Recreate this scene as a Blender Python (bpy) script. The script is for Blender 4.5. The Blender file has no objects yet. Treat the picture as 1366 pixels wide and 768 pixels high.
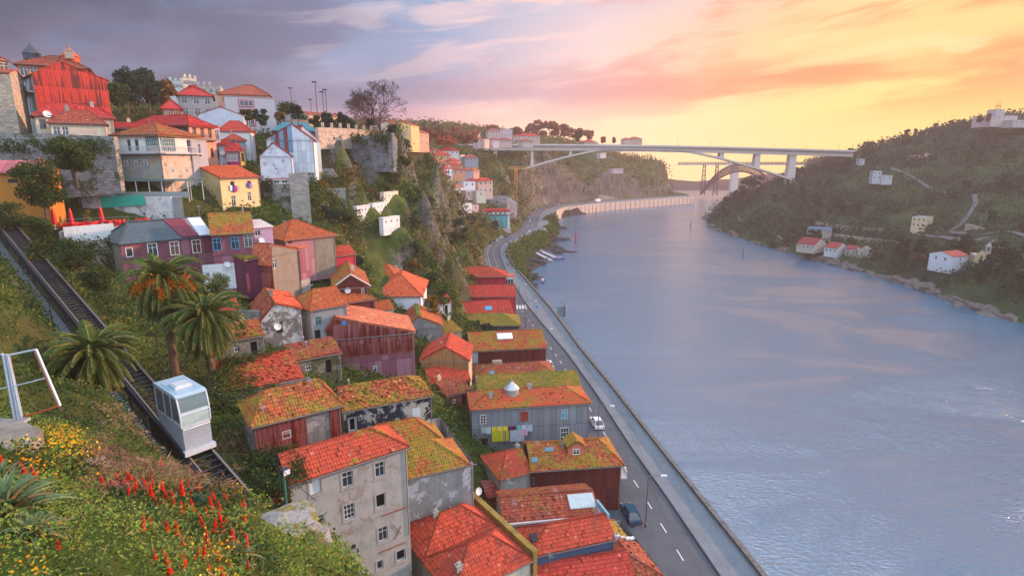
import bpy, math, random
import numpy as np
from mathutils import Vector, Matrix, noise as mn
random.seed(7); RNG = np.random.default_rng(7)
SC = bpy.context.scene; COL = SC.collection
R = math.radians
# ------------------------------------------------------------ camera model (photo pixels, 1366x768)
FPX = 750.0; PIT = R(12.7); CZ = 55.0
cP, sP = math.cos(PIT), math.sin(PIT)
def ray(px, py):
    x = (px-683)/FPX; y = -(py-384)/FPX
    return Vector((x, cP+sP*y, -sP+cP*y))
def PZ(px, py, z):
    d = ray(px, py); t = (z-CZ)/d.z; return Vector((d.x*t, d.y*t, z))
def PD(px, py, Y):
    d = ray(px, py); t = Y/d.y; return Vector((d.x*t, Y, CZ+d.z*t))
def PC(px, py, zc):
    d = ray(px, py); return Vector((d.x*zc, d.y*zc, CZ+d.z*zc))
def XatY(px, Y, z):            # x of pixel column px at world Y, height z
    return (px-683)/FPX*(cP*Y-sP*(z-CZ))
# ------------------------------------------------------------ tagging
def tag(o, label=None, cat=None, group=None, kind=None):
    if label: o['label'] = label
    if cat: o['category'] = cat
    if group: o['group'] = group
    if kind: o['kind'] = kind
    return o
def empty(name, loc, rz=0.0, label=None, cat=None, group=None):
    o = bpy.data.objects.new(name, None); COL.objects.link(o); o.empty_display_size = .3
    o.location = loc; o.rotation_euler = (0, 0, rz)
    return tag(o, label, cat, group)
def copy_tree(o, parent=None):
    c = o.copy(); COL.objects.link(c)
    if parent is not None: c.parent = parent
    for ch in list(o.children): copy_tree(ch, c)
    return c
# ------------------------------------------------------------ mesh builder
class MB:
    def __init__(s): s.v = []; s.f = []; s.uv = []; s.mi = []; s.M = None
    def face(s, pts, uv=None, mi=0):
        n = len(s.v); s.v += [tuple(p) for p in pts]; s.f.append(tuple(range(n, n+len(pts))))
        if uv is None:
            p0 = Vector(pts[0]); a = (Vector(pts[1])-p0)
            nn = Vector((0,0,0))
            for i in range(len(pts)): nn += Vector(pts[i]).cross(Vector(pts[(i+1)%len(pts)]))
            if nn.length < 1e-9: nn = Vector((0,0,1))
            nn.normalize()
            if abs(nn.z) > .98: eu = Vector((1,0,0)); ev = Vector((0,1,0))
            else: eu = Vector((0,0,1)).cross(nn).normalized(); ev = nn.cross(eu)
            uv = [(Vector(p).dot(eu), Vector(p).dot(ev)) for p in pts]
        s.uv += list(uv); s.mi.append(mi)
    def box(s, x0, y0, z0, x1, y1, z1, mi=0, T=None):
        c = [Vector(p) for p in ((x0,y0,z0),(x1,y0,z0),(x1,y1,z0),(x0,y1,z0),(x0,y0,z1),(x1,y0,z1),(x1,y1,z1),(x0,y1,z1))]
        if T is not None: c = [T @ p for p in c]
        for q in ((0,1,5,4),(1,2,6,5),(2,3,7,6),(3,0,4,7),(4,5,6,7),(3,2,1,0)): s.face([c[i] for i in q], mi=mi)
    def prism(s, poly, z0, z1, mi=0, mtop=None):      # poly = xy list ccw
        n = len(poly); mt = mi if mtop is None else mtop
        s.face([(x,y,z1) for x,y in poly], mi=mt); s.face([(x,y,z0) for x,y in poly[::-1]], mi=mi)
        for i in range(n):
            a = poly[i]; b = poly[(i+1)%n]; s.face([(a[0],a[1],z0),(b[0],b[1],z0),(b[0],b[1],z1),(a[0],a[1],z1)], mi=mi)
    def tube(s, pts, rad, n=6, mi=0, cap=True):
        pts = [Vector(p) for p in pts]; m = len(pts)
        rads = rad if isinstance(rad, (list, tuple)) else [rad]*m
        rings = []; up = Vector((0,0,1)); prev = None
        for i, p in enumerate(pts):
            d = (pts[min(i+1,m-1)]-pts[max(i-1,0)])
            d = d.normalized() if d.length > 1e-9 else Vector((0,0,1))
            if prev is None:
                a = d.cross(up)
                if a.length < .05: a = d.cross(Vector((1,0,0)))
            else: a = prev-d*prev.dot(d)
            a.normalize(); prev = a; b = d.cross(a)
            rings.append([p+(a*math.cos(t)+b*math.sin(t))*rads[i] for t in [2*math.pi*k/n for k in range(n)]])
        for i in range(m-1):
            for k in range(n):
                q = (k+1)%n; s.face([rings[i][k], rings[i][q], rings[i+1][q], rings[i+1][k]], uv=[(0,0)]*4, mi=mi)
        if cap:
            s.face(rings[0][::-1], uv=[(0,0)]*n, mi=mi); s.face(rings[-1], uv=[(0,0)]*n, mi=mi)
    def lathe(s, c, prof, n=12, mi=0, T=None):        # prof = [(r,z)]
        rs = []
        for r, z in prof:
            ring = [Vector((c[0]+r*math.cos(2*math.pi*k/n), c[1]+r*math.sin(2*math.pi*k/n), c[2]+z)) for k in range(n)]
            if T is not None: ring = [T @ p for p in ring]
            rs.append(ring)
        for i in range(len(rs)-1):
            for k in range(n):
                q = (k+1)%n; s.face([rs[i][k], rs[i][q], rs[i+1][q], rs[i+1][k]], mi=mi)
    def add_np(s, V, F, UV=None, mi=0):
        n = len(s.v); s.v += [tuple(p) for p in V.tolist()]
        s.f += [tuple(i+n for i in q) for q in F.tolist()]
        s.uv += [tuple(q) for q in (UV.tolist() if UV is not None else [(0,0)]*F.size)]
        s.mi += [mi]*len(F)
    def build(s, name, mats, parent=None, smooth=False, label=None):
        me = bpy.data.meshes.new(name); me.from_pydata(s.v, [], s.f)
        if not isinstance(mats, (list, tuple)): mats = [mats]
        for m in mats: me.materials.append(m)
        uvl = me.uv_layers.new(name='uv'); uvl.data.foreach_set('uv', np.array(s.uv, dtype=np.float32).ravel())
        if len(mats) > 1: me.polygons.foreach_set('material_index', np.array(s.mi, dtype=np.int32))
        if smooth: me.polygons.foreach_set('use_smooth', np.ones(len(me.polygons), dtype=bool))
        o = bpy.data.objects.new(name, me); COL.objects.link(o)
        if parent is not None: o.parent = parent
        if label: o['label'] = label
        return o
def np_mesh(name, V, F, mats, parent=None, smooth=False, mi=None, uv=None):
    me = bpy.data.meshes.new(name); V = np.asarray(V, dtype=np.float32); F = np.asarray(F, dtype=np.int32)
    k = F.shape[1]; me.vertices.add(len(V)); me.vertices.foreach_set('co', V.ravel())
    me.loops.add(F.size); me.loops.foreach_set('vertex_index', F.ravel())
    me.polygons.add(len(F)); me.polygons.foreach_set('loop_start', np.arange(0, F.size, k, dtype=np.int32))
    if not isinstance(mats, (list, tuple)): mats = [mats]
    for m in mats: me.materials.append(m)
    if mi is not None: me.polygons.foreach_set('material_index', np.asarray(mi, dtype=np.int32))
    if uv is not None:
        l = me.uv_layers.new(name='uv'); l.data.foreach_set('uv', np.asarray(uv, dtype=np.float32).ravel())
    me.polygons.foreach_set('use_smooth', np.full(len(F), smooth, dtype=bool))
    me.update(calc_edges=True); me.validate()
    o = bpy.data.objects.new(name, me); COL.objects.link(o)
    if parent is not None: o.parent = parent
    return o
# ------------------------------------------------------------ materials
class NT:
    def __init__(s, name):
        s.m = bpy.data.materials.new(name); s.m.use_nodes = True; s.t = s.m.node_tree; s.n = s.t.nodes
        s.b = s.n['Principled BSDF']; s._c = {}
    def link(s, a, b): s.t.links.new(a, b)
    def inp(s, sock, v):
        if isinstance(v, bpy.types.NodeSocket): s.link(v, sock)
        elif v is not None:
            if sock.type == 'RGBA' and len(v) == 3: v = (*v, 1)
            sock.default_value = v
    def coord(s, kind='pos'):
        if kind not in s._c:
            if kind == 'pos': s._c[kind] = s.n.new('ShaderNodeNewGeometry').outputs['Position']
            else: s._c[kind] = s.n.new('ShaderNodeTexCoord').outputs[{'uv':'UV','obj':'Object'}[kind]]
        return s._c[kind]
    def scale(s, v, sc, loc=(0,0,0)):
        q = s.n.new('ShaderNodeMapping'); s.link(v, q.inputs[0]); q.inputs['Scale'].default_value = sc; q.inputs['Location'].default_value = loc; return q.outputs[0]
    def noise(s, v, sc=1.0, det=3, rough=.55, dist=0.0):
        q = s.n.new('ShaderNodeTexNoise'); s.link(v, q.inputs['Vector']); q.inputs['Scale'].default_value = sc
        q.inputs['Detail'].default_value = det; q.inputs['Roughness'].default_value = rough; q.inputs['Distortion'].default_value = dist; return q.outputs['Fac']
    def vor(s, v, sc=1.0, out='Distance', feat='F1'):
        q = s.n.new('ShaderNodeTexVoronoi'); q.feature = feat; s.link(v, q.inputs['Vector']); q.inputs['Scale'].default_value = sc; return q.outputs[out]
    def wn(s, v):
        q = s.n.new('ShaderNodeTexWhiteNoise'); q.noise_dimensions = '3D'; s.link(v, q.inputs['Vector']); return q.outputs['Value']
    def math(s, op, a, b=None, c=None, clamp=False):
        q = s.n.new('ShaderNodeMath'); q.operation = op; q.use_clamp = clamp
        s.inp(q.inputs[0], a); s.inp(q.inputs[1], b)
        if c is not None: s.inp(q.inputs[2], c)
        return q.outputs[0]
    def vmath(s, op, a, b=None):
        q = s.n.new('ShaderNodeVectorMath'); q.operation = op; s.inp(q.inputs[0], a)
        if b is not None: s.inp(q.inputs[1], b)
        return q.outputs[0]
    def ramp(s, f, lo, hi):                     # smoothstep lo..hi
        q = s.n.new('ShaderNodeMapRange'); q.interpolation_type = 'SMOOTHSTEP'; s.link(f, q.inputs['Value'])
        q.inputs['From Min'].default_value = lo; q.inputs['From Max'].default_value = hi; return q.outputs[0]
    def mix(s, f, a, b, bt='MIX'):
        q = s.n.new('ShaderNodeMix'); q.data_type = 'RGBA'; q.blend_type = bt
        s.inp(q.inputs[0], f); s.inp(q.inputs[6], a); s.inp(q.inputs[7], b); return q.outputs[2]
    def sep(s, v):
        q = s.n.new('ShaderNodeSeparateXYZ'); s.link(v, q.inputs[0]); return q.outputs
    def comb(s, x, y, z=0.0):
        q = s.n.new('ShaderNodeCombineXYZ'); s.inp(q.inputs[0], x); s.inp(q.inputs[1], y); s.inp(q.inputs[2], z); return q.outputs[0]
    def bump(s, h, st=.3, dist=.05, nrm=None):
        q = s.n.new('ShaderNodeBump'); s.link(h, q.inputs['Height']); q.inputs['Strength'].default_value = st; q.inputs['Distance'].default_value = dist
        if nrm is not None: s.link(nrm, q.inputs['Normal'])
        return q.outputs[0]
    def done(s, col, rough=.8, nrm=None, metal=0.0, spec=.3):
        s.inp(s.b.inputs['Base Color'], col); s.inp(s.b.inputs['Roughness'], rough); s.inp(s.b.inputs['Metallic'], metal)
        s.b.inputs['Specular IOR Level'].default_value = spec
        if nrm is not None: s.link(nrm, s.b.inputs['Normal'])
        return s.m
MC = {}
def cached(fn):
    def w(*a, **kw):
        k = (fn.__name__,)+a+tuple(kw.items())
        if k not in MC: MC[k] = fn(*a, **kw)
        return MC[k]
    return w
def mul(c, k): return tuple(min(1, x*k) for x in c)
@cached
def m_plain(c, rough=.6, metal=0.0):
    q = NT('paint'); f = q.noise(q.coord('pos'), 2.5, 4)
    return q.done(q.mix(f, mul(c,.8), mul(c,1.15)), rough, None, metal)
@cached
def m_tile(c, c2, moss=0.0, mcol=(.20,.19,.03), dirt=.35):
    q = NT('roof_tiles'); uv = q.coord('uv'); P = q.coord('pos'); s = q.sep(uv)
    tu = q.math('DIVIDE', s[0], .26); tv = q.math('DIVIDE', s[1], .40)
    idv = q.comb(q.math('FLOOR', tu), q.math('FLOOR', tv), 3.0)
    w = q.wn(idv); w2 = q.wn(q.vmath('ADD', idv, (17.3, 5.1, 2.2)))
    base = q.mix(w, c, c2)
    base = q.mix(q.math('GREATER_THAN', w2, .96), base, mul(c, .45))
    base = q.mix(q.math('MULTIPLY', q.math('LESS_THAN', w2, .03), .6), base, (min(1,c[0]*1.25), min(1,c[1]*2.2+.06), min(1,c[2]*2.5+.06)))
    big = q.noise(P, .55, 5, .65)
    base = q.mix(q.math('MULTIPLY', q.ramp(big, .45, .75), dirt), base, (.085,.055,.04))
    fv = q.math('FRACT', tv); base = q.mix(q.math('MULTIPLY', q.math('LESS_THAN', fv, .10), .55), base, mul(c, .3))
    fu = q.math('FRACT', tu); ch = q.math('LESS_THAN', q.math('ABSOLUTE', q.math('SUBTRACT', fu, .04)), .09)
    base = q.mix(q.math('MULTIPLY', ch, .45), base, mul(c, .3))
    if moss > 0:
        n1 = q.noise(P, .33, 5, .7); n2 = q.noise(P, 3.2, 4, .7)
        f = q.math('ADD', q.math('MULTIPLY', n1, .55), q.math('MULTIPLY', n2, .45))
        th = .65-.23*moss
        mk = q.ramp(f, th-.02, th+.04)
        mc = q.mix(q.noise(P, 5.0, 3), mul(mcol,.35), mul(mcol,1.5)); mc = q.mix(q.ramp(q.noise(P, 1.1, 4), .48, .60), mc, (.30,.17,.02)); mc = q.mix(q.ramp(q.noise(P, 2.3, 4, .7), .55, .65), mc, (.05,.07,.015))
        base = q.mix(q.math('MULTIPLY', mk, .9), base, mc)
    hb = q.math('ADD', q.math('ABSOLUTE', q.math('SINE', q.math('MULTIPLY', tu, math.pi))), q.math('MULTIPLY', q.math('SUBTRACT', 1.0, fv), .6))
    return q.done(base, .75, q.bump(q.math('ADD', hb, q.math('MULTIPLY', q.noise(P, 9, 3), .5)), .45, .04), spec=.25)
@cached
def m_plaster(c, stain=(.12,.11,.10), amt=.5, patch=None, pa=0.0):
    q = NT('plaster'); P = q.coord('pos'); uv = q.coord('uv')
    a = q.noise(P, .7, 6, .68); st = q.noise(q.scale(P, (1.8,1.8,.22)), 1.0, 5, .7); fine = q.noise(P, 6, 4, .6)
    col = q.mix(fine, mul(c,.82), mul(c,1.12))
    col = q.mix(q.math('MULTIPLY', q.ramp(a, .42, .75), amt*.9), col, stain)
    col = q.mix(q.math('MULTIPLY', q.ramp(st, .50, .74), amt), col, mul(stain, 1.2))
    v = q.sep(uv)[1]
    if patch:
        pn = q.noise(P, .55, 7, .72, .3); col = q.mix(q.ramp(pn, .64-.28*pa, .66-.28*pa), col, q.mix(fine, mul(patch,.6), mul(patch,1.3)))
    return q.done(col, .9, q.bump(q.math('ADD', a, q.math('MULTIPLY', fine, .6)), .35, .06), spec=.2)
@cached
def m_stone(c=(.24,.22,.20), bw=.75, bh=.36, mortar=(.10,.095,.09), green=0.0):
    q = NT('masonry'); uv = q.coord('uv'); P = q.coord('pos')
    ds = q.vmath('MULTIPLY', q.comb(q.noise(P, .9, 3), q.noise(q.scale(P,(1,1,1),(7,3,1)), .9, 3), 0.0), (.35,.25,0))
    b = q.n.new('ShaderNodeTexBrick'); q.link(q.vmath('ADD', uv, ds), b.inputs['Vector']); b.inputs['Scale'].default_value = 1
    b.inputs['Brick Width'].default_value = bw; b.inputs['Row Height'].default_value = bh; b.inputs['Mortar Size'].default_value = .03
    b.inputs['Color1'].default_value = (*mul(c,1.3),1); b.inputs['Color2'].default_value = (*mul(c,.62),1); b.inputs['Mortar'].default_value = (*mortar,1)
    n = q.noise(P, .8, 6, .7); f = q.noise(P, 7, 4, .65)
    col = q.mix(q.math('MULTIPLY', q.ramp(n, .4, .7), .5), b.outputs['Color'], mul(c,.45)); col = q.mix(q.math('MULTIPLY', f, .5), col, mul(c,1.2))
    if green > 0: col = q.mix(q.math('MULTIPLY', q.ramp(q.noise(P, .5, 6, .7), .62-.25*green, .72-.25*green), .85), col, q.mix(f, (.02,.04,.012), (.07,.10,.03)))
    h = q.math('ADD', q.math('MULTIPLY', b.outputs['Fac'], -1.0), f)
    return q.done(col, .92, q.bump(h, .7, .08), spec=.15)
@cached
def m_corr(c, rust=(.20,.045,.018), amt=.5, c2=None, per=.14, sw=.9, sh=2.6):
    q = NT('corrugated_sheet'); uv = q.coord('uv'); P = q.coord('pos'); s = q.sep(uv)
    sid = q.comb(q.math('FLOOR', q.math('DIVIDE', s[0], sw)), q.math('FLOOR', q.math('DIVIDE', s[1], sh)), 1.0); w = q.wn(sid)
    base = q.mix(w, mul(c,.82), mul(c,1.15))
    if c2: base = q.mix(q.math('GREATER_THAN', q.wn(q.vmath('ADD', sid, (3.3,8.8,1))), .6), base, c2)
    st = q.noise(q.scale(P, (2.6,2.6,.16)), 1.0, 6, .75); fine = q.noise(q.scale(P, (7,7,1.2)), 1, 4, .7)
    fv = q.math('FRACT', q.math('DIVIDE', s[1], sh))
    k = q.math('ADD', st, q.math('MULTIPLY', q.math('SUBTRACT', .5, fv), .12)); k = q.math('ADD', k, q.math('MULTIPLY', q.math('SUBTRACT', w, .5), .22))
    rc = q.mix(fine, mul(rust,.25), mul(rust,1.7))
    col = q.mix(q.ramp(k, .72-.42*amt, .86-.42*amt), base, rc)
    col = q.mix(q.math('MULTIPLY', q.math('LESS_THAN', fv, .018), .7), col, (.02,.01,.01))
    fs = q.math('FRACT', q.math('DIVIDE', s[0], sw)); col = q.mix(q.math('MULTIPLY', q.math('LESS_THAN', fs, .05), .5), col, (.02,.01,.01))
    h = q.math('SINE', q.math('MULTIPLY', s[0], 2*math.pi/per))
    return q.done(col, .65, q.bump(q.math('ADD', h, q.math('MULTIPLY', fine, .5)), .8, .03), 0.0, .3)
@cached
def m_slate(c=(.05,.055,.07)):
    q = NT('slate'); uv = q.coord('uv'); b = q.n.new('ShaderNodeTexBrick'); q.link(uv, b.inputs['Vector']); b.inputs['Scale'].default_value = 1
    b.inputs['Brick Width'].default_value = .45; b.inputs['Row Height'].default_value = .3; b.inputs['Mortar Size'].default_value = .012
    b.inputs['Color1'].default_value = (*mul(c,1.4),1); b.inputs['Color2'].default_value = (*mul(c,.7),1); b.inputs['Mortar'].default_value = (*mul(c,.3),1)
    n = q.noise(q.coord('pos'), .8, 5, .7)
    return q.done(q.mix(n, b.outputs['Color'], mul(c,1.3)), .6, q.bump(b.outputs['Fac'], .4, .02))
@cached
def m_wood(c=(.22,.11,.05), pw=.18):
    q = NT('planks'); uv = q.coord('uv'); s = q.sep(uv); P = q.coord('pos'); t = q.math('DIVIDE', s[0], pw)
    w = q.wn(q.comb(q.math('FLOOR', t), 0.0, 2.0)); g = q.noise(q.scale(P, (6,6,.5)), 1, 5, .7)
    col = q.mix(w, mul(c,.75), mul(c,1.25)); col = q.mix(q.ramp(g,.4,.75), col, mul(c,.45))
    gap = q.math('LESS_THAN', q.math('FRACT', t), .08); col = q.mix(gap, col, mul(c,.2))
    return q.done(col, .8, q.bump(gap, -.5, .03))
@cached
def m_leaf(c, c2, dry=(.22,.15,.03), dryp=.04, tl=.25):
    q = NT('foliage'); g = q.n.new('ShaderNodeNewGeometry').outputs['Random Per Island']; P = q.coord('pos')
    col = q.mix(g, c, c2); col = q.mix(q.ramp(q.noise(P, .6, 3), .35, .7), col, mul(c2, .75))
    col = q.mix(q.math('LESS_THAN', q.wn(q.comb(g, g, g)), dryp), col, dry)
    tr = q.n.new('ShaderNodeBsdfTranslucent'); ms = q.n.new('ShaderNodeMixShader'); ms.inputs[0].default_value = tl
    q.link(col, tr.inputs[0]); q.link(q.b.outputs[0], ms.inputs[1]); q.link(tr.outputs[0], ms.inputs[2])
    q.link(ms.outputs[0], q.n['Material Output'].inputs[0])
    return q.done(col, .75, spec=.08)
@cached
def m_glass(c=(.03,.04,.05)):
    q = NT('window_glass'); f = q.noise(q.coord('pos'), 1.3, 2); return q.done(q.mix(f, mul(c,.4), mul(c,1.6)), .08, spec=.8)
@cached
def m_bark(c=(.10,.075,.055)):
    q = NT('bark'); P = q.coord('pos'); n = q.noise(q.scale(P,(6,6,1.5)), 1, 5, .7)
    return q.done(q.mix(n, mul(c,.4), mul(c,1.7)), .9, q.bump(n, .7, .04))
@cached
def m_metal(c=(.35,.36,.38), rough=.4):
    q = NT('metal'); n = q.noise(q.coord('pos'), 5, 4); return q.done(q.mix(n, mul(c,.75), mul(c,1.1)), rough, None, .7)
def m_emit(c, st):
    q = NT('lit_lamp'); q.b.inputs['Emission Color'].default_value = (*c,1); q.b.inputs['Emission Strength'].default_value = st
    return q.done(c, .5)
WHITE = (.72,.71,.68)
M_WOODW = m_plain((.62,.62,.60), .5)
M_GLASS = m_glass(); M_DARK = m_plain((.012,.011,.012), .9)
M_GRAN = m_plaster((.34,.32,.30), (.16,.15,.14), .4)
# ------------------------------------------------------------ tiled roof patches
def in_poly(U, V, poly):
    m = np.ones(U.shape, bool); n = len(poly)
    for i in range(n):
        a = poly[i]; b = poly[(i+1)%n]
        m &= ((b[0]-a[0])*(V-a[1])-(b[1]-a[1])*(U-a[0])) >= -1e-4
    return m
def tile_patch(mb, poly, lod, mi=0, thick=.14, rag=0.0):
    P = [Vector(p) for p in poly]; nn = Vector((0,0,0))
    for i in range(len(P)): nn += P[i].cross(P[(i+1)%len(P)])
    if nn.z < 0: P = P[::-1]; nn = -nn
    nn.normalize()
    eu = Vector((0,0,1)).cross(nn)
    eu = eu.normalized() if eu.length > 1e-3 else Vector((1,0,0))
    ev = nn.cross(eu); O = P[0]
    p2 = [((p-O).dot(eu), (p-O).dot(ev)) for p in P]
    u0 = min(q[0] for q in p2); u1 = max(q[0] for q in p2); v0 = min(q[1] for q in p2); v1 = max(q[1] for q in p2)
    # slab under the tiles
    off = nn*(-.02); top = [p+off for p in P]; bot = [p-Vector((0,0,thick)) for p in P]
    if lod >= 2: top = P
    base = O.dot(eu), O.dot(ev)
    mb.face(top, uv=[(q[0]-u0, q[1]-v0) for q in p2], mi=mi)
    mb.face(bot[::-1], mi=mi)
    for i in range(len(P)):
        j = (i+1)%len(P); mb.face([bot[i], bot[j], top[j], top[i]], mi=mi)
    if lod >= 2: return
    p = .26; c = .40; ns = 4 if lod == 0 else 2
    nc = max(1, int(math.ceil((v1-v0)/c))); nt = max(1, int(math.ceil((u1-u0)/p)))
    us = u0+np.arange(nt*ns+1)*(p/ns); rows = []
    for k in range(nc): rows += [(v0+k*c, .050), (v0+(k+1)*c, .012)]
    vs = np.array([r[0] for r in rows]); lip = np.array([r[1] for r in rows])
    vs = np.minimum(vs, v1)
    ph = (np.arange(nt*ns+1) % ns)/ns
    prof = .055*np.abs(np.cos(math.pi*ph)) if ns == 4 else .05*(ph == 0)
    tid = np.minimum(np.arange(nt*ns+1)//ns, nt-1)
    jit = RNG.normal(0, .011+.02*rag, (nc, nt)); jr = np.repeat(jit, 2, 0)[:, tid]
    UU, VV = np.meshgrid(us, vs)
    H = lip[:,None]+prof[None,:]+jr
    H = H+.05*np.sin(UU*.55+O.x)*np.sin(VV*.7+O.y)+.05
    VV2 = VV+RNG.normal(0, .012+.03*rag, (nc, nt)).repeat(2, 0)[:, tid]
    pts = np.array(O)[None,None,:]+UU[...,None]*np.array(eu)+VV2[...,None]*np.array(ev)+H[...,None]*np.array(nn)
    nr, ncl = UU.shape; idx = np.arange(nr*ncl).reshape(nr, ncl)
    F = np.stack([idx[:-1,:-1], idx[:-1,1:], idx[1:,1:], idx[1:,:-1]], -1).reshape(-1,4)
    cu = ((UU[:-1,:-1]+UU[:-1,1:])/2).ravel(); cv = ((VV[:-1,:-1]+VV[1:,:-1])/2).ravel()
    keep = in_poly(cu, cv, p2)
    if rag > 0:
        tk = (RNG.random((nc, nt)) > rag*.06).repeat(2, 0)[:, tid]; keep &= tk[:-1,:-1].ravel()
    F = F[keep]
    UV = np.stack([UU-u0, VV-v0+.0], -1).reshape(-1,2)
    rowk = (np.arange(nr)//2)[:,None]*np.ones((1,ncl)); UV[:,1] = np.clip(UV[:,1], (rowk*c+.002).ravel(), ((rowk+1)*c-.002).ravel())
    used, inv = np.unique(F, return_inverse=True)
    mb.add_np(pts.reshape(-1,3)[used], inv.reshape(-1,4), UV[F.ravel()], mi)
def cap_run(mb, a, b, rad=.13, mi=0, lod=0):
    a = Vector(a); b = Vector(b); L = (b-a).length
    if L < .2: return
    if lod >= 1: mb.tube([a,b], rad, 5, mi); return
    n = max(1, int(L/.42)); d = (b-a)/n
    for i in range(n):
        p = a+d*i; jx = Vector((random.uniform(-.015,.015), random.uniform(-.015,.015), random.uniform(-.01,.02)))
        mb.tube([p+jx, p+d*1.04+jx], [rad*1.06, rad*.9], 6, mi)
FOOT = []      # footprints (xy polygons) for the vegetation to avoid, with base z
BASEPTS = []   # terrain hints
def roof_def(x0,y0,x1,y1,ze,kind,rise,a,b,r,dl,dr,ov):
    """-> list of (poly, ) roof planes; list of ridge lines"""
    W = x1-x0; D = y1-y0; P = []; Rg = []
    if kind == 'hx':
        yr = y0+r*D; sf = rise/max(.3, yr-y0); zl = ze-ov*sf; og = .12
        xa = x0+a if a > 0 else x0-og; xb = x1-b if b > 0 else x1+og
        xl = x0-ov if a > 0 else x0-og; xr = x1+ov if b > 0 else x1+og
        A = (xl,y0-ov,zl); B = (xr,y0-ov,zl); C = (xr,y1+ov,zl); E = (xl,y1+ov,zl); r0 = (xa,yr,ze+rise); r1 = (xb,yr,ze+rise)
        P += [[A,B,r1,r0], [C,E,r0,r1]]
        if a > 0: P.append([E,A,r0]); Rg += [(A,r0),(E,r0)]
        if b > 0: P.append([B,C,r1]); Rg += [(B,r1),(C,r1)]
        Rg.append((r0,r1))
    elif kind == 'hy':
        xr_ = x0+r*W; sl = (rise-dl)/max(.3,xr_-x0); sr = (rise-dr)/max(.3,x1-xr_); og = .12
        zl = ze+dl-ov*sl; zr = ze+dr-ov*sr
        if a > 0 or b > 0: zl = zr = min(zl, zr)
        ya = y0+a if a > 0 else y0-og; yb = y1-b if b > 0 else y1+og
        yl = y0-ov if a > 0 else y0-og; yh = y1+ov if b > 0 else y1+og
        A = (x0-ov,yl,zl); B = (x1+ov,yl,zr); C = (x1+ov,yh,zr); E = (x0-ov,yh,zl); r0 = (xr_,ya,ze+rise); r1 = (xr_,yb,ze+rise)
        if r > .01: P.append([E,A,r0,r1])
        if r < .99: P.append([B,C,r1,r0])
        if a > 0: P.append([A,B,r0]); Rg += [(A,r0),(B,r0)]
        if b > 0: P.append([C,E,r1]); Rg += [(C,r1),(E,r1)]
        Rg.append((r0,r1))
    elif kind == 'sx':     # mono pitch down to the front
        s = rise/D; P.append([(x0-.12,y0-ov,ze-ov*s),(x1+.12,y0-ov,ze-ov*s),(x1+.12,y1+.12,ze+rise),(x0-.12,y1+.12,ze+rise)])
    elif kind == 'py':     # pyramid
        c = ((x0+x1)/2,(y0+y1)/2,ze+rise); s = rise/(min(W,D)/2); zl = ze-ov*s
        Q = [(x0-ov,y0-ov,zl),(x1+ov,y0-ov,zl),(x1+ov,y1+ov,zl),(x0-ov,y1+ov,zl)]
        for i in range(4): P.append([Q[i],Q[(i+1)%4],c]); Rg.append((Q[i],c))
    elif kind == 'flat':
        P.append([(x0-.1,y0-.1,ze+.05),(x1+.1,y0-.1,ze+.05),(x1+.1,y1+.1,ze+.06),(x0-.1,y1+.1,ze+.06)])
    return P, Rg
class House: pass
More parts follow.
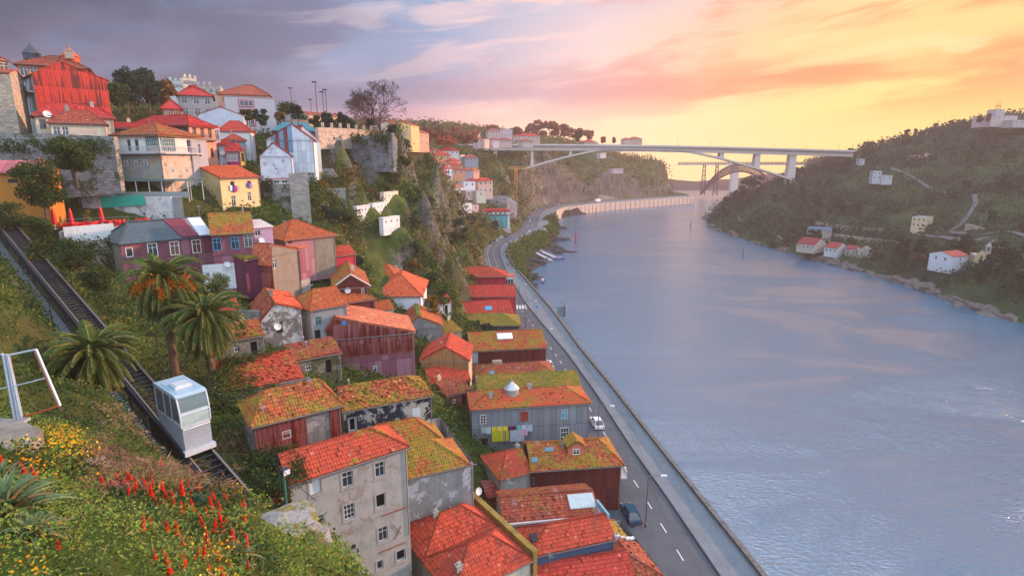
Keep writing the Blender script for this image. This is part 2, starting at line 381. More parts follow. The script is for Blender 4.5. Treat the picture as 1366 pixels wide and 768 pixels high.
def window_parts(root, O, U, N, w, h, st):
    """O = centre of opening on the wall (local), U along wall, N outward. st: dict"""
    U = Vector(U); N = Vector(N); Z = Vector((0,0,1)); O = Vector(O)
    T = Matrix(((U.x,N.x,0,O.x),(U.y,N.y,0,O.y),(U.z,N.z,1,O.z),(0,0,0,1)))
    # box axes: x=U, y=outward N, z=up.  (mirrors handedness; faces are double sided)
    fr = st.get('frame', WHITE); fm = m_plain(fr, .5); rec = st.get('rec', .10); ft = st.get('ft', .075)
    mb = MB(); hw = w/2; hh = h/2
    kind = st.get('kind', 'sash')
    if kind == 'shutter':
        mb.box(-hw,-rec,-hh, hw,-rec+.05,hh, T=T)
        n = 5
        for i in range(n+1): z = -hh+h*i/n; mb.box(-hw,-rec+.05,z-.02, hw,-rec+.07,z+.02, T=T)
        win = mb.build('window', [fm], root)
    else:
        for (a,b,c,d) in ((-hw,-hh,hw,-hh+ft),(-hw,hh-ft,hw,hh),(-hw,-hh+ft,-hw+ft,hh-ft),(hw-ft,-hh+ft,hw,hh-ft)):
            mb.box(a,-rec-.04,b,c,-rec+.04,d, T=T)
        nx, nz = st.get('grid', (2,2))
        if kind == 'open': nx, nz = 1, 1
        for i in range(1,nx):
            x = -hw+w*i/nx; mb.box(x-.03,-rec-.03,-hh+ft,x+.03,-rec+.03,hh-ft, T=T)
        if kind == 'sash' and nz > 1:
            zs = [hh-h*.33] if nz == 2 else [-hh+h*i/nz for i in range(1,nz)]
            for z in zs: mb.box(-hw+ft,-rec-.035,z-.03,hw-ft,-rec+.035,z+.03, T=T)
        if st.get('balc'):
            bm = MB(); bz = -hh; bo = .75
            bm.box(-hw-.3,0.003,bz-.12,hw+.3,bo,bz, T=T)
            k = int((w+.6)/.16)
            for i in range(k+1): x = -hw-.28+(w+.56)*i/k; bm.box(x-.012,bo-.03,bz,x+.012,bo-.01,bz+.95, T=T)
            bm.box(-hw-.3,bo-.04,bz+.95,hw+.3,bo,bz+1.0, T=T)
            for sx in (-1,1): bm.box(sx*(hw+.28)-.012,0.003,bz+.95,sx*(hw+.28)+.012,bo,bz+1.0, T=T)
            bm.build('balcony', [m_plain((.08,.08,.09))], root)
        win = mb.build('window', [fm], root)
        if kind != 'open':
            pb = MB(); pb.box(-hw+ft*.6,-rec-.012,-hh+ft*.6,hw-ft*.6,-rec-.004,hh-ft*.6, T=T)
            pb.build('pane', [st.get('glass', M_GLASS)], win)
    if st.get('sur', True):
        sb = MB(); t = st.get('sw', .14); pr = st.get('pr', .035)
        for (a,b,c,d) in ((-hw-t,-hh-t,hw+t,-hh),(-hw-t,hh,hw+t,hh+t),(-hw-t,-hh,-hw,hh),(hw,-hh,hw+t,hh)):
            sb.box(a,-.03,b,c,pr,d, T=T)
        sb.box(-hw-t-.05,-.03,-hh-t-.05,hw+t+.05,pr+.06,-hh-t+.03, T=T)
        sb.build('surround', [st.get('surm', M_GRAN)], win)
    return win
def wall_with_holes(mb, O, U, L, z0, z1, holes, mi, rec=.45, N=None, back=1):
    """rectangular wall with real openings (holes = (u0,v0,u1,v1)), reveals and a dark back"""
    O = Vector(O); U = Vector(U)
    us = sorted({0.0, L, *[min(max(h[i],0.0),L) for h in holes for i in (0,2)]})
    vs = sorted({z0, z1, *[min(max(h[i],z0),z1) for h in holes for i in (1,3)]})
    def pt(u, z, d=0.0): return O+U*u+Vector((0,0,z))-N*d
    for i in range(len(us)-1):
        # merge vertically where no hole
        j = 0
        while j < len(vs)-1:
            cu = (us[i]+us[i+1])/2; cz = (vs[j]+vs[j+1])/2
            if us[i+1]-us[i] < 1e-5: break
            if any(h[0] < cu < h[2] and h[1] < cz < h[3] for h in holes): j += 1; continue
            k = j
            while k+1 < len(vs)-1 and not any(h[0] < cu < h[2] and h[1] < (vs[k+1]+vs[k+2])/2 < h[3] for h in holes): k += 1
            mb.face([pt(us[i],vs[j]),pt(us[i+1],vs[j]),pt(us[i+1],vs[k+1]),pt(us[i],vs[k+1])],
                    uv=[(us[i],vs[j]),(us[i+1],vs[j]),(us[i+1],vs[k+1]),(us[i],vs[k+1])], mi=mi); j = k+1
    for h in holes:
        a,b,c,d = h
        for q in (((a,b),(c,b)),((c,b),(c,d)),((c,d),(a,d)),((a,d),(a,b))):
            mb.face([pt(*q[0]),pt(*q[1]),pt(*q[1],rec),pt(*q[0],rec)], mi=mi)
        mb.face([pt(a,b,rec),pt(c,b,rec),pt(c,d,rec),pt(a,d,rec)], mi=back)  # black back face stands in for the unlit interior
def sheets(root, name, O, U, N, L, z0, ztop, mat, sw=.95, rows=1, amp=.025, tilt=.03, label=None):
    """loose corrugated sheets nailed over a wall. ztop = fn(u)"""
    O = Vector(O); U = Vector(U); N = Vector(N); mb = MB(); n = max(1, int(round(L/sw))); w = L/n
    for k in range(rows):
        for i in range(n):
            u0 = i*w-.03; u1 = (i+1)*w+.03; t = random.uniform(-tilt, tilt); o = .03+.035*random.random()+.02*k
            zt0 = ztop(i*w+w/2)
            za = z0+(zt0-z0)*k/rows; zb = z0+(zt0-z0)*(k+1)/rows+(.12 if k < rows-1 else 0)
            ns = 26; us = np.linspace(u0, u1, ns)
            pts = []
            for zz in (0, 1):
                for u in us:
                    ui = min(max(u, 0), L); z = za+random.uniform(-.05,.02)*(zz==0) if zz == 0 else (min(zb, ztop(ui)) if k == rows-1 else zb)
                    d = o+amp*math.sin((u-u0)*2*math.pi/(w/6.5))+t*((u-u0)/w-.5)*2+(.02 if zz == 0 else 0)
                    pts.append(O+U*(ui+(.02*t/.03 if zz else 0))+N*d+Vector((0,0,z)))
            for j in range(ns-1):
                mb.face([pts[j],pts[j+1],pts[ns+j+1],pts[ns+j]], uv=[(us[j],za),(us[j+1],za),(us[j+1],zb),(us[j],zb)])
    return mb.build(name, [mat], root, label=label)
def chimney(root, roof, x, y, z0, h, w=.6, d=.5, mat=None, cap=True):
    mb = MB(); mb.box(x-w/2,y-d/2,z0,x+w/2,y+d/2,z0+h); 
    if cap: mb.box(x-w/2-.08,y-d/2-.08,z0+h,x+w/2+.08,y+d/2+.08,z0+h+.1); mb.box(x-w/2+.06,y-d/2+.06,z0+h+.1,x+w/2-.06,y+d/2-.06,z0+h+.3)
    mb.build('chimney', [mat or m_plaster((.40,.30,.24),(.12,.1,.09),.6)], roof or root)
def antenna(root, x, y, z, h=2.2):
    mb = MB(); mb.tube([(x,y,z),(x,y,z+h)], .025, 5)
    for k in range(6): mb.tube([(x-.32+.03*k,y-.5+k*.2,z+h-.1),(x+.32-.03*k,y-.5+k*.2,z+h-.1)], .012, 4)
    mb.tube([(x,y-.55,z+h-.1),(x,y+.55,z+h-.1)], .015, 4)
    mb.build('antenna', [m_metal()], root)
def dish(root, p, dirv, r=.42):
    d = Vector(dirv).normalized(); q = d.to_track_quat('Z','Y').to_matrix().to_4x4(); T = Matrix.Translation(Vector(p)+d*.35) @ q
    mb = MB(); prof = [(0.001,0)]+[(r*t, .22*r*t*t*1.6) for t in (.25,.5,.75,1.0)]; mb.lathe((0,0,0), prof, 16, T=T)
    mb.lathe((0,0,-.015), prof[::-1], 16, T=T)
    mb.tube([Vector(p), Vector(p)+d*.34], .03, 5); mb.tube([T@Vector((0,-r*.9,.1)), T@Vector((0,-.05,.5))], .015, 4); mb.box(-.05,-.1,.45,.05,0,.56, T=T)
    mb.build('satellite_dish', [m_plain((.62,.62,.60), .5)], root, smooth=False)
def house(name, label, A, B, D=None, C=None, z=None, dA=None, dB=None, base=8.0, roof='hx', rise=1.5, a=0, b=0, r=.5, dl=0, dr=0, ov=.3,
          wall=None, side=None, tile=None, wins=(), lod=0, subs=None, cat='house', group=None, sheet=None, rag=0.0, gutter=True,
          chim=(), ants=(), dishes=(), wallU=None, caps=True, sidewins=(), parapet=None, back=None):
    if z is not None: A3 = PZ(A[0],A[1],z); B3 = PZ(B[0],B[1],z)
    else:
        A3 = PD(A[0],A[1],dA); z = A3.z; x = XatY(B[0], dB, z); B3 = Vector((x, dB, z))
    v = (B3-A3); v.z = 0; L = v.length; u = v/L; n = Vector((-u.y, u.x, 0))
    if C is not None:
        C3 = PZ(C[0],C[1],z); D = max(2.0, (C3-A3).dot(n))
    H = House(); yaw = math.atan2(u.y, u.x)
    root = empty(name, (A3.x, A3.y, base), yaw, label, cat, group)
    ze = z-base; H.root = root; H.L = L; H.D = D; H.ze = ze; H.z = z
    W2L = (Matrix.Translation((A3.x,A3.y,base)) @ Matrix.Rotation(yaw,4,'Z')).inverted(); H.W2L = W2L; H.L2W = W2L.inverted()
    frames = {'F':(Vector((0,0,0)),Vector((1,0,0)),Vector((0,-1,0)),L), 'R':(Vector((L,0,0)),Vector((0,1,0)),Vector((1,0,0)),D),
              'K':(Vector((L,D,0)),Vector((-1,0,0)),Vector((0,1,0)),L), 'L':(Vector((0,D,0)),Vector((0,-1,0)),Vector((-1,0,0)),D)}
    H.frames = frames
    camL = W2L @ Vector((0,0,CZ))
    def hit(wf, px, py, off=0.0):
        O,U,N,LL = frames[wf]; dl_ = (W2L.to_3x3() @ ray(px,py)); den = dl_.dot(N)
        t = ((O+N*off)-camL).dot(N)/den; p = camL+dl_*t; return (p-O).dot(U), p.z
    H.hit = hit
    holes = {k: [] for k in frames}; wl = []
    for w in wins:
        wf, px, py, ww, hh = w[:5]; st = dict(w[5]) if len(w) > 5 else {}
        uu, zz = hit(wf, px, py); LL = frames[wf][3]
        uu = min(max(uu, ww/2+.12), LL-ww/2-.12)
        if zz+hh/2 > ze-.05 and not st.get('gab'): zz = ze-.05-hh/2
        if LL < ww+.3: continue
        wl.append((wf, uu, zz, ww, hh, st))
    for w in sidewins:       # metric: (wall, u_frac, depth below eave, w, h, style)
        wf, fu, dz, ww, hh = w[:5]; st = dict(w[5]) if len(w) > 5 else {}
        LL = frames[wf][3]
        if LL < ww+.3 or ze-dz-hh/2 < .3: continue
        wl.append((wf, min(max(fu*LL, ww/2+.12), LL-ww/2-.12), ze-dz, ww, hh, st))
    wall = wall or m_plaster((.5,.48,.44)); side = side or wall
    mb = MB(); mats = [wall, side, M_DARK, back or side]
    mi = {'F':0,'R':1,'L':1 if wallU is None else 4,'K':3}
    if wallU is not None: mats.append(wallU)
    for wf,(O,U,N,LL) in frames.items():
        hs = [(uu-ww/2, zz-hh/2, uu+ww/2, zz+hh/2) for (w_,uu,zz,ww,hh,st) in wl if w_ == wf and zz+hh/2 <= ze and not st.get('surf')]
        wall_with_holes(mb, O, U, LL, -1.5, ze, hs, mi[wf], .35, N, 2)
    # gable tops
    def gp(pts, m):
        q = []
        for p in pts:
            if not q or (Vector(p)-Vector(q[-1])).length > 1e-3: q.append(p)
        if len(q) >= 3: mb.face(q, mi=m)
    rlist = subs or [(0,0,L,D,roof,rise,a,b,r,dl,dr)]
    if subs is None:
        if roof == 'hx':
            yr = r*D
            if b == 0: gp([(L,0,ze),(L,D,ze),(L,yr,ze+rise)], mi['R'])
            if a == 0: gp([(0,D,ze),(0,0,ze),(0,yr,ze+rise)], mi['L'])
        if roof == 'hy':
            xr_ = r*L
            if a == 0: gp([(0,0,ze),(L,0,ze),(L,0,ze+dr),(xr_,0,ze+rise),(0,0,ze+dl)], 0)
            if b == 0: gp([(L,D,ze),(0,D,ze),(0,D,ze+dl),(xr_,D,ze+rise),(L,D,ze+dr)], mi['K'])
            e0 = dl if r > .01 else rise; e1 = dr if r < .99 else rise
            if e0 > 0: gp([(0,D,ze),(0,0,ze),(0,0,ze+e0),(0,D,ze+e0)], mi['L'])
            if e1 > 0: gp([(L,0,ze),(L,D,ze),(L,D,ze+e1),(L,0,ze+e1)], mi['R'])
        if roof == 'sx':
            gp([(L,0,ze),(L,D,ze),(L,D,ze+rise)], mi['R']); gp([(0,D,ze),(0,0,ze),(0,D,ze+rise)], mi['L']); gp([(L,D,ze),(0,D,ze),(0,D,ze+rise),(L,D,ze+rise)], mi['K'])
    H.wall = mb.build('wall', mats, root)
    rm = MB(); tiles = tile if isinstance(tile,(list,tuple)) else [tile or m_tile((.50,.10,.04),(.38,.07,.03))]
    cm = MB(); H.planes = []
    for si, s in enumerate(rlist):
        P_, Rg = roof_def(s[0],s[1],s[2],s[3],ze,s[4],s[5],s[6],s[7],s[8],s[9] if len(s)>9 else 0,s[10] if len(s)>10 else 0,ov)
        for pi, p in enumerate(P_):
            k = min(len(tiles)-1, si if subs else pi); tile_patch(rm, p, lod if s[4] != 'flat' else 2, k, rag=rag)
        if lod < 3 and caps and s[4] != 'flat':
            for e in Rg: cap_run(cm, Vector(e[0])+Vector((0,0,.07)), Vector(e[1])+Vector((0,0,.07)), .14, 0, lod)
    H.roof = rm.build('roof', tiles, root)
    if cm.v: cm.build('ridge_tiles', [tiles[0]], H.roof)
    if gutter and lod <= 1:
        g = MB(); g.tube([(-ov,-ov-.06,ze-.18),(L+ov,-ov-.06,ze-.18)], .07, 6)
        g.tube([(L-.15,-.08,ze-.25),(L-.15,-.08,max(0,ze-9))], .05, 5); g.build('gutter', [m_plain((.17,.15,.14))], root)
    for (wf,uu,zz,ww,hh,st) in wl:
        O,U,N,LL = frames[wf]
        if st.get('surf'): st = dict(st, rec=-.05)
        window_parts(root, O+U*uu+Vector((0,0,zz)), U, N, ww, hh, dict(st, rec=st.get('rec', .13)))
    for c_ in chim: chimney(root, H.roof, *c_)
    for c_ in ants: antenna(root, *c_)
    for c_ in dishes:        # (wall, px, py, r)
        wf, px, py, rr = c_; uu, zz = hit(wf, px, py); O,U,N,LL = frames[wf]; p = O+U*uu+Vector((0,0,zz))+N*.01
        dish(root, p, N+Vector((.25,-.1,.45)), rr)
    if sheet:
        for s in sheet:
            wf = s[0]; O,U,N,LL = frames[wf]; u0, u1, zb, mat = s[1]*LL, s[2]*LL, s[3], s[4]
            top = s[5] if len(s) > 5 else None; zf = (lambda u, t=top, q=u0: (t(u+q) if t else ze-.05))
            sheets(root, 'sheet_cladding', O+U*u0, U, N, u1-u0, zb, zf, mat, rows=s[6] if len(s) > 6 else 1, sw=s[7] if len(s) > 7 else .95)
    foot = [H.L2W @ Vector(p) for p in ((0,0,0),(L,0,0),(L,D,0),(0,D,0))]
    FOOT.append([(p.x,p.y) for p in foot]); H.foot = foot
    return H
# ------------------------------------------------------------ camera, world, sun
cam = bpy.data.cameras.new('camera'); camo = bpy.data.objects.new('camera', cam); COL.objects.link(camo)
camo.location = (0,0,CZ); camo.rotation_euler = (R(90)-PIT, 0, 0); cam.sensor_width = 36; cam.lens = FPX/1366*36
cam.clip_end = 6000; cam.clip_start = .2; SC.camera = camo
SC.view_settings.view_transform = 'Standard'; SC.view_settings.look = 'None'; SC.view_settings.exposure = 0.97; SC.view_settings.gamma = 1
SUN_AZ = R(68); SUN_EL = R(14)      # azimuth from +Y towards +X
sd = Vector((math.sin(SUN_AZ)*math.cos(SUN_EL), math.cos(SUN_AZ)*math.cos(SUN_EL), math.sin(SUN_EL)))
sl = bpy.data.lights.new('sun', 'SUN'); so = bpy.data.objects.new('sun', sl); COL.objects.link(so)
sl.energy = 3.6; sl.angle = R(3); sl.color = (1.0, .56, .36); so.rotation_euler = sd.to_track_quat('Z','Y').to_euler(); so.location = (200,100,200)
def make_world():
    w = bpy.data.worlds.new('World'); SC.world = w; w.use_nodes = True; t = w.node_tree
    q = NT.__new__(NT); q.t = t; q.n = t.nodes; q._c = {}; q.m = None
    bg = q.n['Background']; tc = q.n.new('ShaderNodeTexCoord').outputs['Generated']; s = q.sep(tc)
    sky = q.n.new('ShaderNodeTexSky'); sky.sky_type = 'NISHITA'; sky.sun_disc = False; sky.sun_elevation = SUN_EL; sky.sun_rotation = SUN_AZ; sky.altitude = 50; sky.dust_density = 2.0
    x, y, z = s[0], s[1], s[2]
    az = q.math('ARCTAN2', x, y)                 # 0 = ahead, + right
    el = q.math('ARCSINE', z)
    # horizon colours by azimuth
    def rr(f, stops):
        r = q.n.new('ShaderNodeValToRGB'); q.link(f, r.inputs[0]); e = r.color_ramp.elements
        while len(e) < len(stops): e.new(.5)
        for k,(p,c) in enumerate(stops): e[k].position = p; e[k].color = (*c,1)
        return r.outputs[0]
    a01 = q.math('MULTIPLY_ADD', az, 1/2.4, .5)      # -1.2..1.2 -> 0..1
    hor = rr(a01, [(0,(.10,.12,.22)),(.28,(.20,.18,.30)),(.42,(.52,.26,.30)),(.50,(.96,.54,.38)),(.60,(.94,.60,.31)),(.70,(.80,.56,.17)),(.80,(.80,.52,.10)),(1.0,(.50,.28,.20))])
    mid = rr(a01, [(0,(.04,.07,.13)),(.25,(.08,.13,.23)),(.45,(.24,.28,.42)),(.56,(.66,.45,.42)),(.68,(.78,.43,.19)),(.80,(.80,.44,.15)),(1.0,(.45,.28,.24))])
    top = rr(a01, [(0,(.03,.06,.13)),(.30,(.075,.14,.26)),(.5,(.21,.33,.50)),(.62,(.34,.37,.46)),(.74,(.70,.46,.24)),(.85,(.70,.42,.2)),(1.0,(.4,.3,.28))])
    c = q.mix(q.ramp(el, .03, .17), hor, mid); c = q.mix(q.ramp(el, .16, .34), c, top)
    # streaky clouds (tilted bands)
    u = q.math('MULTIPLY_ADD', el, .15, az); v = q.math('MULTIPLY_ADD', az, -.10, el)
    cv = q.comb(q.math('MULTIPLY', u, 2.1), q.math('MULTIPLY', v, 10.0), .3)
    n1 = q.noise(cv, 1.15, 7, .58, .35)
    cv2 = q.comb(q.math('MULTIPLY', u, 4.0), q.math('MULTIPLY', v, 26.0), 4.1); n2 = q.noise(cv2, 1.0, 6, .6, .6)
    cl = q.math('ADD', q.math('MULTIPLY', n1, .7), q.math('MULTIPLY', n2, .3))
    ccol = rr(a01, [(0,(.045,.055,.095)),(.22,(.08,.075,.13)),(.40,(.15,.16,.26)),(.52,(.46,.28,.32)),(.64,(.66,.23,.12)),(.76,(.66,.20,.055)),(1.0,(.4,.18,.14))])
    c = q.mix(q.math('MULTIPLY', q.math('MULTIPLY', q.ramp(cl, .455, .575), q.ramp(el, .03, .12)), .82), c, ccol)
    # two long cloud banks low over the bridge
    b1 = q.math('ADD', q.math('MULTIPLY', az, -.03), q.math('ADD', el, q.math('MULTIPLY', n2, .05)))
    band = q.math('MULTIPLY', q.ramp(b1, .105, .130), q.math('SUBTRACT', 1.0, q.ramp(b1, .140, .175)))
    c = q.mix(q.math('MULTIPLY', q.math('MULTIPLY', band, .8), q.ramp(n1, .30, .50)), c, ccol)
    # bright thin cirrus
    wc = rr(a01, [(0,(.2,.2,.3)),(.4,(.50,.42,.46)),(.55,(.74,.46,.40)),(.7,(.78,.56,.28)),(1.0,(.7,.45,.3))])
    c = q.mix(q.math('MULTIPLY', q.ramp(n2, .50, .66), q.math('MULTIPLY', q.math('MULTIPLY', q.ramp(az, -.75, .0), q.ramp(el, .06, .20)), .75)), c, wc)
    # dark bank on the left
    nb = q.noise(q.comb(q.math('MULTIPLY', u, 3.0), q.math('MULTIPLY', v, 6.0), 9.0), 1.0, 6, .55, .2)
    lf = q.math('SUBTRACT', 1.0, q.ramp(az, -.62, .02))
    c = q.mix(q.math('MULTIPLY', q.math('MULTIPLY', q.ramp(nb, .38, .56), lf), .85), c, rr(a01, [(0,(.020,.034,.065)),(.25,(.042,.058,.105)),(.45,(.12,.12,.20)),(1,(.2,.16,.2))]))
    # rest of the dome (behind and above the camera): out of view, raised to a bright even fill for the scene
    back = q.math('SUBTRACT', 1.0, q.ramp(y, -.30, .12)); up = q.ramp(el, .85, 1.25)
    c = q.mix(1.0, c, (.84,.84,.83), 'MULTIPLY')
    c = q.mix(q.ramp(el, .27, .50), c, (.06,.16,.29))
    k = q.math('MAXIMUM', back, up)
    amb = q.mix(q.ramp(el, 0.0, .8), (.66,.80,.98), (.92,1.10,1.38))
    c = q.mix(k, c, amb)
    # ground half
    c = q.mix(q.ramp(el, -.20, -.09), (.10,.10,.12), c)
    e2 = q.vmath('MULTIPLY', sky.outputs[0], (.004,.004,.004)); c = q.mix(1.0, c, e2, 'ADD')
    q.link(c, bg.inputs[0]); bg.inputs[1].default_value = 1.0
    w.cycles.sampling_method = 'MANUAL'; w.cycles.sample_map_resolution = 1024
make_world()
# ------------------------------------------------------------ shore and road curves  X(Y)
def curve(pts, z):
    P = [PZ(px,py,z) for px,py in pts]; P.sort(key=lambda p: p.y)
    return np.array([p.y for p in P]), np.array([p.x for p in P])
CY, CX = curve([(1010,840),(960,768),(922,711.6),(885.6,658),(844,600),(798,529),(757,471.6),(721,429),(700,403),(674.6,360),(667,341),(666.4,331),(672,325.5),(683,319),(700,311.5),(716,303),(720,290),(722,284),(728,279.5),(752,273.5),(800,269),(850,265.5),(925,260.5)], 8)
PYv, PXv = curve([(1064,840),(1012,768),(878,599),(818,521),(774,467),(746.6,429),(732,410),(684.7,355.6),(675.5,339),(683,326.5),(692,321.5),(730,306),(733,298),(730,287),(752,277.5),(800,272.2),(925,263)], 8)
def curbX(Y): return np.interp(Y, CY, CX)
def parX(Y): return np.maximum(np.interp(Y, PYv, PXv), curbX(Y)+1.5)
def laneW(Y): return np.interp(Y, [0,360,420,560,640,900],[6.4,6.4,11,11,22,24])
def leftX(Y): return curbX(Y)-laneW(Y)-np.interp(Y,[0,200,260,900],[4.6,4.6,1.5,1.5])
SHL = [(100,9.0),(225,9.5),(245,9),(273,9),(300,17),(313,20),(330,25),(345,34),(352,38),(362,30),(384,22),(400,33),(407,36),(418,29),(430,28),(455,33),(475,42),(490,40),(535,40),(564,50),(600,80),(900,400)]
def shoreX(Y): return np.interp(Y, [s[0] for s in SHL], [s[1] for s in SHL])
RSH = [(-50,150),(100,168),(193,176),(228,178),(249,181),(283,177),(303,176),(345,169),(395,166),(457,166),(500,172),(556,190),(608,220),(717,270),(900,430),(1300,800)]
def rshX(Y): return np.interp(Y, [s[0] for s in RSH], [s[1] for s in RSH])
# ------------------------------------------------------------ terrain by radial basis interpolation
class RBF:
    def __init__(s, pts):
        P = np.array(pts, float); s.P = P[:,:2]; s.off = P[:,2].mean(); n = len(P)
        d = np.sqrt(((s.P[:,None]-s.P[None])**2).sum(-1)); s.w = np.linalg.solve(d+np.eye(n)*.02, P[:,2]-s.off)
    def __call__(s, x, y):
        x = np.asarray(x, float); y = np.asarray(y, float); o = np.zeros(x.shape)+s.off
        for (a,b),w in zip(s.P, s.w): o = o+w*np.sqrt((x-a)**2+(y-b)**2)
        return o
def pcs(l): return [tuple(PC(*t)) for t in l]
TR0 = Vector((-14.4,32.4,28.6)); TRd = Vector((-48,39,15.7)); TR1 = Vector((-25,41,32.0))
def trk(t): return TR1+TRd*t            # t=0 car foot, t=1 frame edge
LP = [(5,8,16),(12,12,8),(10,30,8),(3,28,10),(3,46,9),(9,52,8.2),(12,70,8.2),(2,72,9),(10,86,8.2),(-2,90,9.5),(5,105,8.4),(-5,108,11),(3,130,8.5),(-7,135,12),(-7,160,11),(-8,178,11),(0,178,8.5),
 (-3,58,11),(-10,52,13),(-8,66,12.5),(-13,41,16),(-16,38.5,19),(-17,48,22),(-14,56,21),(-11,70,18),(-10,80,18),(-14,92,18),(-12,100,19),(-16,110,20),(-14,122,21),(-22,130,23),
 (-20,44,28.3),(-26,47,29.8),(-24,52,30),(-16,66,23),(-21,76,22),(-27,76,26),(-28,70,29),(-24,60,29.5),(-22,84,24),(-30,86,28),(-34,78,31),(-26,94,28),(-33,100,32),(-40,95,35),(-44,86,36.5),(-52,84,38),(-60,82,40),(-50,76,36),(-42,70,34),(-33,64,31.5),(-34,58,31.3),(-44,64,35),(-55,74,38.8),
 (-38,110,36),(-30,112,30),(-50,103,44),(-53,101,44),(-46,116,45),(-62,97,50),(-72,90,45.5),(-66,90,44.8),(-58,97,48),(-68,96,50),(-60,106,52),(-50,122,51),(-64,116,54),(-44,128,50),
 (-76,112,54),(-66,118,53),(-84,108,55),(-90,120,59),(-100,115,60),(-110,130,62),(-75,130,56),(-60,135,54),(-62,150,58),(-80,160,62),(-48,135,50),(-45,150,57),(-110,170,68),(-150,180,74),(-130,250,74),(-90,200,66),(-40,170,62.5),(-62,190,63),(-50,230,58),
 (-36,186,62),(-34,196,60.5),(-46,172,61.5),(-52,160,57),(-58,148,53.5),(-47,150,47),(-36,168,53.5),(-33,184,53.5),(-40,139,41),(-44,152,45.5),(-40,161,46.5),(-37,141,40.5),(-33,150,42.5),(-30,159,45),(-30,134,38.0),(-26,138,37),(-24,160,33),(-22,180,30),(-20,150,26),(-18,200,28),(-34,130,36),(-26,118,28.5),
 (-170,140,72),(-260,200,80),(-300,400,78),(-500,700,85),(-900,900,85),(-120,350,66),(-60,300,59),(-250,60,72),(-150,60,68),(-130,90,62)]
LP += pcs([(528,222,190),(543,238,198),(558,254,212),(580,268,222),(596,280,232),(616,298,245),(634,316,258),(648,335,268),(652,345,272),(600,340,225),(570,350,190),(610,365,210),(635,360,240),
 (528,197,258),(548,195,264),(562,196,275),(560,225,370),(600,215,420),(660,213,455),(640,250,400),(700,260,470),(610,285,345),(590,268,330),(560,245,300),(700,290,430),(665,300,385),(645,285,372),(540,200,330),(560,198,430),(600,201,480),(700,203,560),(800,201,720),(520,200,260),(480,196,240),
 (740,240,600),(800,235,700),(850,228,760),(880,214,810),(905,228,840),(930,248,860),(950,262,880),(720,262,520),(760,262,640),(800,258,690),(860,255,740),(750,225,640),(690,247,520),(672,250,480),(730,205,620),(840,212,820),(640,268,390),(905,258,790)])
LP += [(260,1000,8),(120,1000,60),(-100,1000,85),(300,940,6)]
# foreground slope
LP += pcs([(0,768,6.5),(0,700,9),(0,640,13),(60,600,16.5),(60,700,9.5),(130,612,18),(130,768,7.5),(130,700,11),(200,640,18),(200,700,12.5),(250,768,9),(260,655,17.5),(300,700,14.5),(320,665,17.5),(350,735,13.5),(380,685,18),(430,712,19),(380,768,11.5),(470,768,15),(440,745,16),
 (150,565,31),(90,565,33),(200,600,33),(240,635,31),(120,520,40),(60,430,47),(20,520,38),(0,480,40),(0,350,58),(60,360,62),(30,400,52),(180,560,40),(110,470,50),(0,560,28)])
LP += [(-3,12.5,40),(0,16,30),(3,20,18),(-3,21,28),(-7,24,26),(-11,29,24.5),(-8,34,17),(-16,34,25.5),(-14,26,36),(-2,30,15),(-20,12,50),(-30,30,44),(-40,20,52),(-10,3,52),(-3,4,46),(-60,40,54),(-80,60,56),(-95,78,54),(0,2,40)]
for k in range(-4,21):
    t = k*.06; p = trk(t); LP.append((p.x, p.y, p.z-1.3))
_rL = RBF(LP)
def fnoise(x, y, sc, oct=4, seed=0.0):
    o = np.zeros(np.shape(x)); xf = np.ravel(x); yf = np.ravel(y)
    v = np.array([mn.fractal(Vector((a*sc+seed, b*sc-seed, seed)), 1.0, 2.0, oct) for a,b in zip(xf, yf)])
    return v.reshape(np.shape(x))
def hL(x, y):
    x = np.asarray(x, float); y = np.asarray(y, float)
    z = _rL(x, y); e = leftX(y)
    k = np.clip((e+.5-x)/np.interp(y,[0,240,300,900],[3.0,4,9,12]), 0, 1); k = k*k*(3-2*k)
    # corridor cut for the funicular
    px = x-TR1.x; py = y-TR1.y; q = (px*TRd.x+py*TRd.y)/(TRd.x**2+TRd.y**2); q = np.clip(q, -.12, 1.5)
    lat = (px*(-TRd.y)+py*TRd.x)/math.hypot(TRd.x,TRd.y)        # + = away from the camera side
    far = np.hypot(px-q*TRd.x, py-q*TRd.y); zt = TR1.z+q*TRd.z-1.5
    near = np.where(lat > 0, far, far); c = np.clip((far-np.where(lat > 0, 2.2, 3.6))/3.0, 0, 1); c = c*c*(3-2*c)
    z = np.where(z > zt, zt*(1-c)+z*c, z)
    return 7.75*(1-k)+np.maximum(z, 7.9)*k
def hL1(x, y): return float(hL(np.array([x]), np.array([y]))[0])
RP = [(tuple(PC(*t))) for t in [(1366,158,470),(1300,168,500),(1250,178,530),(1200,190,560),(1150,203,600),(1125,211,620),(1090,225,600),(1060,238,560),(1040,247,545),(1010,262,570),(985,280,565),(1000,285,510),
 (1366,402,205),(1366,350,235),(1366,300,300),(1366,250,370),(1366,200,430),(1300,220,420),(1300,260,350),(1300,300,300),(1295,362,236),(1240,345,285),(1200,330,320),(1160,334,322),(1090,331,333),(1225,308,350),(1230,260,400),(1180,240,450),(1100,270,450),(1050,300,420),(1150,290,400),(1230,205,520),(1000,305,440),(970,290,500),(1330,345,260),(1330,310,270),(1270,330,292)]]
RP += [(400,60,110),(330,120,80),(250,110,45),(205,120,22),(210,60,25),(178,110,9),(165,20,8),(230,0,35),(400,-20,110),(700,500,110),(600,800,70),(500,950,55),(320,720,12),(380,800,25),(900,1000,70),(450,700,58)]
RP += [(rshX(Y)+3, Y, 4.0) for Y in (20,110,170,210,240,265,300,340,390,440,480,520,556,600,660,720,800,900)]
_rR = RBF(RP)
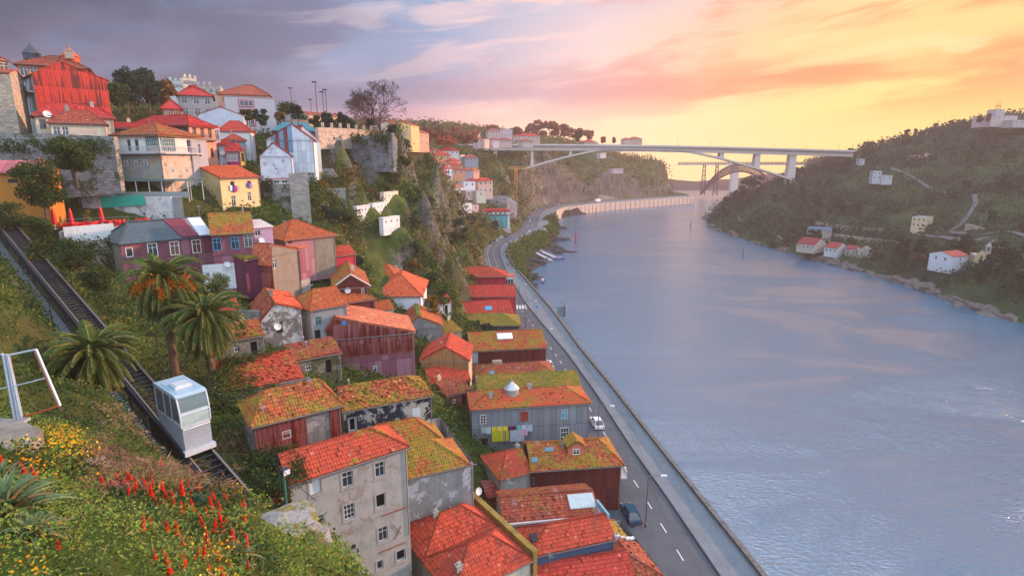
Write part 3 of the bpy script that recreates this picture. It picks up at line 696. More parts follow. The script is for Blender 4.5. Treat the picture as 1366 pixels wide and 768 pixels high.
def hR(x, y):
    x = np.asarray(x, float); y = np.asarray(y, float); s = x-rshX(y)
    z = np.maximum(_rR(x, y), 2.5); k = np.clip(s/7.0, 0, 1)
    return -1.5*(1-k)+z*k
def hR1(x, y): return float(hR(np.array([x]), np.array([y]))[0])
def m_terrain(name, g1, g2, rock, lo, hi, gsc=.12, rs=.05, brown=(.085,.060,.03)):
    q = NT(name); P = q.coord('pos'); g = q.n.new('ShaderNodeNewGeometry'); nz = q.sep(g.outputs['True Normal'])[2]
    n1 = q.noise(P, gsc, 6, .65); n2 = q.noise(P, gsc*9, 5, .7); n3 = q.noise(P, gsc*.35, 4)
    gr = q.mix(q.ramp(n1, .38, .62), g1, g2); gr = q.mix(q.math('MULTIPLY', q.ramp(n3, .48, .62), .7), gr, brown); gr = q.mix(q.math('MULTIPLY', n2, .6), gr, mul(g1,.5))
    rk = q.mix(n2, mul(rock,.5), mul(rock,1.4)); rk = q.mix(q.ramp(q.noise(q.scale(P,(1,1,.3)), rs*4, 6, .7), .4, .65), rk, mul(rock,.45))
    f = q.math('ADD', nz, q.math('MULTIPLY', q.math('SUBTRACT', n1, .5), .35)); f = q.ramp(f, lo, hi)
    return q.done(q.mix(f, rk, gr), .95, q.bump(q.math('ADD', n2, n1), .8, .5), spec=.03)
def grid_terrain(name, Yr, xa, xb, nx, hf, mat, amp, seed, rug=None):
    ny = len(Yr); t = np.linspace(0,1,nx); Y = np.repeat(Yr[:,None], nx, 1); X = xa(Yr)[:,None]*(1-t)+xb(Yr)[:,None]*t
    Z = hf(X, Y); e1 = fnoise(X, Y, .09, 5, seed); e2 = fnoise(X, Y, .45, 3, seed+3)
    gy, gx = np.gradient(Z); sl = np.hypot(gx/np.maximum(.05,np.gradient(X,axis=1)), gy/np.maximum(.05,np.gradient(Y,axis=0)))
    A = amp(X, Y)
    e3 = fnoise(X+Z*.7, Y-Z*.5, .16, 4, seed+9); Z = Z+A*(e1*(.12+1.3*np.clip(sl,0,2))*1.2+e2*.35*(.4+np.clip(sl,0,2))+e3*.9*np.clip(sl,0,2.5))
    V = np.stack([X,Y,Z],-1).reshape(-1,3); idx = np.arange(ny*nx).reshape(ny,nx)
    F = np.stack([idx[:-1,:-1],idx[:-1,1:],idx[1:,1:],idx[1:,:-1]],-1).reshape(-1,4)
    o = np_mesh(name, V, F, mat, smooth=True); tag(o, kind='structure'); return X, Y, Z, sl
YL = np.concatenate([np.linspace(1.5,20,36)[:-1], 20*np.exp(np.linspace(0, math.log(50), 290))])
def ampL(X, Y):
    d = leftX(Y)-X; k = np.clip((d-3)/10, 0, 1)
    return k*np.interp(Y,[0,20,60,120,160,300,500,900],[.25,.3,.45,.9,3.0,4.5,4.5,4.5])
M_TL = m_terrain('hillside_ground', (.045,.075,.018), (.11,.13,.035), (.135,.13,.115), .28, .52)
XL, YLg, ZL, SL = grid_terrain('hillside', YL, lambda Y: -np.minimum(1.25*Y+70, 860), lambda Y: parX(Y)-.1, 330, hL, M_TL, ampL, 1.3)
M_TR = m_terrain('far_bank_ground', (.030,.065,.032), (.070,.11,.045), (.30,.25,.21), .35, .60, .05, .03, (.04,.045,.035))
YR_ = np.concatenate([np.linspace(-20,100,30)[:-1], 100*np.exp(np.linspace(0, math.log(12), 200))])
XR, YRg, ZR, SR_ = grid_terrain('far_bank', YR_, lambda Y: rshX(Y)-2, lambda Y: np.minimum(rshX(Y)+250+Y*.75, 1100), 220, hR, M_TR, lambda X,Y: np.clip((X-rshX(Y))/12,.12,1)*np.interp(Y,[0,200,600],[1.2,1.6,1.6]), 5.7)
# distant hills closing the horizon
def far_hills():
    xs = np.linspace(-850,1100,160); rows = []
    for k,(Y,s) in enumerate(((1080,0),(1140,.55),(1220,1),(1340,1.1))):
        rows.append([(x, Y, -2+s*(1-.72*math.exp(-((x-450)/230)**2))*(26+38*abs(x/1000)+14*mn.noise(Vector((x*.004,k,0)))+7*mn.noise(Vector((x*.02,k,3))))) for x in xs])
    V = np.array(rows).reshape(-1,3); idx = np.arange(4*160).reshape(4,160)
    F = np.stack([idx[:-1,:-1],idx[:-1,1:],idx[1:,1:],idx[1:,:-1]],-1).reshape(-1,4)
    tag(np_mesh('distant_hills', V, F, m_terrain('distant_hill_ground',(.07,.06,.06),(.10,.08,.07),(.2,.18,.15),.3,.5,.01), smooth=True), kind='structure')  # pinkish haze is put into the hill colours themselves
far_hills()
# rocky foreshore between viaduct and water
def foreshore():
    Yr = np.linspace(228, 600, 180); t = np.linspace(-.02, 1.12, 30)
    X0 = parX(Yr)-.3; X1 = np.maximum(shoreX(Yr), X0+1.0); X = X0[:,None]*(1-t)+X1[:,None]*t; Y = np.repeat(Yr[:,None], 30, 1)
    k = np.clip(t,0,1)[None]; Z = 7.6*(1-k)**1.3-1.3*np.clip((t-.85)/.25,0,1)[None]+np.zeros_like(X)
    n = fnoise(X,Y,.18,5,2.2); Z = Z+n*2.6*np.clip(k*4,0,1)*(np.clip((1.1-t)/.3,.0,1))[None]
    Z[:,0] = 6.5
    V = np.stack([X,Y,Z],-1).reshape(-1,3); idx = np.arange(180*30).reshape(180,30); F = np.stack([idx[:-1,:-1],idx[:-1,1:],idx[1:,1:],idx[1:,:-1]],-1).reshape(-1,4)
    tag(np_mesh('rocky_shore', V, F, m_terrain('shore_rock',(.05,.08,.03),(.08,.10,.03),(.045,.045,.05),.80,.97,.2), smooth=False), kind='structure')
foreshore()
# ------------------------------------------------------------ water
def make_water():
    q = NT('river_water'); P = q.coord('pos')
    w1 = q.noise(q.scale(P,(.95,1.9,1)), 1.0, 4, .65); w2 = q.noise(q.scale(P,(1,1,1),(31,7,0)), .16, 4, .6, .6); w3 = q.noise(q.scale(P,(.5,1,1)), 2.6, 2, .5)
    sw = q.noise(q.scale(P,(.011,.026,1)), 1.0, 6, .65, 1.2)
    h = q.math('ADD', q.math('MULTIPLY', w1, 1.0), q.math('ADD', q.math('MULTIPLY', w2, 1.2), q.math('MULTIPLY', w3, .12)))
    bp = q.n.new('ShaderNodeBump'); q.link(h, bp.inputs['Height']); bp.inputs['Distance'].default_value = .42
    q.link(q.math('MULTIPLY_ADD', q.ramp(sw, .38, .62), .50, .28), bp.inputs['Strength'])
    col = q.mix(q.noise(P, .02, 4), (.015,.10,.18), (.03,.12,.20))
    q.b.inputs['IOR'].default_value = 2.9
    m = q.done(col, .17, bp.outputs[0], 0.0, 1.0)
    V = [(-60,-60,0),(1500,-60,0),(1500,1400,0),(-60,1400,0)]
    nx, ny = 14, 14; xs = np.linspace(-40,1130,nx); ys = np.linspace(-55,1300,ny); X,Y = np.meshgrid(xs,ys)
    V = np.stack([X,Y,np.zeros_like(X)],-1).reshape(-1,3); idx = np.arange(nx*ny).reshape(ny,nx); F = np.stack([idx[:-1,:-1],idx[:-1,1:],idx[1:,1:],idx[1:,:-1]],-1).reshape(-1,4)
    tag(np_mesh('river_water', V, F, m), kind='structure')
make_water()
def base_ground():
    q = NT('base_earth'); m = q.done((.06,.06,.04), .95)
    tag(np_mesh('ground', [(-890,-60,-3),(1140,-60,-3),(1140,1410,-3),(-890,1410,-3)], [(0,1,2,3)], m), kind='structure')
base_ground()
# ------------------------------------------------------------ road, promenade, parapet
def m_asphalt(c, sc=1.0):
    q = NT('asphalt'); P = q.coord('pos'); n = q.noise(P, .35, 5, .65); f = q.noise(P, 9, 3); lane = q.noise(q.scale(P,(.9,.03,1)), 1, 4, .6)
    col = q.mix(f, mul(c,.85), mul(c,1.15)); col = q.mix(q.math('MULTIPLY', q.ramp(n,.42,.68), .45), col, mul(c,.65)); col = q.mix(q.math('MULTIPLY', q.ramp(lane,.5,.7), .5), col, mul(c,.6))
    cr = q.vor(P, .22, 'Distance', 'DISTANCE_TO_EDGE'); col = q.mix(q.math('MULTIPLY', q.math('LESS_THAN', cr, .006), .5), col, mul(c,.3))
    return q.done(col, .72, q.bump(f, .2, .01), spec=.35)
def strip(name, Yr, x0, x1, z, mat, thick=None, kind='structure', mi=0):
    Xa = x0(Yr); Xb = x1(Yr); n = len(Yr); V = []; F = []
    for i in range(n): V += [(Xa[i],Yr[i],z),(Xb[i],Yr[i],z)]
    for i in range(n-1): F.append((2*i,2*i+1,2*i+3,2*i+2))
    if thick:
        b = len(V); 
        for i in range(n): V += [(Xa[i],Yr[i],z-thick),(Xb[i],Yr[i],z-thick)]
        for i in range(n-1): F += [(2*i,2*i+2,b+2*i+2,b+2*i),(2*i+1,b+2*i+1,b+2*i+3,2*i+3)]
        F += [(0,b,b+1,1),(2*n-2,2*n-1,b+2*n-1,b+2*n-2)]
    return np_mesh(name, V, F, mat)
Yd = np.concatenate([np.arange(30,300,3.0), np.arange(300,800,6.0)])
A_ROAD = m_asphalt((.085,.095,.11)); A_PROM = m_asphalt((.17,.19,.21)); A_WALK = m_asphalt((.16,.16,.165))
tag(strip('road', Yd, lambda Y: leftX(Y)+.8, curbX, 8.0, A_ROAD), kind='structure')
tag(strip('promenade', Yd, curbX, lambda Y: parX(Y)+.05, 8.13, A_PROM, .4), kind='structure')
tag(strip('pavement', Yd[Yd<330], lambda Y: leftX(Y)-1.3, lambda Y: leftX(Y)+.8, 8.13, A_WALK, .4), kind='structure')
tag(strip('kerb', Yd[Yd<420], lambda Y: curbX(Y)-.14, lambda Y: curbX(Y)+.10, 8.16, m_plain((.03,.035,.04)), .4), kind='structure')
M_PAINT = m_plain((.75,.75,.74), .6)
def markings():
    mb = MB(); 
    def seg(Ya, Yb, off, w):
        xa = float(curbX(Ya))-off; xb = float(curbX(Yb))-off; mb.face([(xa-w,Ya,8.006),(xa+w,Ya,8.006),(xb+w,Yb,8.006),(xb-w,Yb,8.006)])
    Y = 33.0
    while Y < 395:
        seg(Y, Y+2.0, 3.1, .06); Y += 5.2 if Y < 170 else 4.0
    for Y in np.arange(186, 340, 3): seg(Y, Y+3.02, 6.3, .06)
    for k in range(7):   # zebra crossing
        x = float(curbX(180))-.7-k*.92; mb.face([(x-.5,177.5,8.007),(x,177.5,8.007),(x-.08,182.5,8.007),(x-.58,182.5,8.007)])
    for k in range(2):
        for Y in np.arange(400,560,9): seg(Y, Y+4, 3.5+k*3.5, .08)
    tag(mb.build('road_markings', [M_PAINT]), kind='structure')
markings()
M_CONC = m_plaster((.26,.26,.25),(.09,.09,.08),.7)
def river_wall():
    Ys = Yd[(Yd<=245)]; mb = MB()
    for i in range(len(Ys)-1):
        a = float(parX(Ys[i])); b = float(parX(Ys[i+1])); ya, yb = Ys[i], Ys[i+1]
        # low parapet + wall face down to the water
        for (o0,o1,z0,z1) in ((0.05,.55,-2,8.55),(-.05,.65,8.553,8.72)):
            p = [(a+o0,ya),(a+o1,ya),(b+o1,yb),(b+o0,yb)]; mb.prism(p, z0, z1)
    o = mb.build('river_wall', [m_plaster((.16,.155,.15),(.05,.05,.045),.8)])
    tag(o, 'long dark stone quay wall with low parapet between promenade and river', 'wall')
river_wall()
RED1, RED2 = (.53,.075,.034), (.46,.055,.025)
ORA, ORB = (.50,.115,.032), (.36,.07,.026)
OLD, OLDB = (.40,.085,.04), (.24,.05,.03)
OLIVE = (.24,.19,.02)
T_RED = m_tile(RED1, (.40,.05,.025), 0.05, OLIVE, .5); T_RED2 = m_tile((.55,.06,.035), (.40,.04,.025), .15, OLIVE, .3)
T_REDM = m_tile(RED1, (.42,.06,.03), .42, OLIVE, .35); T_MOSS = m_tile(ORA, ORB, .88, OLIVE, .4); T_MOSSY = m_tile(ORA, OLDB, .68, OLIVE, .4)
T_OLD = m_tile(OLD, OLDB, .45, OLIVE, .6); T_ORA = m_tile(ORA, ORB, .30, OLIVE, .3); T_GREEN = m_tile((.40,.14,.03), OLDB, 1.05, (.17,.17,.02), .4)
T_PINK = m_tile((.62,.17,.09), (.45,.10,.05), .1, OLIVE, .3)
P_GREY = m_plaster((.34,.335,.31), (.15,.15,.14), .55, (.26,.22,.18), .25); P_GREY2 = m_plaster((.25,.26,.26), (.10,.10,.10), .6, (.42,.42,.41), .3)
P_WHITE = m_plaster((.66,.67,.66), (.28,.29,.30), .35); P_CREAM = m_plaster((.58,.50,.38), (.22,.18,.14), .5); P_YEL = m_plaster((.60,.44,.19), (.20,.17,.12), .55)
P_RUIN = m_plaster((.58,.56,.51), (.15,.14,.13), .75, (.20,.18,.16), .55); P_BROWNG = m_plaster((.23,.20,.16), (.11,.10,.09), .6)
S_STONE = m_stone((.23,.215,.19)); S_STONEL = m_stone((.36,.33,.28)); S_DARK = m_stone((.15,.14,.13), green=.4); S_GREEN = m_stone((.22,.20,.17), green=.7)
C_RUST = m_corr((.34,.10,.095), (.17,.022,.008), .66); C_PURP = m_corr((.26,.09,.12), (.20,.05,.03), .30, (.34,.15,.19), .16, 1.1, 4); C_DRED = m_corr((.10,.018,.014), (.13,.022,.012), .6, None, .3, .8, 3.2)
C_GREYC = m_corr((.21,.235,.26), (.13,.11,.10), .12, None, .22, 1.0, 3.6); C_BROWN = m_corr((.27,.10,.04), (.20,.06,.025), .4, None, .25, .9, 2.4); C_DP = m_corr((.12,.025,.06), (.14,.03,.02), .25, None, .2, 1.0, 5)
C_CRIM = m_corr((.36,.022,.035), (.22,.02,.02), .15, None, .3, 1.2, 5)
W_WOOD = m_wood((.30,.16,.065)); W_WOODR = m_wood((.28,.09,.03), .35)
BL_W = m_slate((.045,.075,.13)); SL_D = m_slate((.04,.05,.065))
BLUEF = (.05,.35,.60); GRF = (.5,.5,.47); DKF = (.12,.11,.10)
st = lambda **k: k
H = house
G_ST = 'tile roofed houses along the river road'; 
# --- grey three storey block in the foreground
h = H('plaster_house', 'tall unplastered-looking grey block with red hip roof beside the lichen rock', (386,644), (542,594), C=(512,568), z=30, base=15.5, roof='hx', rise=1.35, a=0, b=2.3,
  wall=P_GREY, side=m_plaster((.27,.27,.26),(.13,.13,.12),.6), tile=T_REDM, ov=.22, wins=[
  ('F',420.6,648.7,.95,1.35,st(grid=(1,1),glass=P_WHITE,frame=GRF)),('F',463.7,639,.95,1.4,st(frame=GRF)),('F',506.8,626,.9,1.4,st(frame=GRF)),
  ('F',428,693.6,.6,1.0,st(grid=(1,2),frame=GRF)),('F',466,682,.95,1.4,st(frame=GRF,grid=(3,3))),('F',508,667.5,.9,1.35,st(kind='open',frame=GRF)),
  ('F',511,711.6,.9,1.4,st(frame=GRF,grid=(2,2))),('F',471,729,.45,.5,st(grid=(1,1),sw=.06,frame=DKF)),('F',507,753,.6,.9,st(grid=(1,1),frame=GRF)),('F',535,740,.9,1.1,st(kind='open',frame=GRF))])
def iron_strip(h, px0,py0,px1,py1, rad=.03):
    u0,z0 = h.hit('F',px0,py0); u1,z1 = h.hit('F',px1,py1); mb = MB(); mb.tube([(u0,-.06,z0),(u1,-.06,z1)], rad, 5); mb.build('rusty_bracket', [m_plain((.22,.05,.02))], h.root)
iron_strip(h, 509,687,541,676,.05); iron_strip(h, 506,736,541,722,.05); iron_strip(h, 526,719,535,700); iron_strip(h, 524,699,535,711)
# --- rusty mossy house left of it
h = H('mossy_house', 'low house with mossy orange hip roof and loose rusty sheets beside the funicular', (338,566), (454,538), D=5.4, z=33, base=28.6, roof='hx', rise=1.7, a=1.6, b=1.2,
  wall=m_plaster((.20,.20,.20),(.08,.08,.08),.6,(.30,.30,.29),.4), side=P_GREY2, tile=T_MOSSY, ov=.3, rag=.2,
  wins=[('F',382,579,.75,.75,st(grid=(1,2),frame=GRF,surf=1,sur=False)),('L',322,580,.8,1.5,st(kind='open'))],
  sheet=[('F',0.0,.58,.1,C_RUST,None,1,.62),('F',.86,1.0,-.4,C_RUST,None,1,.5)], chim=[(1.0,.9,4.6,.7,.2,.2)])
h = H('overgrown_house', 'low white house whose red roof is half buried under creepers', (300,523), (404,502), D=5, z=32.6, base=29.5, roof='sx', rise=1.6, wall=P_WHITE, tile=T_REDM, rag=1.2, ov=.2)
GROWN = h
h = H('ruined_house', 'dark blue tarred ruin with part of its orange roof fallen in', (458,547), (576,526), D=6, z=28.2, base=21, roof='hx', rise=1.5, a=0, b=2.2,
  wall=m_plaster((.022,.028,.045),(.03,.03,.04),.3,(.40,.37,.30),.42), side=m_plaster((.30,.28,.24)), tile=T_MOSSY, rag=2.2, ov=.2,
  wins=[('F',556,551,1.0,1.5,st(grid=(3,4),glass=P_WHITE,frame=WHITE,sur=False)),('F',470,566,.7,1.5,st(kind='open'))], chim=[(1.6,-.35,1.5,2.8,.7,.6)])
h = H('grey_house', 'grey stuccoed house with two tandem mossy hip roofs behind the tall grey block', (530,638), (631,615), D=11.5, z=24, base=12, rise=1.7, ov=.3,
  wall=m_plaster((.27,.27,.26),(.12,.12,.12),.6,(.46,.46,.46),.35), tile=[T_MOSSY,T_MOSS], subs=[(0,0,7.4,5.6,'hx',1.9,0,3.0,.5),(-.3,5.4,6.6,11.5,'hx',2.0,0,2.6,.5)])
# --- big red roof with twin hips
def house_xy(name, label, A, u, L, D, z, **k):
    # world coordinates version: turn into pixel calls through exact points
    A = Vector((A[0],A[1],z)); u = Vector((u[0],u[1],0)).normalized(); B = A+u*L
    def pix(p):
        d = p-Vector((0,0,CZ)); zc = cP*d.y-sP*d.z; return (683+FPX*d.x/zc, 384-FPX*(sP*d.y+cP*d.z)/zc)
    return H(name, label, pix(A), pix(B), D=D, z=z, **k)
h = house_xy('red_roof_house', 'cream house in front with bright new red twin hip roofs and a mossy parapet', (-5.0,42.1), (.82,.57), 8.4, 11.4, 18, base=10, rise=1.8, wall=P_CREAM, side=P_CREAM,
  tile=[T_RED,T_RED], subs=[(-.1,0,8.3,5.7,'hx',1.9,3.2,2.8,.5),(-.1,5.7,8.3,11.4,'hx',1.9,3.2,2.8,.5)])
mb = MB(); mb.box(8.3,-.4,6.2,8.75,11.9,8.75); mb.box(8.22,-.45,8.752,8.83,11.95,8.9); mb.build('parapet', [m_plaster((.30,.20,.05),(.08,.07,.03),.8)], h.root)
mb = MB(); mb.tube([(8.5,10.5,8.9),(8.5,10.5,9.9)], .04, 5); mb.build('aerial_mast', [m_metal()], h.root)
dish(h.root, (8.5,10.4,9.6), (.2,-1,.4), .42)
h = H('slate_blue_house', 'house with dark blue slate wall and bright red roof with a roof hatch', (708,741), (820,717), D=4.6, z=16, base=8.5, roof='hx', rise=1.35, a=2.6, b=0, wall=BL_W, side=m_plain((.20,.33,.42)), tile=T_RED, ov=.12)
mb = MB(); mb.box(h.L-.02,-.15,h.ze-.3,h.L+.28,h.D+.2,h.ze+.25); mb.box(h.L+.0,1.8,h.ze+.25,h.L+.26,h.D+.1,h.ze+1.6); mb.build('parapet', [m_plain((.20,.36,.46))], h.root)
def roof_box(h, u, v, w, d, z, hgt, mat, name='roof_hatch', tilt=.45):
    mb = MB(); T = Matrix.Translation((u,v,z)) @ Matrix.Rotation(tilt,4,'X'); mb.box(-w/2,-d/2,0,w/2,d/2,hgt,T=T); mb.box(-w/2-.06,-d/2-.06,-.06,w/2+.06,d/2+.06,0,T=T)
    return mb.build(name, [mat], h.roof)
roof_box(h, .9, 1.7, .7, .9, h.ze+.65, .22, m_plain((.03,.03,.035)))
h = H('patched_roof_house', 'low house with patchy old red tiles and a glazed white skylight', (672,700), (800,688), D=6.4, z=16.4, base=8.5, roof='hx', rise=1.2, a=0, b=0, wall=P_GREY2, tile=T_OLD, ov=.15, rag=.5, ants=[(1.2,.6,8.1,2.2)])
def skylight(h, u, v, w, d, z, tilt, n=6, col=(.55,.6,.6)):
    T = Matrix.Translation((u,v,z)) @ Matrix.Rotation(tilt,4,'X'); mb = MB(); mb.box(-w/2,-d/2,0,w/2,d/2,.12,T=T)
    o = mb.build('skylight', [m_plain((.5,.52,.5))], h.roof); g = MB()
    for i in range(n): g.box(-w/2+.06+i*(w-.1)/n,-d/2+.06,.121,-w/2+.02+(i+1)*(w-.1)/n,d/2-.06,.14,T=T)
    g.build('pane', [m_plain(col, .15)], o)
skylight(h, h.L-1.6, 1.9, 3.0, 1.9, h.ze+.78, .36, 7, (.42,.50,.50))
mb = MB(); mb.box(h.L-.05,-.1,h.ze-.1,h.L+.25,h.D/2,h.ze+.5); mb.box(-.1,-.25,h.ze+.02,h.L,-.05,h.ze+.22); mb.build('parapet', [m_plain((.45,.46,.47))], h.root)
h = H('red_roof_shed', 'lowest red roof cut by the bottom edge below the dark blue slate wall', (704,795), (846,772), D=5, z=13.2, base=8.3, roof='hx', rise=1.5, wall=BL_W, tile=T_RED2, ov=.1)
h = H('corner_house', 'roadside house at the bottom with moss over one hip and broken white ridge pieces', (816,779), (884,764), D=9.6, z=12, base=8.1, roof='hy', rise=1.6, wall=BL_W, side=P_GREY2, ov=.25,
  tile=[T_OLD,T_GREEN], subs=[(0,0,5.6,5.0,'hy',1.5,1.8,0,.5),(-.2,4.8,4.9,9.6,'hy',1.7,0,1.4,.5)], rag=.8)
mb = MB()
for i in range(7): mb.box(1+i*.6,4.6+random.uniform(-.2,.3),h.ze+.6+.9*(1-abs(i*.6+1-2.8)/2.8),1.5+i*.6,4.9+random.uniform(-.1,.3),h.ze+.8+.9*(1-abs(i*.6+1-2.8)/2.8))
mb.build('broken_ridge', [m_plaster((.7,.7,.68))], h.root)
# --- dark red corrugated house with dormer
h = H('corrugated_house', 'roadside house of dark red corrugated iron with mossy roof and a pink dormer', (709,626), (829,618), D=7.4, z=15, base=8.1, roof='hx', rise=1.7, a=0, b=2.2, wall=C_DRED, side=C_DRED, tile=T_MOSSY, ov=.35, rag=.5, wins=[('F',711.5,641,.35,1.1,st(grid=(1,1),sur=False,frame=DKF,surf=1))])
CORR = h
def dormer(h, u, v, w, d, z, hh, wallm, tilem):
    mb = MB(); mb.box(u-w/2,v,z-.8,u+w/2,v+d,z+hh)
    mb.face([(u-w/2,v,z+hh),(u+w/2,v,z+hh),(u,v,z+hh+w*.33)]); o = mb.build('dormer', [wallm], h.root)
    r = MB(); 
    for s in (-1,1): tile_patch(r, [(u+s*(w/2+.2),v-.2,z+hh-.1),(u+s*(w/2+.2),v+d,z+hh-.1),(u,v+d,z+hh+w*.36),(u,v-.2,z+hh+w*.36)], 0)
    r.build('dormer_roof', [tilem], o); window_parts(o, (u,v,z+hh*.42), (1,0,0), (0,-1,0), w*.42, hh*.62, dict(rec=-.03, sur=False, grid=(2,2)))
    cm = MB(); cap_run(cm, (u,v-.2,z+hh+w*.36),(u,v+d,z+hh+w*.36),.1); cm.build('ridge_tiles', [tilem], o)
dormer(h, h.hit('F',778,596)[0]-.55, 1.6, 2.2, 2.6, h.ze+.75, 1.35, m_plaster((.52,.16,.10)), T_MOSS)
def roof_pane(h, u, v, w, d, z, tilt, mat): roof_box(h, u, v, w, d, z, .06, mat, 'roof_window', tilt)
gl = m_plain((.10,.22,.30), .1)
roof_pane(h, 2.9, 2.6, 1.2, .6, h.ze+1.35, .43, gl); roof_pane(h, .6, 1.2, .7, .7, h.ze+.72, .43, gl)
mb = MB(); mb.box(h.L+.0,.6,4.2,h.L+1.1,3.6,4.4); 
for i in range(8): mb.box(h.L+1.0,.65+i*.4,4.4,h.L+1.08,.8+i*.4,5.2)
mb.box(h.L+.98,.6,5.2,h.L+1.1,3.6,5.3); mb.build('balcony', [m_plain((.6,.6,.58))], h.root)
h = H('stucco_annex', 'narrow grey stucco annex with red tiles joined to the dark red corrugated house', (668,638), (709,628), D=6.4, z=14.4, base=8.3, roof='hx', rise=1.7, a=2.2, b=0, wall=m_plaster((.36,.36,.33),(.16,.16,.15),.5), tile=T_REDM, ov=.3, wins=[('F',684,640,.35,.8,st(frame=WHITE,sur=False))])
h = H('tin_shed', 'small dark shed with rusty tin roof left of the stucco annex', (650,662), (690,655), D=3, z=12.2, base=8.3, roof='sx', rise=.5, wall=C_DRED, tile=C_RUST, lod=2, ov=.2)
# --- long grey corrugated block with laundry
h = H('grey_corrugated_house', 'long grey corrugated block with laundry, red mossy roof and round zinc lantern', (629,545), (786,536), D=5.8, z=19, base=8.3, roof='hx', rise=1.25, a=3.0, b=3.2, r=.6, wall=C_GREYC, side=C_GREYC, tile=m_tile(RED1,(.45,.10,.03),.55,OLIVE,.3), ov=.3, wins=[
  ('F',644.5,559,.9,1.4,st(grid=(2,3),sur=False,surf=1)),('F',699.5,555,1.1,1.5,st(sur=False,surf=1,frame=(.35,.04,.03),glass=m_glass((.25,.05,.03)))),('F',753,552,1.0,1.5,st(sur=False,surf=1,frame=(.4,.55,.6),glass=m_glass((.10,.30,.40)))),
  ('F',646,591,1.2,1.6,st(kind='open',frame=DKF,sur=False)),('F',753,579,1.3,2.3,st(grid=(3,3),sur=False,surf=1)),('F',647,620,1.1,1.6,st(sur=False,surf=1,grid=(2,2)))])
GREYC = h
mb = MB(); cu = h.hit('F',686,530)[0]; mb.lathe((cu,2.9,h.ze+.7),[(1.15,0),(1.15,1.0),(1.22,1.0),(1.22,1.08),(.55,1.75),(.1,2.15),(.1,2.25),(.02,2.6)],14); mb.build('zinc_lantern', [m_metal((.45,.48,.50),.5)], h.root)
h = H('moss_roof_house', 'house behind the lantern roof with a long roof wholly yellow with moss', (638,521), (774,514), D=6.5, z=19, base=8.3, roof='hx', rise=1.3, wall=P_GREY, tile=T_GREEN, ov=.2)
h = H('low_tile_house', 'low old roof with a broad ridge chimney between moss roof and brown iron wall', (634,506), (742,500), D=7.5, z=15, base=8.2, roof='hx', rise=1.5, a=3, b=3, wall=P_GREY, tile=T_OLD, ov=.2, chim=[(4.6,3.8,7.4,1.3,1.8,.8)])
roof_pane(h, 3.3, 1.3, .8, 1.0, h.ze+.65, .38, m_plain((.06,.25,.45),.2))
h = H('brown_iron_house', 'house with dark brown iron wall, mossy red roof and white skylight panel', (627,468), (729,463), D=11, z=17.2, base=8.2, roof='hx', rise=2.2, a=0, b=0, r=.5, wall=C_DRED, side=C_DRED, tile=m_tile((.50,.09,.03),(.35,.06,.03),.70,OLIVE,.4), ov=.2)
skylight(h, h.hit('F',676,452)[0]+.1, 3.7, 3.3, 2.0, h.ze+1.62, .37, 1, (.75,.78,.80))
mb = MB(); mb.box(0.02,-.02,0,1.6,-.10,h.ze-.3); mb.build('grey_panel', [m_plain((.35,.37,.38))], h.root)
h = H('hip_roof_house', 'dark walled house with mustard mossy hip roof behind the brown iron wall', (613,434), (693,433), D=8.5, z=16, base=8.2, roof='hx', rise=1.7, a=3.5, b=4.0, wall=m_stone((.10,.075,.06)), tile=T_GREEN, ov=.35)
h = H('blue_skylight_house', 'house with broad red roof and one blue skylight beside the zebra crossing', (613,424), (686,419), D=13, z=16, base=8.2, roof='hx', rise=2.4, a=0, b=0, wall=P_GREY2, tile=m_tile((.52,.05,.03),(.36,.04,.025),.2,OLIVE,.2), ov=.2)
roof_pane(h, h.hit('F',655,415)[0], 3.1, 1.7, 1.7, h.ze+1.3, .36, m_plain((.08,.30,.48),.2))
h = H('long_red_roof_house', 'narrow red and brown roof strip in front of the big crimson house', (617,396), (688,395), D=12, z=17.6, base=8.2, roof='hx', rise=2.0, wall=C_CRIM, tile=[T_RED2,T_OLD], ov=.2)
h = H('crimson_house', 'big crimson boarded house with red hip roof and small white glazed bay by the road', (598,369), (675,368), D=9, z=19, base=8.2, roof='hx', rise=2.4, a=7, b=6, wall=C_CRIM, side=C_CRIM, tile=T_RED, ov=.5, lod=1, wins=[])
mb = MB(); mb.box(h.L-.3,.6,7.0,h.L+2.4,4.6,10.4); mb.box(h.L-.3,.4,10.4,h.L+2.9,4.9,10.7, mi=1); mb.build('glazed_bay', [m_plain((.6,.6,.58)), T_PINK], h.root)
mb = MB()
for i in range(3): mb.box(h.L-.1+i*.85,.58,8.0,h.L+.6+i*.85,.55,9.6)
mb.build('bay_window', [M_GLASS], h.root)
h = H('brown_gable_house', 'tall house with brown boarded gable and new red roof behind the small red roof', (561,480), (625,480), D=8, z=21.5, base=9.5, roof='hy', rise=2.4, r=.52, wall=W_WOOD, side=m_plaster((.50,.42,.30)), tile=T_RED, ov=.3, sidewins=[('L',.85,1.4,.8,1.1,st(frame=(.3,.05,.04),sur=False))])
h = H('plank_house', 'tall narrow house of rusty brown sheets under a small bright red roof', (571,512), (627,506), D=3.4, z=18.7, base=8.8, roof='sx', rise=1.5, wall=C_BROWN, side=C_BROWN, tile=T_RED, ov=.2)
h = H('stone_gable_house', 'rough grey stone gable house with moss growing along its orange ridge', (541,437), (590,434), D=10, z=24, base=16.5, roof='hy', rise=2.1, r=.36, wall=m_plaster((.20,.20,.20),(.10,.10,.10),.6,(.33,.32,.30),.3), tile=[T_OLD,m_tile(ORA,ORB,.45,OLIVE,.3)], ov=.25)
mb = MB(); 
for i in range(22): mb.box(h.L*.36-.25-random.random()*.2, i*.4, h.ze+2.1, h.L*.36+.2+random.random()*.25, i*.4+.5, h.ze+2.2+random.random()*.22)
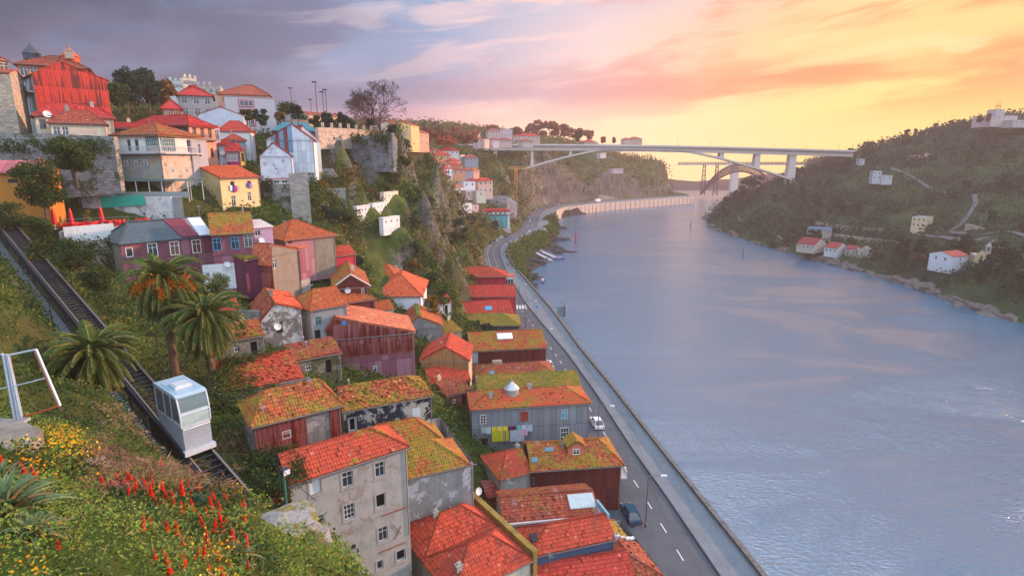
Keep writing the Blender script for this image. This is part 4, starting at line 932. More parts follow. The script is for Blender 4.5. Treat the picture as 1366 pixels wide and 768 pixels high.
mb.build('ridge_moss', [m_plain((.10,.17,.02))], h.roof)
h = H('white_house', 'white plastered house with big clean orange hip roof above the stone gable', (498,394), (561,393), D=15, z=28, base=21, roof='hy', rise=3.0, a=7.0, b=4, wall=m_plaster((.66,.70,.74),(.4,.42,.45),.25), tile=m_tile((.62,.12,.04),(.50,.08,.03),.1,OLIVE,.15), ov=.5)
h = H('old_tile_house', 'low orange old tile roof just behind the clean white house', (476,372), (528,372), D=10, z=29.5, base=23, roof='hx', rise=2.4, a=3, b=3, wall=P_CREAM, tile=T_ORA, ov=.3)
# --- big rusty corrugated wall
h = H('rusty_iron_house', 'largest wall of pinkish rusty corrugated iron standing mid hillside', (437,452), (552,442), D=9.5, z=29.2, base=21, roof='hy', rise=3.2, r=.10, dl=1.6, wall=C_PURP, side=P_WHITE, wallU=m_plaster((.52,.53,.52),(.22,.22,.22),.5), tile=[T_ORA,m_tile((.60,.19,.09),(.48,.12,.06),.05,OLIVE,.25)], ov=.3,
  sidewins=[('L',.75,.6,.8,1.2,st(sur=False,frame=GRF)),('L',.4,.6,.8,1.2,st(sur=False,frame=GRF)),('L',.6,3.6,.8,1.2,st(sur=False,frame=GRF))],
  wins=[('F',500.5,491.5,.55,.95,st(sur=False,surf=1,grid=(1,2)))])
LL = h.L; top = lambda u: h.ze+3.1*(1-(u-LL*.1)/(LL*.9)) if u > LL*.1 else h.ze+1.6+1.5*u/(LL*.1)
HRI = h; h1 = lambda u, f=top: 5.0+(f(u)-5.0)*.52
sheets(h.root, 'rusty_sheets', Vector((0,0,0)), (1,0,0), (0,-1,0), LL, 4.9, lambda u: h1(u)+.2, C_RUST, .93, 1, .03, .05)
sheets(h.root, 'rusty_sheets', Vector((0,-.06,0)), (1,0,0), (0,-1,0), LL, 7.0, lambda u: top(u)-.06, m_corr((.38,.13,.13),(.17,.02,.008),.68), .93, 1, .03, .06)
mb = MB(); mb.box(LL*.2-.3,-.2,h.ze+2.0,LL*.2+.25,-.14,h.ze+2.6); mb.build('blue_vent', [m_plain((.02,.25,.60))], h.root)
# --- white stone gable
h = H('stone_cottage', 'whitewashed crumbling stone gable cottage with satellite dish and red roof', (347,428), (402,421), D=11, z=34, base=29.5, roof='hy', rise=2.2, r=.38, dr=1.1, wall=P_RUIN, side=P_RUIN, tile=[T_OLD,m_tile((.60,.10,.04),(.48,.07,.03),.08,OLIVE,.2)], ov=.25, rag=.6,
  wins=[('F',373,437,.8,1.6,st(frame=DKF,sur=False,grid=(2,3))),('F',356,440,.45,.45,st(kind='open',frame=GRF,sur=False))], dishes=[('F',369,436,.5)])
h = H('hillside_cottage', 'greenish white cottage with orange hip roof squeezed right of the stone gable', (414,413), (462,405), D=7.6, z=34, base=28.5, roof='hx', rise=2.0, a=2.0, b=0, wall=m_plaster((.24,.27,.30),(.12,.12,.12),.5), wallU=m_plaster((.42,.43,.43),(.2,.2,.2),.5), wins=[('F',425,428,.9,1.3,st(sur=False,frame=(.12,.3,.25))),('F',424,448,.9,1.9,st(kind='open',sur=False,frame=DKF))], tile=T_ORA, ov=.3, sidewins=[('L',.35,1.2,.8,1.2,st(sur=False,frame=(.12,.3,.25))),('L',.7,1.2,.8,1.2,st(sur=False,frame=(.12,.3,.25)))])
h = H('brown_iron_gable', 'dark brown iron gable with white dish under a mossy two tone roof', (446,384), (491,381), D=14, z=34.5, base=27, roof='hy', rise=2.0, r=.5, wall=C_DRED, side=C_DRED, tile=[T_MOSSY,T_OLD], ov=.4, dishes=[('F',463,388,.5)], wins=[('F',484,388,.5,.9,st(sur=False,frame=GRF,surf=1))])
mb = MB()
for s in (-1,1):
    x = h.L/2; mb.tube([(x,-.2,h.ze+2.15),(x+s*(h.L/2+.45),-.2,h.ze+.0)], .1, 5)
mb.build('verge', [m_plain((.6,.6,.62))], h.roof)
h = H('small_tile_house', 'small low house with tiled roof between the brown gable and the rusty iron wall', (447,405), (500,398), D=4.5, z=32.4, base=27.5, roof='hx', rise=1.2, a=1.5, b=1.5, wall=C_DRED, tile=T_ORA, ov=.25)
h = H('crimson_cottage', 'small crimson cottage with orange roof at the edge of the wooded ravine', (449,341), (474,338), D=5, z=37.6, base=33, roof='hx', rise=1.3, a=0, b=0, wall=m_plaster((.48,.04,.06),(.3,.03,.04),.3), tile=T_RED, ov=.3)
h = H('tall_grey_house', 'tall bare grey rendered house with one pink sheet metal bay near its top', (362,340), (397,332), D=6.5, z=41.2, base=33.2, roof='hy', rise=1.6, r=.02, wall=P_BROWNG, side=C_RUST, tile=[T_PINK,T_PINK], ov=.3, wins=[('F',366,352,.9,1.5,st(sur=False))], dishes=[])
mb = MB(); mb.box(h.L+.01,-.2,h.ze-5.2,h.L+2.3,2.8,h.ze+.1); mb.box(h.L-.1,-.3,h.ze+.1,h.L+2.6,3.0,h.ze+.25,mi=1); mb.build('sheet_metal_bay', [C_PURP, T_PINK], h.root)
mb = MB(); mb.box(h.L+.01,-.15,0,h.L+2.3,2.8,h.ze-5.2); mb.build('bay_base', [P_GREY], h.root)
h = H('pink_house', 'pink and grey walled house with broad mossy orange hip roof below the stone tower', (380,319), (446,312), D=10, z=42, base=35.5, roof='hx', rise=2.5, a=4, b=4.4, wall=m_corr((.42,.20,.24),(.25,.08,.05),.1), side=P_BROWNG, tile=T_ORA, ov=.5, wins=[('F',387,322,.8,.7,st(sur=False,frame=(.3,.05,.06)))])
mb = MB(); mb.box(h.L*.56,-.04,-1,h.L+.03,-.02,h.ze-.1); mb.build('render_panel', [P_BROWNG], h.root)
# --- long purple row
h = H('purple_house', 'long faded purple boarded house with dark slate roof and three white windows', (160,323), (281,312), D=7.5, z=44, base=37.2, roof='hx', rise=2.3, a=2.2, b=0, wall=C_PURP, side=C_PURP, wallU=P_BROWNG, tile=m_slate((.05,.075,.085)), lod=2, ov=.35, wins=[
  ('F',172.6,336.5,.85,1.3,st(grid=(1,1),rec=.02,sw=.06)),('F',203.5,333.5,1.3,2.1,st(surf=1,sur=False,ft=.12)),('F',232.8,331,1.3,2.1,st(surf=1,sur=False,ft=.12,glass=m_glass((.22,.09,.05)))),('F',262,328.5,1.3,2.1,st(surf=1,sur=False,ft=.12,glass=m_glass((.12,.06,.04))))])
PURP = h
mb = MB()
for k in range(2):
    tile_patch(mb, [(h.L-(4.2 if k == 0 else 1.8),-.35,h.ze+.02),(h.L-(1.8 if k == 0 else -.1),-.35,h.ze+.02),(h.L-(1.8 if k == 0 else -.1),h.D/2,h.ze+2.45),(h.L-(5.2 if k == 0 else 2.6),h.D/2,h.ze+2.45)], 2, k, .1)
mb.build('roof_patch', [m_corr((.20,.04,.06),(.2,.05,.03),.2), m_plain((.55,.58,.62))], h.roof)
h = H('mauve_house', 'mauve boarded house with blue framed windows and mossy orange roof', (281,312), (338,309), D=7.8, z=44.6, base=37.2, roof='hx', rise=2.6, a=0, b=0, wall=C_PURP, side=C_PURP, tile=T_MOSSY, ov=.3, wins=[
  ('F',288.8,326,1.1,1.8,st(surf=1,sur=False,frame=BLUEF)),('F',313.5,324,1.1,1.8,st(surf=1,sur=False,frame=BLUEF)),('F',331,320.5,1.2,2.0,st(surf=1,sur=False,frame=GRF)),('F',311.5,357,.9,1.4,st(sur=False,frame=(.12,.2,.35),grid=(3,3)))])
mb = MB(); mb.box(-1.6,-.05,-1,h.L*.78,-.02,2.9); mb.build('white_ground_storey', [P_WHITE], h.root)
dish(h.root, (1.6,-.05,2.6), (.2,-1,.5), .45)
h = H('lilac_annex', 'small lilac box annex with tin roof and dish right of the mauve house', (338,303), (363,301), D=4.5, z=45.2, base=38, roof='sx', rise=.7, wall=m_plaster((.36,.26,.38),(.2,.15,.2),.4), tile=m_plain((.55,.45,.42)), lod=2, ov=.3, wins=[('F',343,311,.9,.9,st(frame=WHITE,sur=False,grid=(2,1)))], dishes=[('F',347,322,.5)])
h = H('plum_house', 'small deep plum walled house with white window under a mossy tin roof', (326,346), (372,338), D=5, z=40.8, base=36.2, roof='sx', rise=.8, wall=C_DP, side=C_DP, tile=T_GREEN, lod=1, ov=.2, wins=[('F',359,354,1.1,1.2,st(surf=1,frame=WHITE,sur=False,grid=(2,2),ft=.14))])
def hit0(px, py):
    d = ray(px, py); t = 20.0
    while t < 300:
        p = d*t
        if CZ+p.z < hL1(p.x, p.y): return p.x, p.y, hL1(p.x, p.y)
        t += .4
for (px,py,w,D,hh,rt,wm,tm,lb) in ((600,462,5.5,4.5,3.0,'sx',P_GREY,T_MOSS,'small mossy shed in the gap beside the brown iron house'),(578,452,5,4,3.2,'hx',W_WOOD,T_OLD,'low plank outhouse above the brown gable house'),(612,545,4.5,4,2.8,'sx',C_RUST,T_OLD,'rusty shed squeezed between plank house and laundry house'),
    (508,436,5,4,3.0,'hx',P_CREAM,T_ORA,'small cream outhouse between rusty iron wall and stone gable'),(328,478,4.5,3.5,2.6,'sx',S_STONE,T_MOSSY,'stone tool shed below the whitewashed cottage'),(425,505,6,3.5,3.0,'sx',S_GREEN,T_OLD,'stone lean to at the foot of the rusty iron wall'),
    (590,420,4.5,4,2.8,'hx',P_WHITE,T_RED,'little white outhouse by the autumn creeper'),(300,440,4,3.5,2.6,'sx',P_BROWNG,T_REDM,'garden shed half hidden behind the date palms')):
    q = hit0(px, py)
    if q is None: continue
    house_xy('shed', lb, (q[0]-w*.4,q[1]-w*.28), (.82,.57), w, D, q[2]+hh, base=q[2]-.8, roof=rt, rise=1.1, wall=wm, tile=tm, ov=.2, rag=.4, sidewins=[('F',.3,1.3,.7,.8,st(sur=False)),('F',.72,1.7,.8,1.9,st(kind='open',sur=False,frame=DKF))])
T_OLD9 = T_OLD; T_OLD = m_tile(OLD,OLDB,.1,OLIVE,.5); T_MOSSY9 = T_MOSSY; T_MOSSY = m_tile(ORA,OLDB,.45,OLIVE,.4)
T_RED3 = m_tile((.50,.035,.03), (.36,.025,.02), .05, OLIVE, .3)
RUSTW = m_corr((.48,.03,.022), (.10,.012,.010), .62, None, .25, 1.1, 3.0)
P_BLUW = m_plaster((.50,.56,.62), (.22,.26,.32), .5); P_PINK = m_plaster((.62,.30,.20),(.3,.15,.1),.4); P_ORANGE = m_plaster((.55,.12,.04),(.3,.07,.03),.4)
P_GRB = m_plaster((.30,.32,.34),(.14,.15,.16),.5); P_WBR = m_plaster((.62,.60,.55),(.3,.25,.2),.5,(.30,.24,.18),.2)
H('stone_house', 'old buff stone block cut by the left edge beside the rust red gable', (-34,94), (12,92), dA=97, dB=99, D=8, base=58, roof='hx', rise=1, wall=m_stone((.42,.36,.28)), tile=T_OLD, lod=2, caps=False)
h = H('rust_gable_house', 'tall house with huge rust red sheet metal gable and weathered balcony front', (42,97), (142,104), dA=104, dB=112, D=16, base=59, roof='hy', r=.4, rise=2.5, ov=.5, wall=RUSTW, side=P_WBR, wallU=m_plaster((.40,.42,.44),(.15,.15,.17),.6), tile=T_OLD, lod=2,
  sidewins=[('L',f,d,1.4,2.0,st(sur=False,frame=(.25,.3,.36),kind=k)) for d,k in ((1.6,'sash'),(5.4,'shutter'),(9.0,'shutter')) for f in (.25,.55,.85)])
mb = MB(); mb.box(-.9,.5,h.ze-3.2,-.02,h.D,h.ze-3.0); mb.box(-.95,.5,h.ze-3.0,-.87,h.D,h.ze-2.1); mb.build('balcony', [m_plain((.35,.35,.36))], h.root)
h = H('orange_house', 'topmost orange house with attic windows and conical roof lanterns on the skyline', (22,84), (116,87), dA=121, dB=127, D=12, base=62, roof='hx', rise=2.6, a=5, b=5, ov=.6, wall=P_ORANGE, tile=T_OLD, lod=1,
  sidewins=[('F',f,1.5,1.3,1.9,st(sur=False)) for f in (.08,.22,.42)], chim=[(8.5,3.5,14.4,1.6,1.5,.8)])
for (px,w) in ((91,1.7),(38,1.5)):
    u = h.hit('F',px,84)[0]; mb = MB(); mb.lathe((u,5.5,h.ze+1.5),[(w,0),(w,1.1),(w+.2,1.15),(.15,3.0),(.02,3.8)],12); mb.build('roof_lantern', [m_plaster((.45,.10,.05)) if px > 50 else SL_D], h.root)
H('corner_block', 'blue grey plastered block with red roof at the top left corner of the town', (-26,75), (10,77), dA=125, dB=130, D=9, base=62, roof='hx', rise=2.4, a=4, b=3, wall=P_GRB, tile=T_OLD, lod=1, ov=.4, sidewins=[('F',.82,1.6,1.6,2.0,st(sur=False))])
H('red_roof_terrace', 'cream house with long red roof at the foot of the rust red gable', (46,152), (150,158), dA=97, dB=104, D=6, base=57.5, roof='hx', rise=2.1, a=2.5, b=2, wall=P_CREAM, tile=T_RED3, lod=1, ov=.4, sidewins=[('F',.08,1.6,.9,1.6,st(sur=False,frame=DKF)),('F',.2,1.6,.9,1.6,st(sur=False,frame=DKF))], dishes=[('F',62,154,.6)])
H('tile_house_front', 'lower cream house with brown red tiles in front of the cream terrace', (66,162), (140,168), dA=94, dB=98, D=4.6, base=57, roof='hx', rise=1.9, a=2.2, b=2, wall=P_CREAM, tile=T_OLD, lod=1, ov=.35, sidewins=[('F',.10,1.5,1.0,1.4,st(sur=False)),('F',.25,1.7,.9,2.0,st(sur=False))])
H('slate_wall_house', 'long dark blue slate walled house under thin red roof above the stone wall', (117,169), (225,166), dA=104, dB=111, D=7, base=56, roof='hx', rise=1.0, wall=SL_D, tile=T_RED3, lod=1, ov=.5, sidewins=[('F',.06,1.5,1.3,1.3,st(sur=False,frame=DKF))])
h = H('pavilion_house', 'white balconied house with mossy pyramid roof and glazed corner bay', (153,179), (211,178), dA=101, dB=98.5, D=8.2, base=50.5, roof='py', rise=2.0, ov=.7, wall=P_WHITE, side=m_plaster((.66,.62,.56),(.3,.28,.25),.3), tile=T_MOSSY, lod=1,
  sidewins=[('F',.3,1.9,.8,1.9,st(sur=False,frame=DKF)),('F',.48,1.9,.8,1.9,st(sur=False,frame=DKF)),('R',.75,1.9,.8,2.1,st(sur=False,frame=(.4,.08,.05)))])
mb = MB(); mb.box(-.03,-.05,-1.5,h.L-.003,-.003,h.ze-3.3); mb.build('lower_storey', [m_plaster((.34,.33,.31),(.15,.15,.15),.6,(.40,.27,.15),.3)], h.root)
mb = MB(); mb.box(h.L+.003,-.05,-1.5,h.L+.05,h.D,h.ze-3.3); mb.build('lower_side', [m_plaster((.55,.42,.32),(.25,.2,.16),.6,(.25,.2,.17),.2)], h.root)
mb = MB(); mb.box(-.3,-1.1,h.ze-3.35,h.L+1.1,-.06,h.ze-3.15); mb.box(h.L+.06,-1.1,h.ze-3.351,h.L+1.1,h.D,h.ze-3.151)
n = 46
for i in range(n): x = -.25+(h.L+1.2)*i/n; mb.box(x,-1.06,h.ze-3.15,x+.04,-1.02,h.ze-2.1)
for i in range(30): y = -1+(h.D+.9)*i/30; mb.box(h.L+1.02,y,h.ze-3.15,h.L+1.06,y+.04,h.ze-2.1)
mb.box(-.3,-1.08,h.ze-2.1,h.L+1.1,-1.0,h.ze-2.03); mb.box(h.L+1.0,-1.0,h.ze-2.1,h.L+1.08,h.D,h.ze-2.03); mb.build('balcony', [m_plain((.4,.4,.42))], h.root)
for (wf,O,U,N,w) in (('F',(h.L-1.5,-.06,h.ze-1.5),(1,0,0),(0,-1,0),2.6),('R',(h.L+.06,1.7,h.ze-1.5),(0,1,0),(1,0,0),2.8)):
    window_parts(h.root, O, U, N, w, 2.8, dict(sur=False, grid=(6,4), rec=-.08, glass=m_glass((.08,.16,.17)), frame=(.35,.38,.36)))
for px,py in ((169,218),(182,218),(195,217)):
    u,z_ = h.hit('F',px,py); window_parts(h.root, (u,-.05,z_), (1,0,0), (0,-1,0), .7, 1.0, dict(rec=-.04, sur=False))
for v_,z_ in ((1.9,3.0),(5.0,3.0)): window_parts(h.root, (h.L+.05,v_,z_), (0,1,0), (1,0,0), .6, 1.1, dict(rec=-.04, sur=False))
h = H('big_red_roof_house', 'house with large smooth crimson hip roof and sunlit pink balcony side', (172,167), (251,168), dA=117, dB=113, D=6.5, base=52.5, roof='hx', rise=1.9, a=3, b=3.2, ov=.6, wall=SL_D, side=P_PINK, tile=T_RED3, lod=1, sidewins=[('R',f,1.5,.9,1.9,st(sur=False,frame=(.5,.2,.12))) for f in (.2,.5,.8)]+[('R',f,5.4,.8,1.8,st(sur=False,frame=DKF)) for f in (.2,.5,.8)])
mb = MB(); mb.box(h.L+.01,-.2,h.ze-3.0,h.L+1.1,h.D,h.ze-2.85)
for i in range(26): mb.box(h.L+1.02,-.2+i*.26,h.ze-2.85,h.L+1.06,-.16+i*.26,h.ze-1.8)
mb.box(h.L+1.0,-.2,h.ze-1.8,h.L+1.08,h.D,h.ze-1.72); mb.build('balcony', [m_plain((.12,.10,.10))], h.root)
H('grey_modern_house', 'narrow smooth grey house with three tall dark windows', (236,187), (254,186), dA=105, dB=104.5, D=4, base=51.5, roof='flat', rise=0, wall=m_plaster((.33,.33,.36),(.2,.2,.22),.2), tile=m_plain((.3,.3,.32)), lod=2, sidewins=[('F',.25,1.8,.5,2.2,st(sur=False,frame=DKF)),('F',.75,1.8,.5,2.2,st(sur=False,frame=DKF)),('R',.5,1.8,.6,2.2,st(sur=False,frame=DKF))])
H('cream_cottage', 'small cream cottage with mossy roof and white sheet beside narrow grey house', (254,197), (270,195), dA=107, dB=108, D=4, base=51.5, roof='hx', rise=1.0, a=1.5, b=1.5, wall=P_CREAM, tile=T_GREEN, lod=1, ov=.3, sidewins=[('F',.6,1.2,.5,1.0,st(sur=False))])
H('narrow_townhouse', 'narrow pinkish townhouse four windows wide under a parapet next to crimson roof', (272,166), (292,164), dA=119, dB=121, D=7, base=52, roof='flat', rise=0, wall=m_plaster((.52,.47,.47),(.3,.28,.28),.4), tile=m_plain((.3,.28,.26)), lod=2, sidewins=[('F',f,d,.75,1.9,st(sur=False)) for f in (.2,.5,.8) for d in (2.0,6.0)])
H('blue_grey_gable', 'long pale blue grey shed gable with thin crimson edge on the hill', (264,152), (324,151), dA=138, dB=141, D=11, base=58, roof='hy', r=.5, rise=1.8, wall=P_BLUW, tile=m_tile((.40,.03,.05),(.32,.03,.05)), lod=2, ov=.3)
H('white_low_house', 'low white wall house with dull red hip roof below the blue grey gable', (291,174), (334,173), dA=131, dB=133, D=7, base=55, roof='hx', rise=2.2, a=2, b=2.5, wall=P_WHITE, tile=T_RED2, lod=1, ov=.3)
H('pale_blue_house', 'tiny pale blue house with orange roof left of the magenta one', (291,193), (303,193), dA=120, dB=120.5, D=5, base=51, roof='hx', rise=1.0, wall=P_BLUW, tile=T_RED3, lod=1, dishes=[('F',297,205,.5)])
H('magenta_house', 'magenta house with a band of four white windows and red roof', (301,201), (319,200), dA=119, dB=120, D=5, base=50.5, roof='hx', rise=1.5, a=0, b=0, wall=m_plaster((.35,.03,.12),(.2,.02,.08),.3), tile=T_RED3, lod=1, ov=.3, sidewins=[('F',f,1.3,.5,1.7,st(sur=False)) for f in (.15,.38,.62,.85)])
H('yellow_slim_house', 'slim yellow house squeezed right of the magenta one', (319,200), (326,198), dA=122, dB=123, D=4, base=50.5, roof='hx', rise=.8, wall=m_plaster((.60,.42,.10)), tile=T_RED3, lod=1, sidewins=[('F',.5,1.5,.6,1.8,st(sur=False,frame=DKF))])
H('steel_blue_house', 'steel blue house with orange roof and dormer behind magenta house', (303,187), (327,186), dA=126, dB=128, D=6, base=52, roof='hx', rise=1.3, a=1.5, b=1.5, wall=m_plaster((.22,.30,.40)), tile=T_RED, lod=1, sidewins=[('F',.3,1.2,.8,1.1,st(sur=False)),('F',.7,1.2,.8,1.1,st(sur=False))])
H('apartment_block', 'grey stone apartment block with crimson hip roof on the hilltop right of the pines', (236,125), (283,126), dA=170, dB=174, D=14, base=62, roof='hx', rise=3.2, a=5, b=6, wall=m_plaster((.36,.35,.36),(.2,.2,.2),.5), tile=T_RED3, lod=2, ov=.6, sidewins=[('F',f,d,1.5,1.7,st(sur=False)) for f in (.18,.52,.84) for d in (1.8,4.8,7.8)])
h = H('modern_block', 'smooth grey modern block with red framed recessed balconies on the hilltop', (299,128), (366,128), dA=160, dB=166, D=12, base=60, roof='flat', rise=0, wall=m_plaster((.40,.39,.42),(.3,.3,.32),.2), tile=m_plain((.3,.3,.3)), lod=2)
for k in range(3): window_parts(h.root, (h.L*.42,0,h.ze-1.7-k*2.5), (1,0,0), (0,-1,0), 3.4, 1.5, dict(sur=True, surm=m_plain((.30,.03,.06)), rec=-.03, grid=(3,1), sw=.25))
H('hilltop_house', 'wide hilltop house with dull red hip roof peeping over the modern block', (291,124), (358,123), dA=182, dB=186, D=12, base=62, roof='hx', rise=3.2, a=7, b=5, wall=P_PINK, tile=T_OLD, lod=2, ov=.6)
H('orange_villa', 'small villa with bright red roof and white terrace beside the pines', (216,143), (241,142), dA=150, dB=152, D=6, base=60, roof='hx', rise=2.2, a=2, b=2, wall=P_ORANGE, tile=T_RED3, lod=2, ov=.4, sidewins=[('F',.3,1.2,1.0,1.2,st(sur=False)),('F',.7,1.2,1.0,1.2,st(sur=False))])
for (nm,lb,a0,b0,yy,d,mt) in (('skyline_block','teal grey flat block, leftmost on the hilltop skyline',223,243,107,215,m_plaster((.30,.42,.48))),('skyline_block','stepped cream block with chimneys standing highest on the skyline',243,262,103,222,P_CREAM),
   ('skyline_block','wide beige flat block on the skyline behind the apartment roof',258,294,113,205,m_plaster((.45,.38,.32))),('skyline_block','small lilac block on the skyline far right behind the modern block',366,396,134,230,m_plaster((.34,.30,.36)))):
    h = H(nm, lb, (a0,yy), (b0,yy), dA=d, dB=d+3, D=9, base=64, roof='flat', rise=0, wall=mt, tile=m_plain((.3,.28,.27)), lod=2, sidewins=[('F',f,1.8,1.3,1.3,st(sur=False)) for f in (.15,.38,.62,.85)])
    mb = MB()
    for k in range(3): mb.box(1+k*1.7,2,h.ze+.05,1.7+k*1.7,3,h.ze+random.uniform(.8,2)); 
    mb.build('chimney', [mt], h.root)
h = H('ochre_house', 'ochre plastered house with orange gable roof and washing at its windows', (293,237), (345,234), dA=104, dB=111.8, D=11.3, base=44, roof='hx', rise=2.0, a=0, b=0, wall=m_plaster((.62,.50,.25),(.25,.2,.12),.35), side=P_YEL, wallU=m_plaster((.42,.36,.18),(.12,.11,.08),.65), tile=m_tile((.62,.12,.04),(.5,.09,.03),.1,OLIVE,.2), ov=.45,
  wins=[('F',310,246,.9,1.1,st(sur=False,grid=(1,1),frame=DKF)),('F',312,268,.9,2.0,st(sur=False)),('F',332,244,.8,.8,st(sur=False,grid=(1,1),frame=DKF)),('F',333,262,.8,1.7,st(sur=False)),('L',270.5,264,1.7,2.6,st(sur=False,grid=(2,2),glass=m_glass((.25,.32,.38))))])
OCHRE = h
h = H('metal_gable_house', 'tall white metal clad gable house above the stone bastion', (355,186), (418,188), dA=128, dB=130.5, D=9, base=52, roof='hy', r=.55, rise=3.4, wall=m_corr((.60,.66,.72),(.4,.4,.4),.05), side=P_WHITE, tile=T_OLD, lod=1, ov=.3)
h.top = lambda u, h=h: h.ze+3.4*(u/(h.L*.55))-.1
mb = MB(); n = 6
for i in range(n):
    u0, u1 = h.L*.55*i/n+.05, h.L*.55*(i+1)/n
    if i >= 1: mb.face([(u0,-.04,h.ze-2.8),(u1,-.04,h.ze-2.8),(u1,-.04,h.top(u1)),(u0,-.04,h.top(u0))], mi=i%2)
mb.build('coloured_sheets', [m_corr((.22,.06,.07),(.2,.04,.03),.4), m_corr((.16,.30,.42),(.2,.1,.1),.2)], h.root)
H('tall_white_house', 'very tall blank white gable end behind the metal clad gable', (397,188), (427,188), dA=139, dB=142, D=9, base=44, roof='hy', r=.25, rise=3.6, wall=P_WHITE, side=m_plaster((.62,.6,.62)), tile=T_OLD, lod=2, ov=.15)
h = H('peeling_house', 'peeling blue and white gabled house perched on the stone bastion', (346,208), (389,207), dA=117, dB=119, D=7, base=51.3, roof='hy', r=.45, rise=2.6, wall=m_plaster((.58,.63,.68),(.28,.33,.40),.6,(.30,.30,.30),.25), tile=T_OLD, lod=1, ov=.25)
mb = MB(); mb.box(.5,-1.2,.1,h.L+2.2,-.05,.25); mb.box(.5,-1.2,-.9,h.L+2.2,-1.1,.1, mi=1); mb.build('lean_to', [T_RED3, m_plaster((.55,.55,.56))], h.root)
for k in range(5): window_parts(h.root, (1.3+k*1.55,-1.2,-.35), (1,0,0), (0,-1,0), 1.2, .75, dict(rec=-.02,sur=False,grid=(2,1)))
h = H('stone_bastion', 'massive grey rubble stone bastion under the peeling and metal clad houses', (343,241), (411,246), dA=115.5, dB=119, D=14, base=37, roof='flat', rise=0, wall=m_stone((.27,.26,.24),.8,.4,(.1,.1,.1),.35), side=m_stone((.30,.27,.24)), tile=S_STONE, lod=2, cat='bastion')
mb = MB(); mb.box(h.L*.62,-1.3,-2,h.L+.02,-.02,h.ze+1.4); mb.build('buttress', [m_stone((.36,.33,.29),.7,.35)], h.root)
H('stone_tower', 'grey ashlar stone base standing right under the white metal clad wall', (391,231), (419,230), dA=127, dB=129, D=8, base=38, roof='flat', rise=0, wall=m_stone((.26,.28,.30)), tile=S_STONE, lod=2, cat='tower')
H('teal_roof_house', 'dark house with shallow teal metal roof behind the white gable', (366,173), (421,172), dA=152, dB=156, D=11, base=58, roof='hx', rise=2.2, a=2, b=2, wall=m_plaster((.08,.13,.18)), tile=m_plain((.04,.20,.24),.4), lod=2, ov=.5, caps=False)
# --- ramparts, arcade and lit facades beyond
def wall_seg(name, label, pts, thick, mat, cat='wall', cren=False, par=None, mat2=None):
    """pts: [(x,y,zbottom,ztop)]"""
    mb = MB()
    for a,b in zip(pts[:-1], pts[1:]):
        d = Vector((b[0]-a[0], b[1]-a[1], 0)); d.normalize(); n = Vector((-d.y,d.x,0))*thick
        q = [Vector((a[0],a[1],0)),Vector((b[0],b[1],0)),Vector((b[0],b[1],0))+n,Vector((a[0],a[1],0))+n]
        lo = [a[2],b[2],b[2],a[2]]; hi = [a[3],b[3],b[3],a[3]]
        B_ = [Vector((p.x,p.y,l)) for p,l in zip(q,lo)]; T_ = [Vector((p.x,p.y,l)) for p,l in zip(q,hi)]
        mb.face(T_); mb.face(B_[::-1])
        for i in range(4): j = (i+1)%4; mb.face([B_[i],B_[j],T_[j],T_[i]])
        if cren:
            L = (q[1]-q[0]).length; k = int(L/3.4)
            for i in range(k):
                c = q[0]+(q[1]-q[0])*((i+.5)/k); zt = a[3]+(b[3]-a[3])*((i+.5)/k)
                mb.box(c.x-.3,c.y-.1,zt,c.x+.3,c.y+.5,zt+1.3)
    o = mb.build(name, [mat]); tag(o, label, cat); return o
def W(px, Y, z0, z1): return (XatY(px, Y, z1), Y, z0, z1)
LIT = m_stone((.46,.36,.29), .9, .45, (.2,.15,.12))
wall_seg('retaining_wall', 'long mossy grey stone retaining wall below the upper left houses', [W(-60,90,48,59.1),W(60,91,49,59.2),(*W(151,92,50,58.8)[:2],50,58.8)], 1.2, m_stone((.27,.27,.26),.9,.42,(.1,.1,.1),.45))
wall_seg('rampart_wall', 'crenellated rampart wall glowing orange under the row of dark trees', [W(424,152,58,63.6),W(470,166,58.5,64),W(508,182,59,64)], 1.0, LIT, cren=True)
wall_seg('rock_bastion', 'dark angular stone bastion wall under the big bare tree', [W(462,166,53,61.6),W(500,162,52,62.2),W(523,160,52,62.6),W(531,182,52,61.5)], 1.2, m_stone((.17,.17,.19),1.6,.7,(.09,.09,.09),.45))
h = H('arcade_building', 'low long arcaded building with glowing windows behind the rampart trees', (412,152), (461,163), dA=205, dB=222, D=8, base=62, roof='hx', rise=1.0, wall=m_plaster((.50,.36,.26)), tile=T_OLD, lod=2, sidewins=[('F',f,2.6,1.5,1.8,st(sur=False,glass=m_plain((.5,.25,.08)),frame=(.4,.25,.15))) for f in (.06,.17,.28,.39,.5,.61,.72,.83,.94)])  # orange pane colour carries the evening glow, nothing is lit inside
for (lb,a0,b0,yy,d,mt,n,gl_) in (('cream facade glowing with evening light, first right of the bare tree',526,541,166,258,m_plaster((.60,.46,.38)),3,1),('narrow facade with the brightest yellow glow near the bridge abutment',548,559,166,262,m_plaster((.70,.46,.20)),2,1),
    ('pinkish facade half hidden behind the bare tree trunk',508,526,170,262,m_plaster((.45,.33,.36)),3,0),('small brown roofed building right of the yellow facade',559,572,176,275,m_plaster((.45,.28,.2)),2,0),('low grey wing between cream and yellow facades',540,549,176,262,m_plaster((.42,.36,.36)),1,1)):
    H('town_building', lb, (a0,yy), (b0,yy), dA=d-4, dB=d+9, D=8, base=60.5, roof='hx', rise=1.5, wall=mt, tile=T_OLD, lod=2, group='facades lit by the sunset', sidewins=[('F',(i+.5)/n,dz,1.0,1.6,st(sur=False,glass=m_plain((.45,.25,.12)) if gl_ else M_GLASS)) for i in range(n) for dz in (1.6,4.6,7.6)])
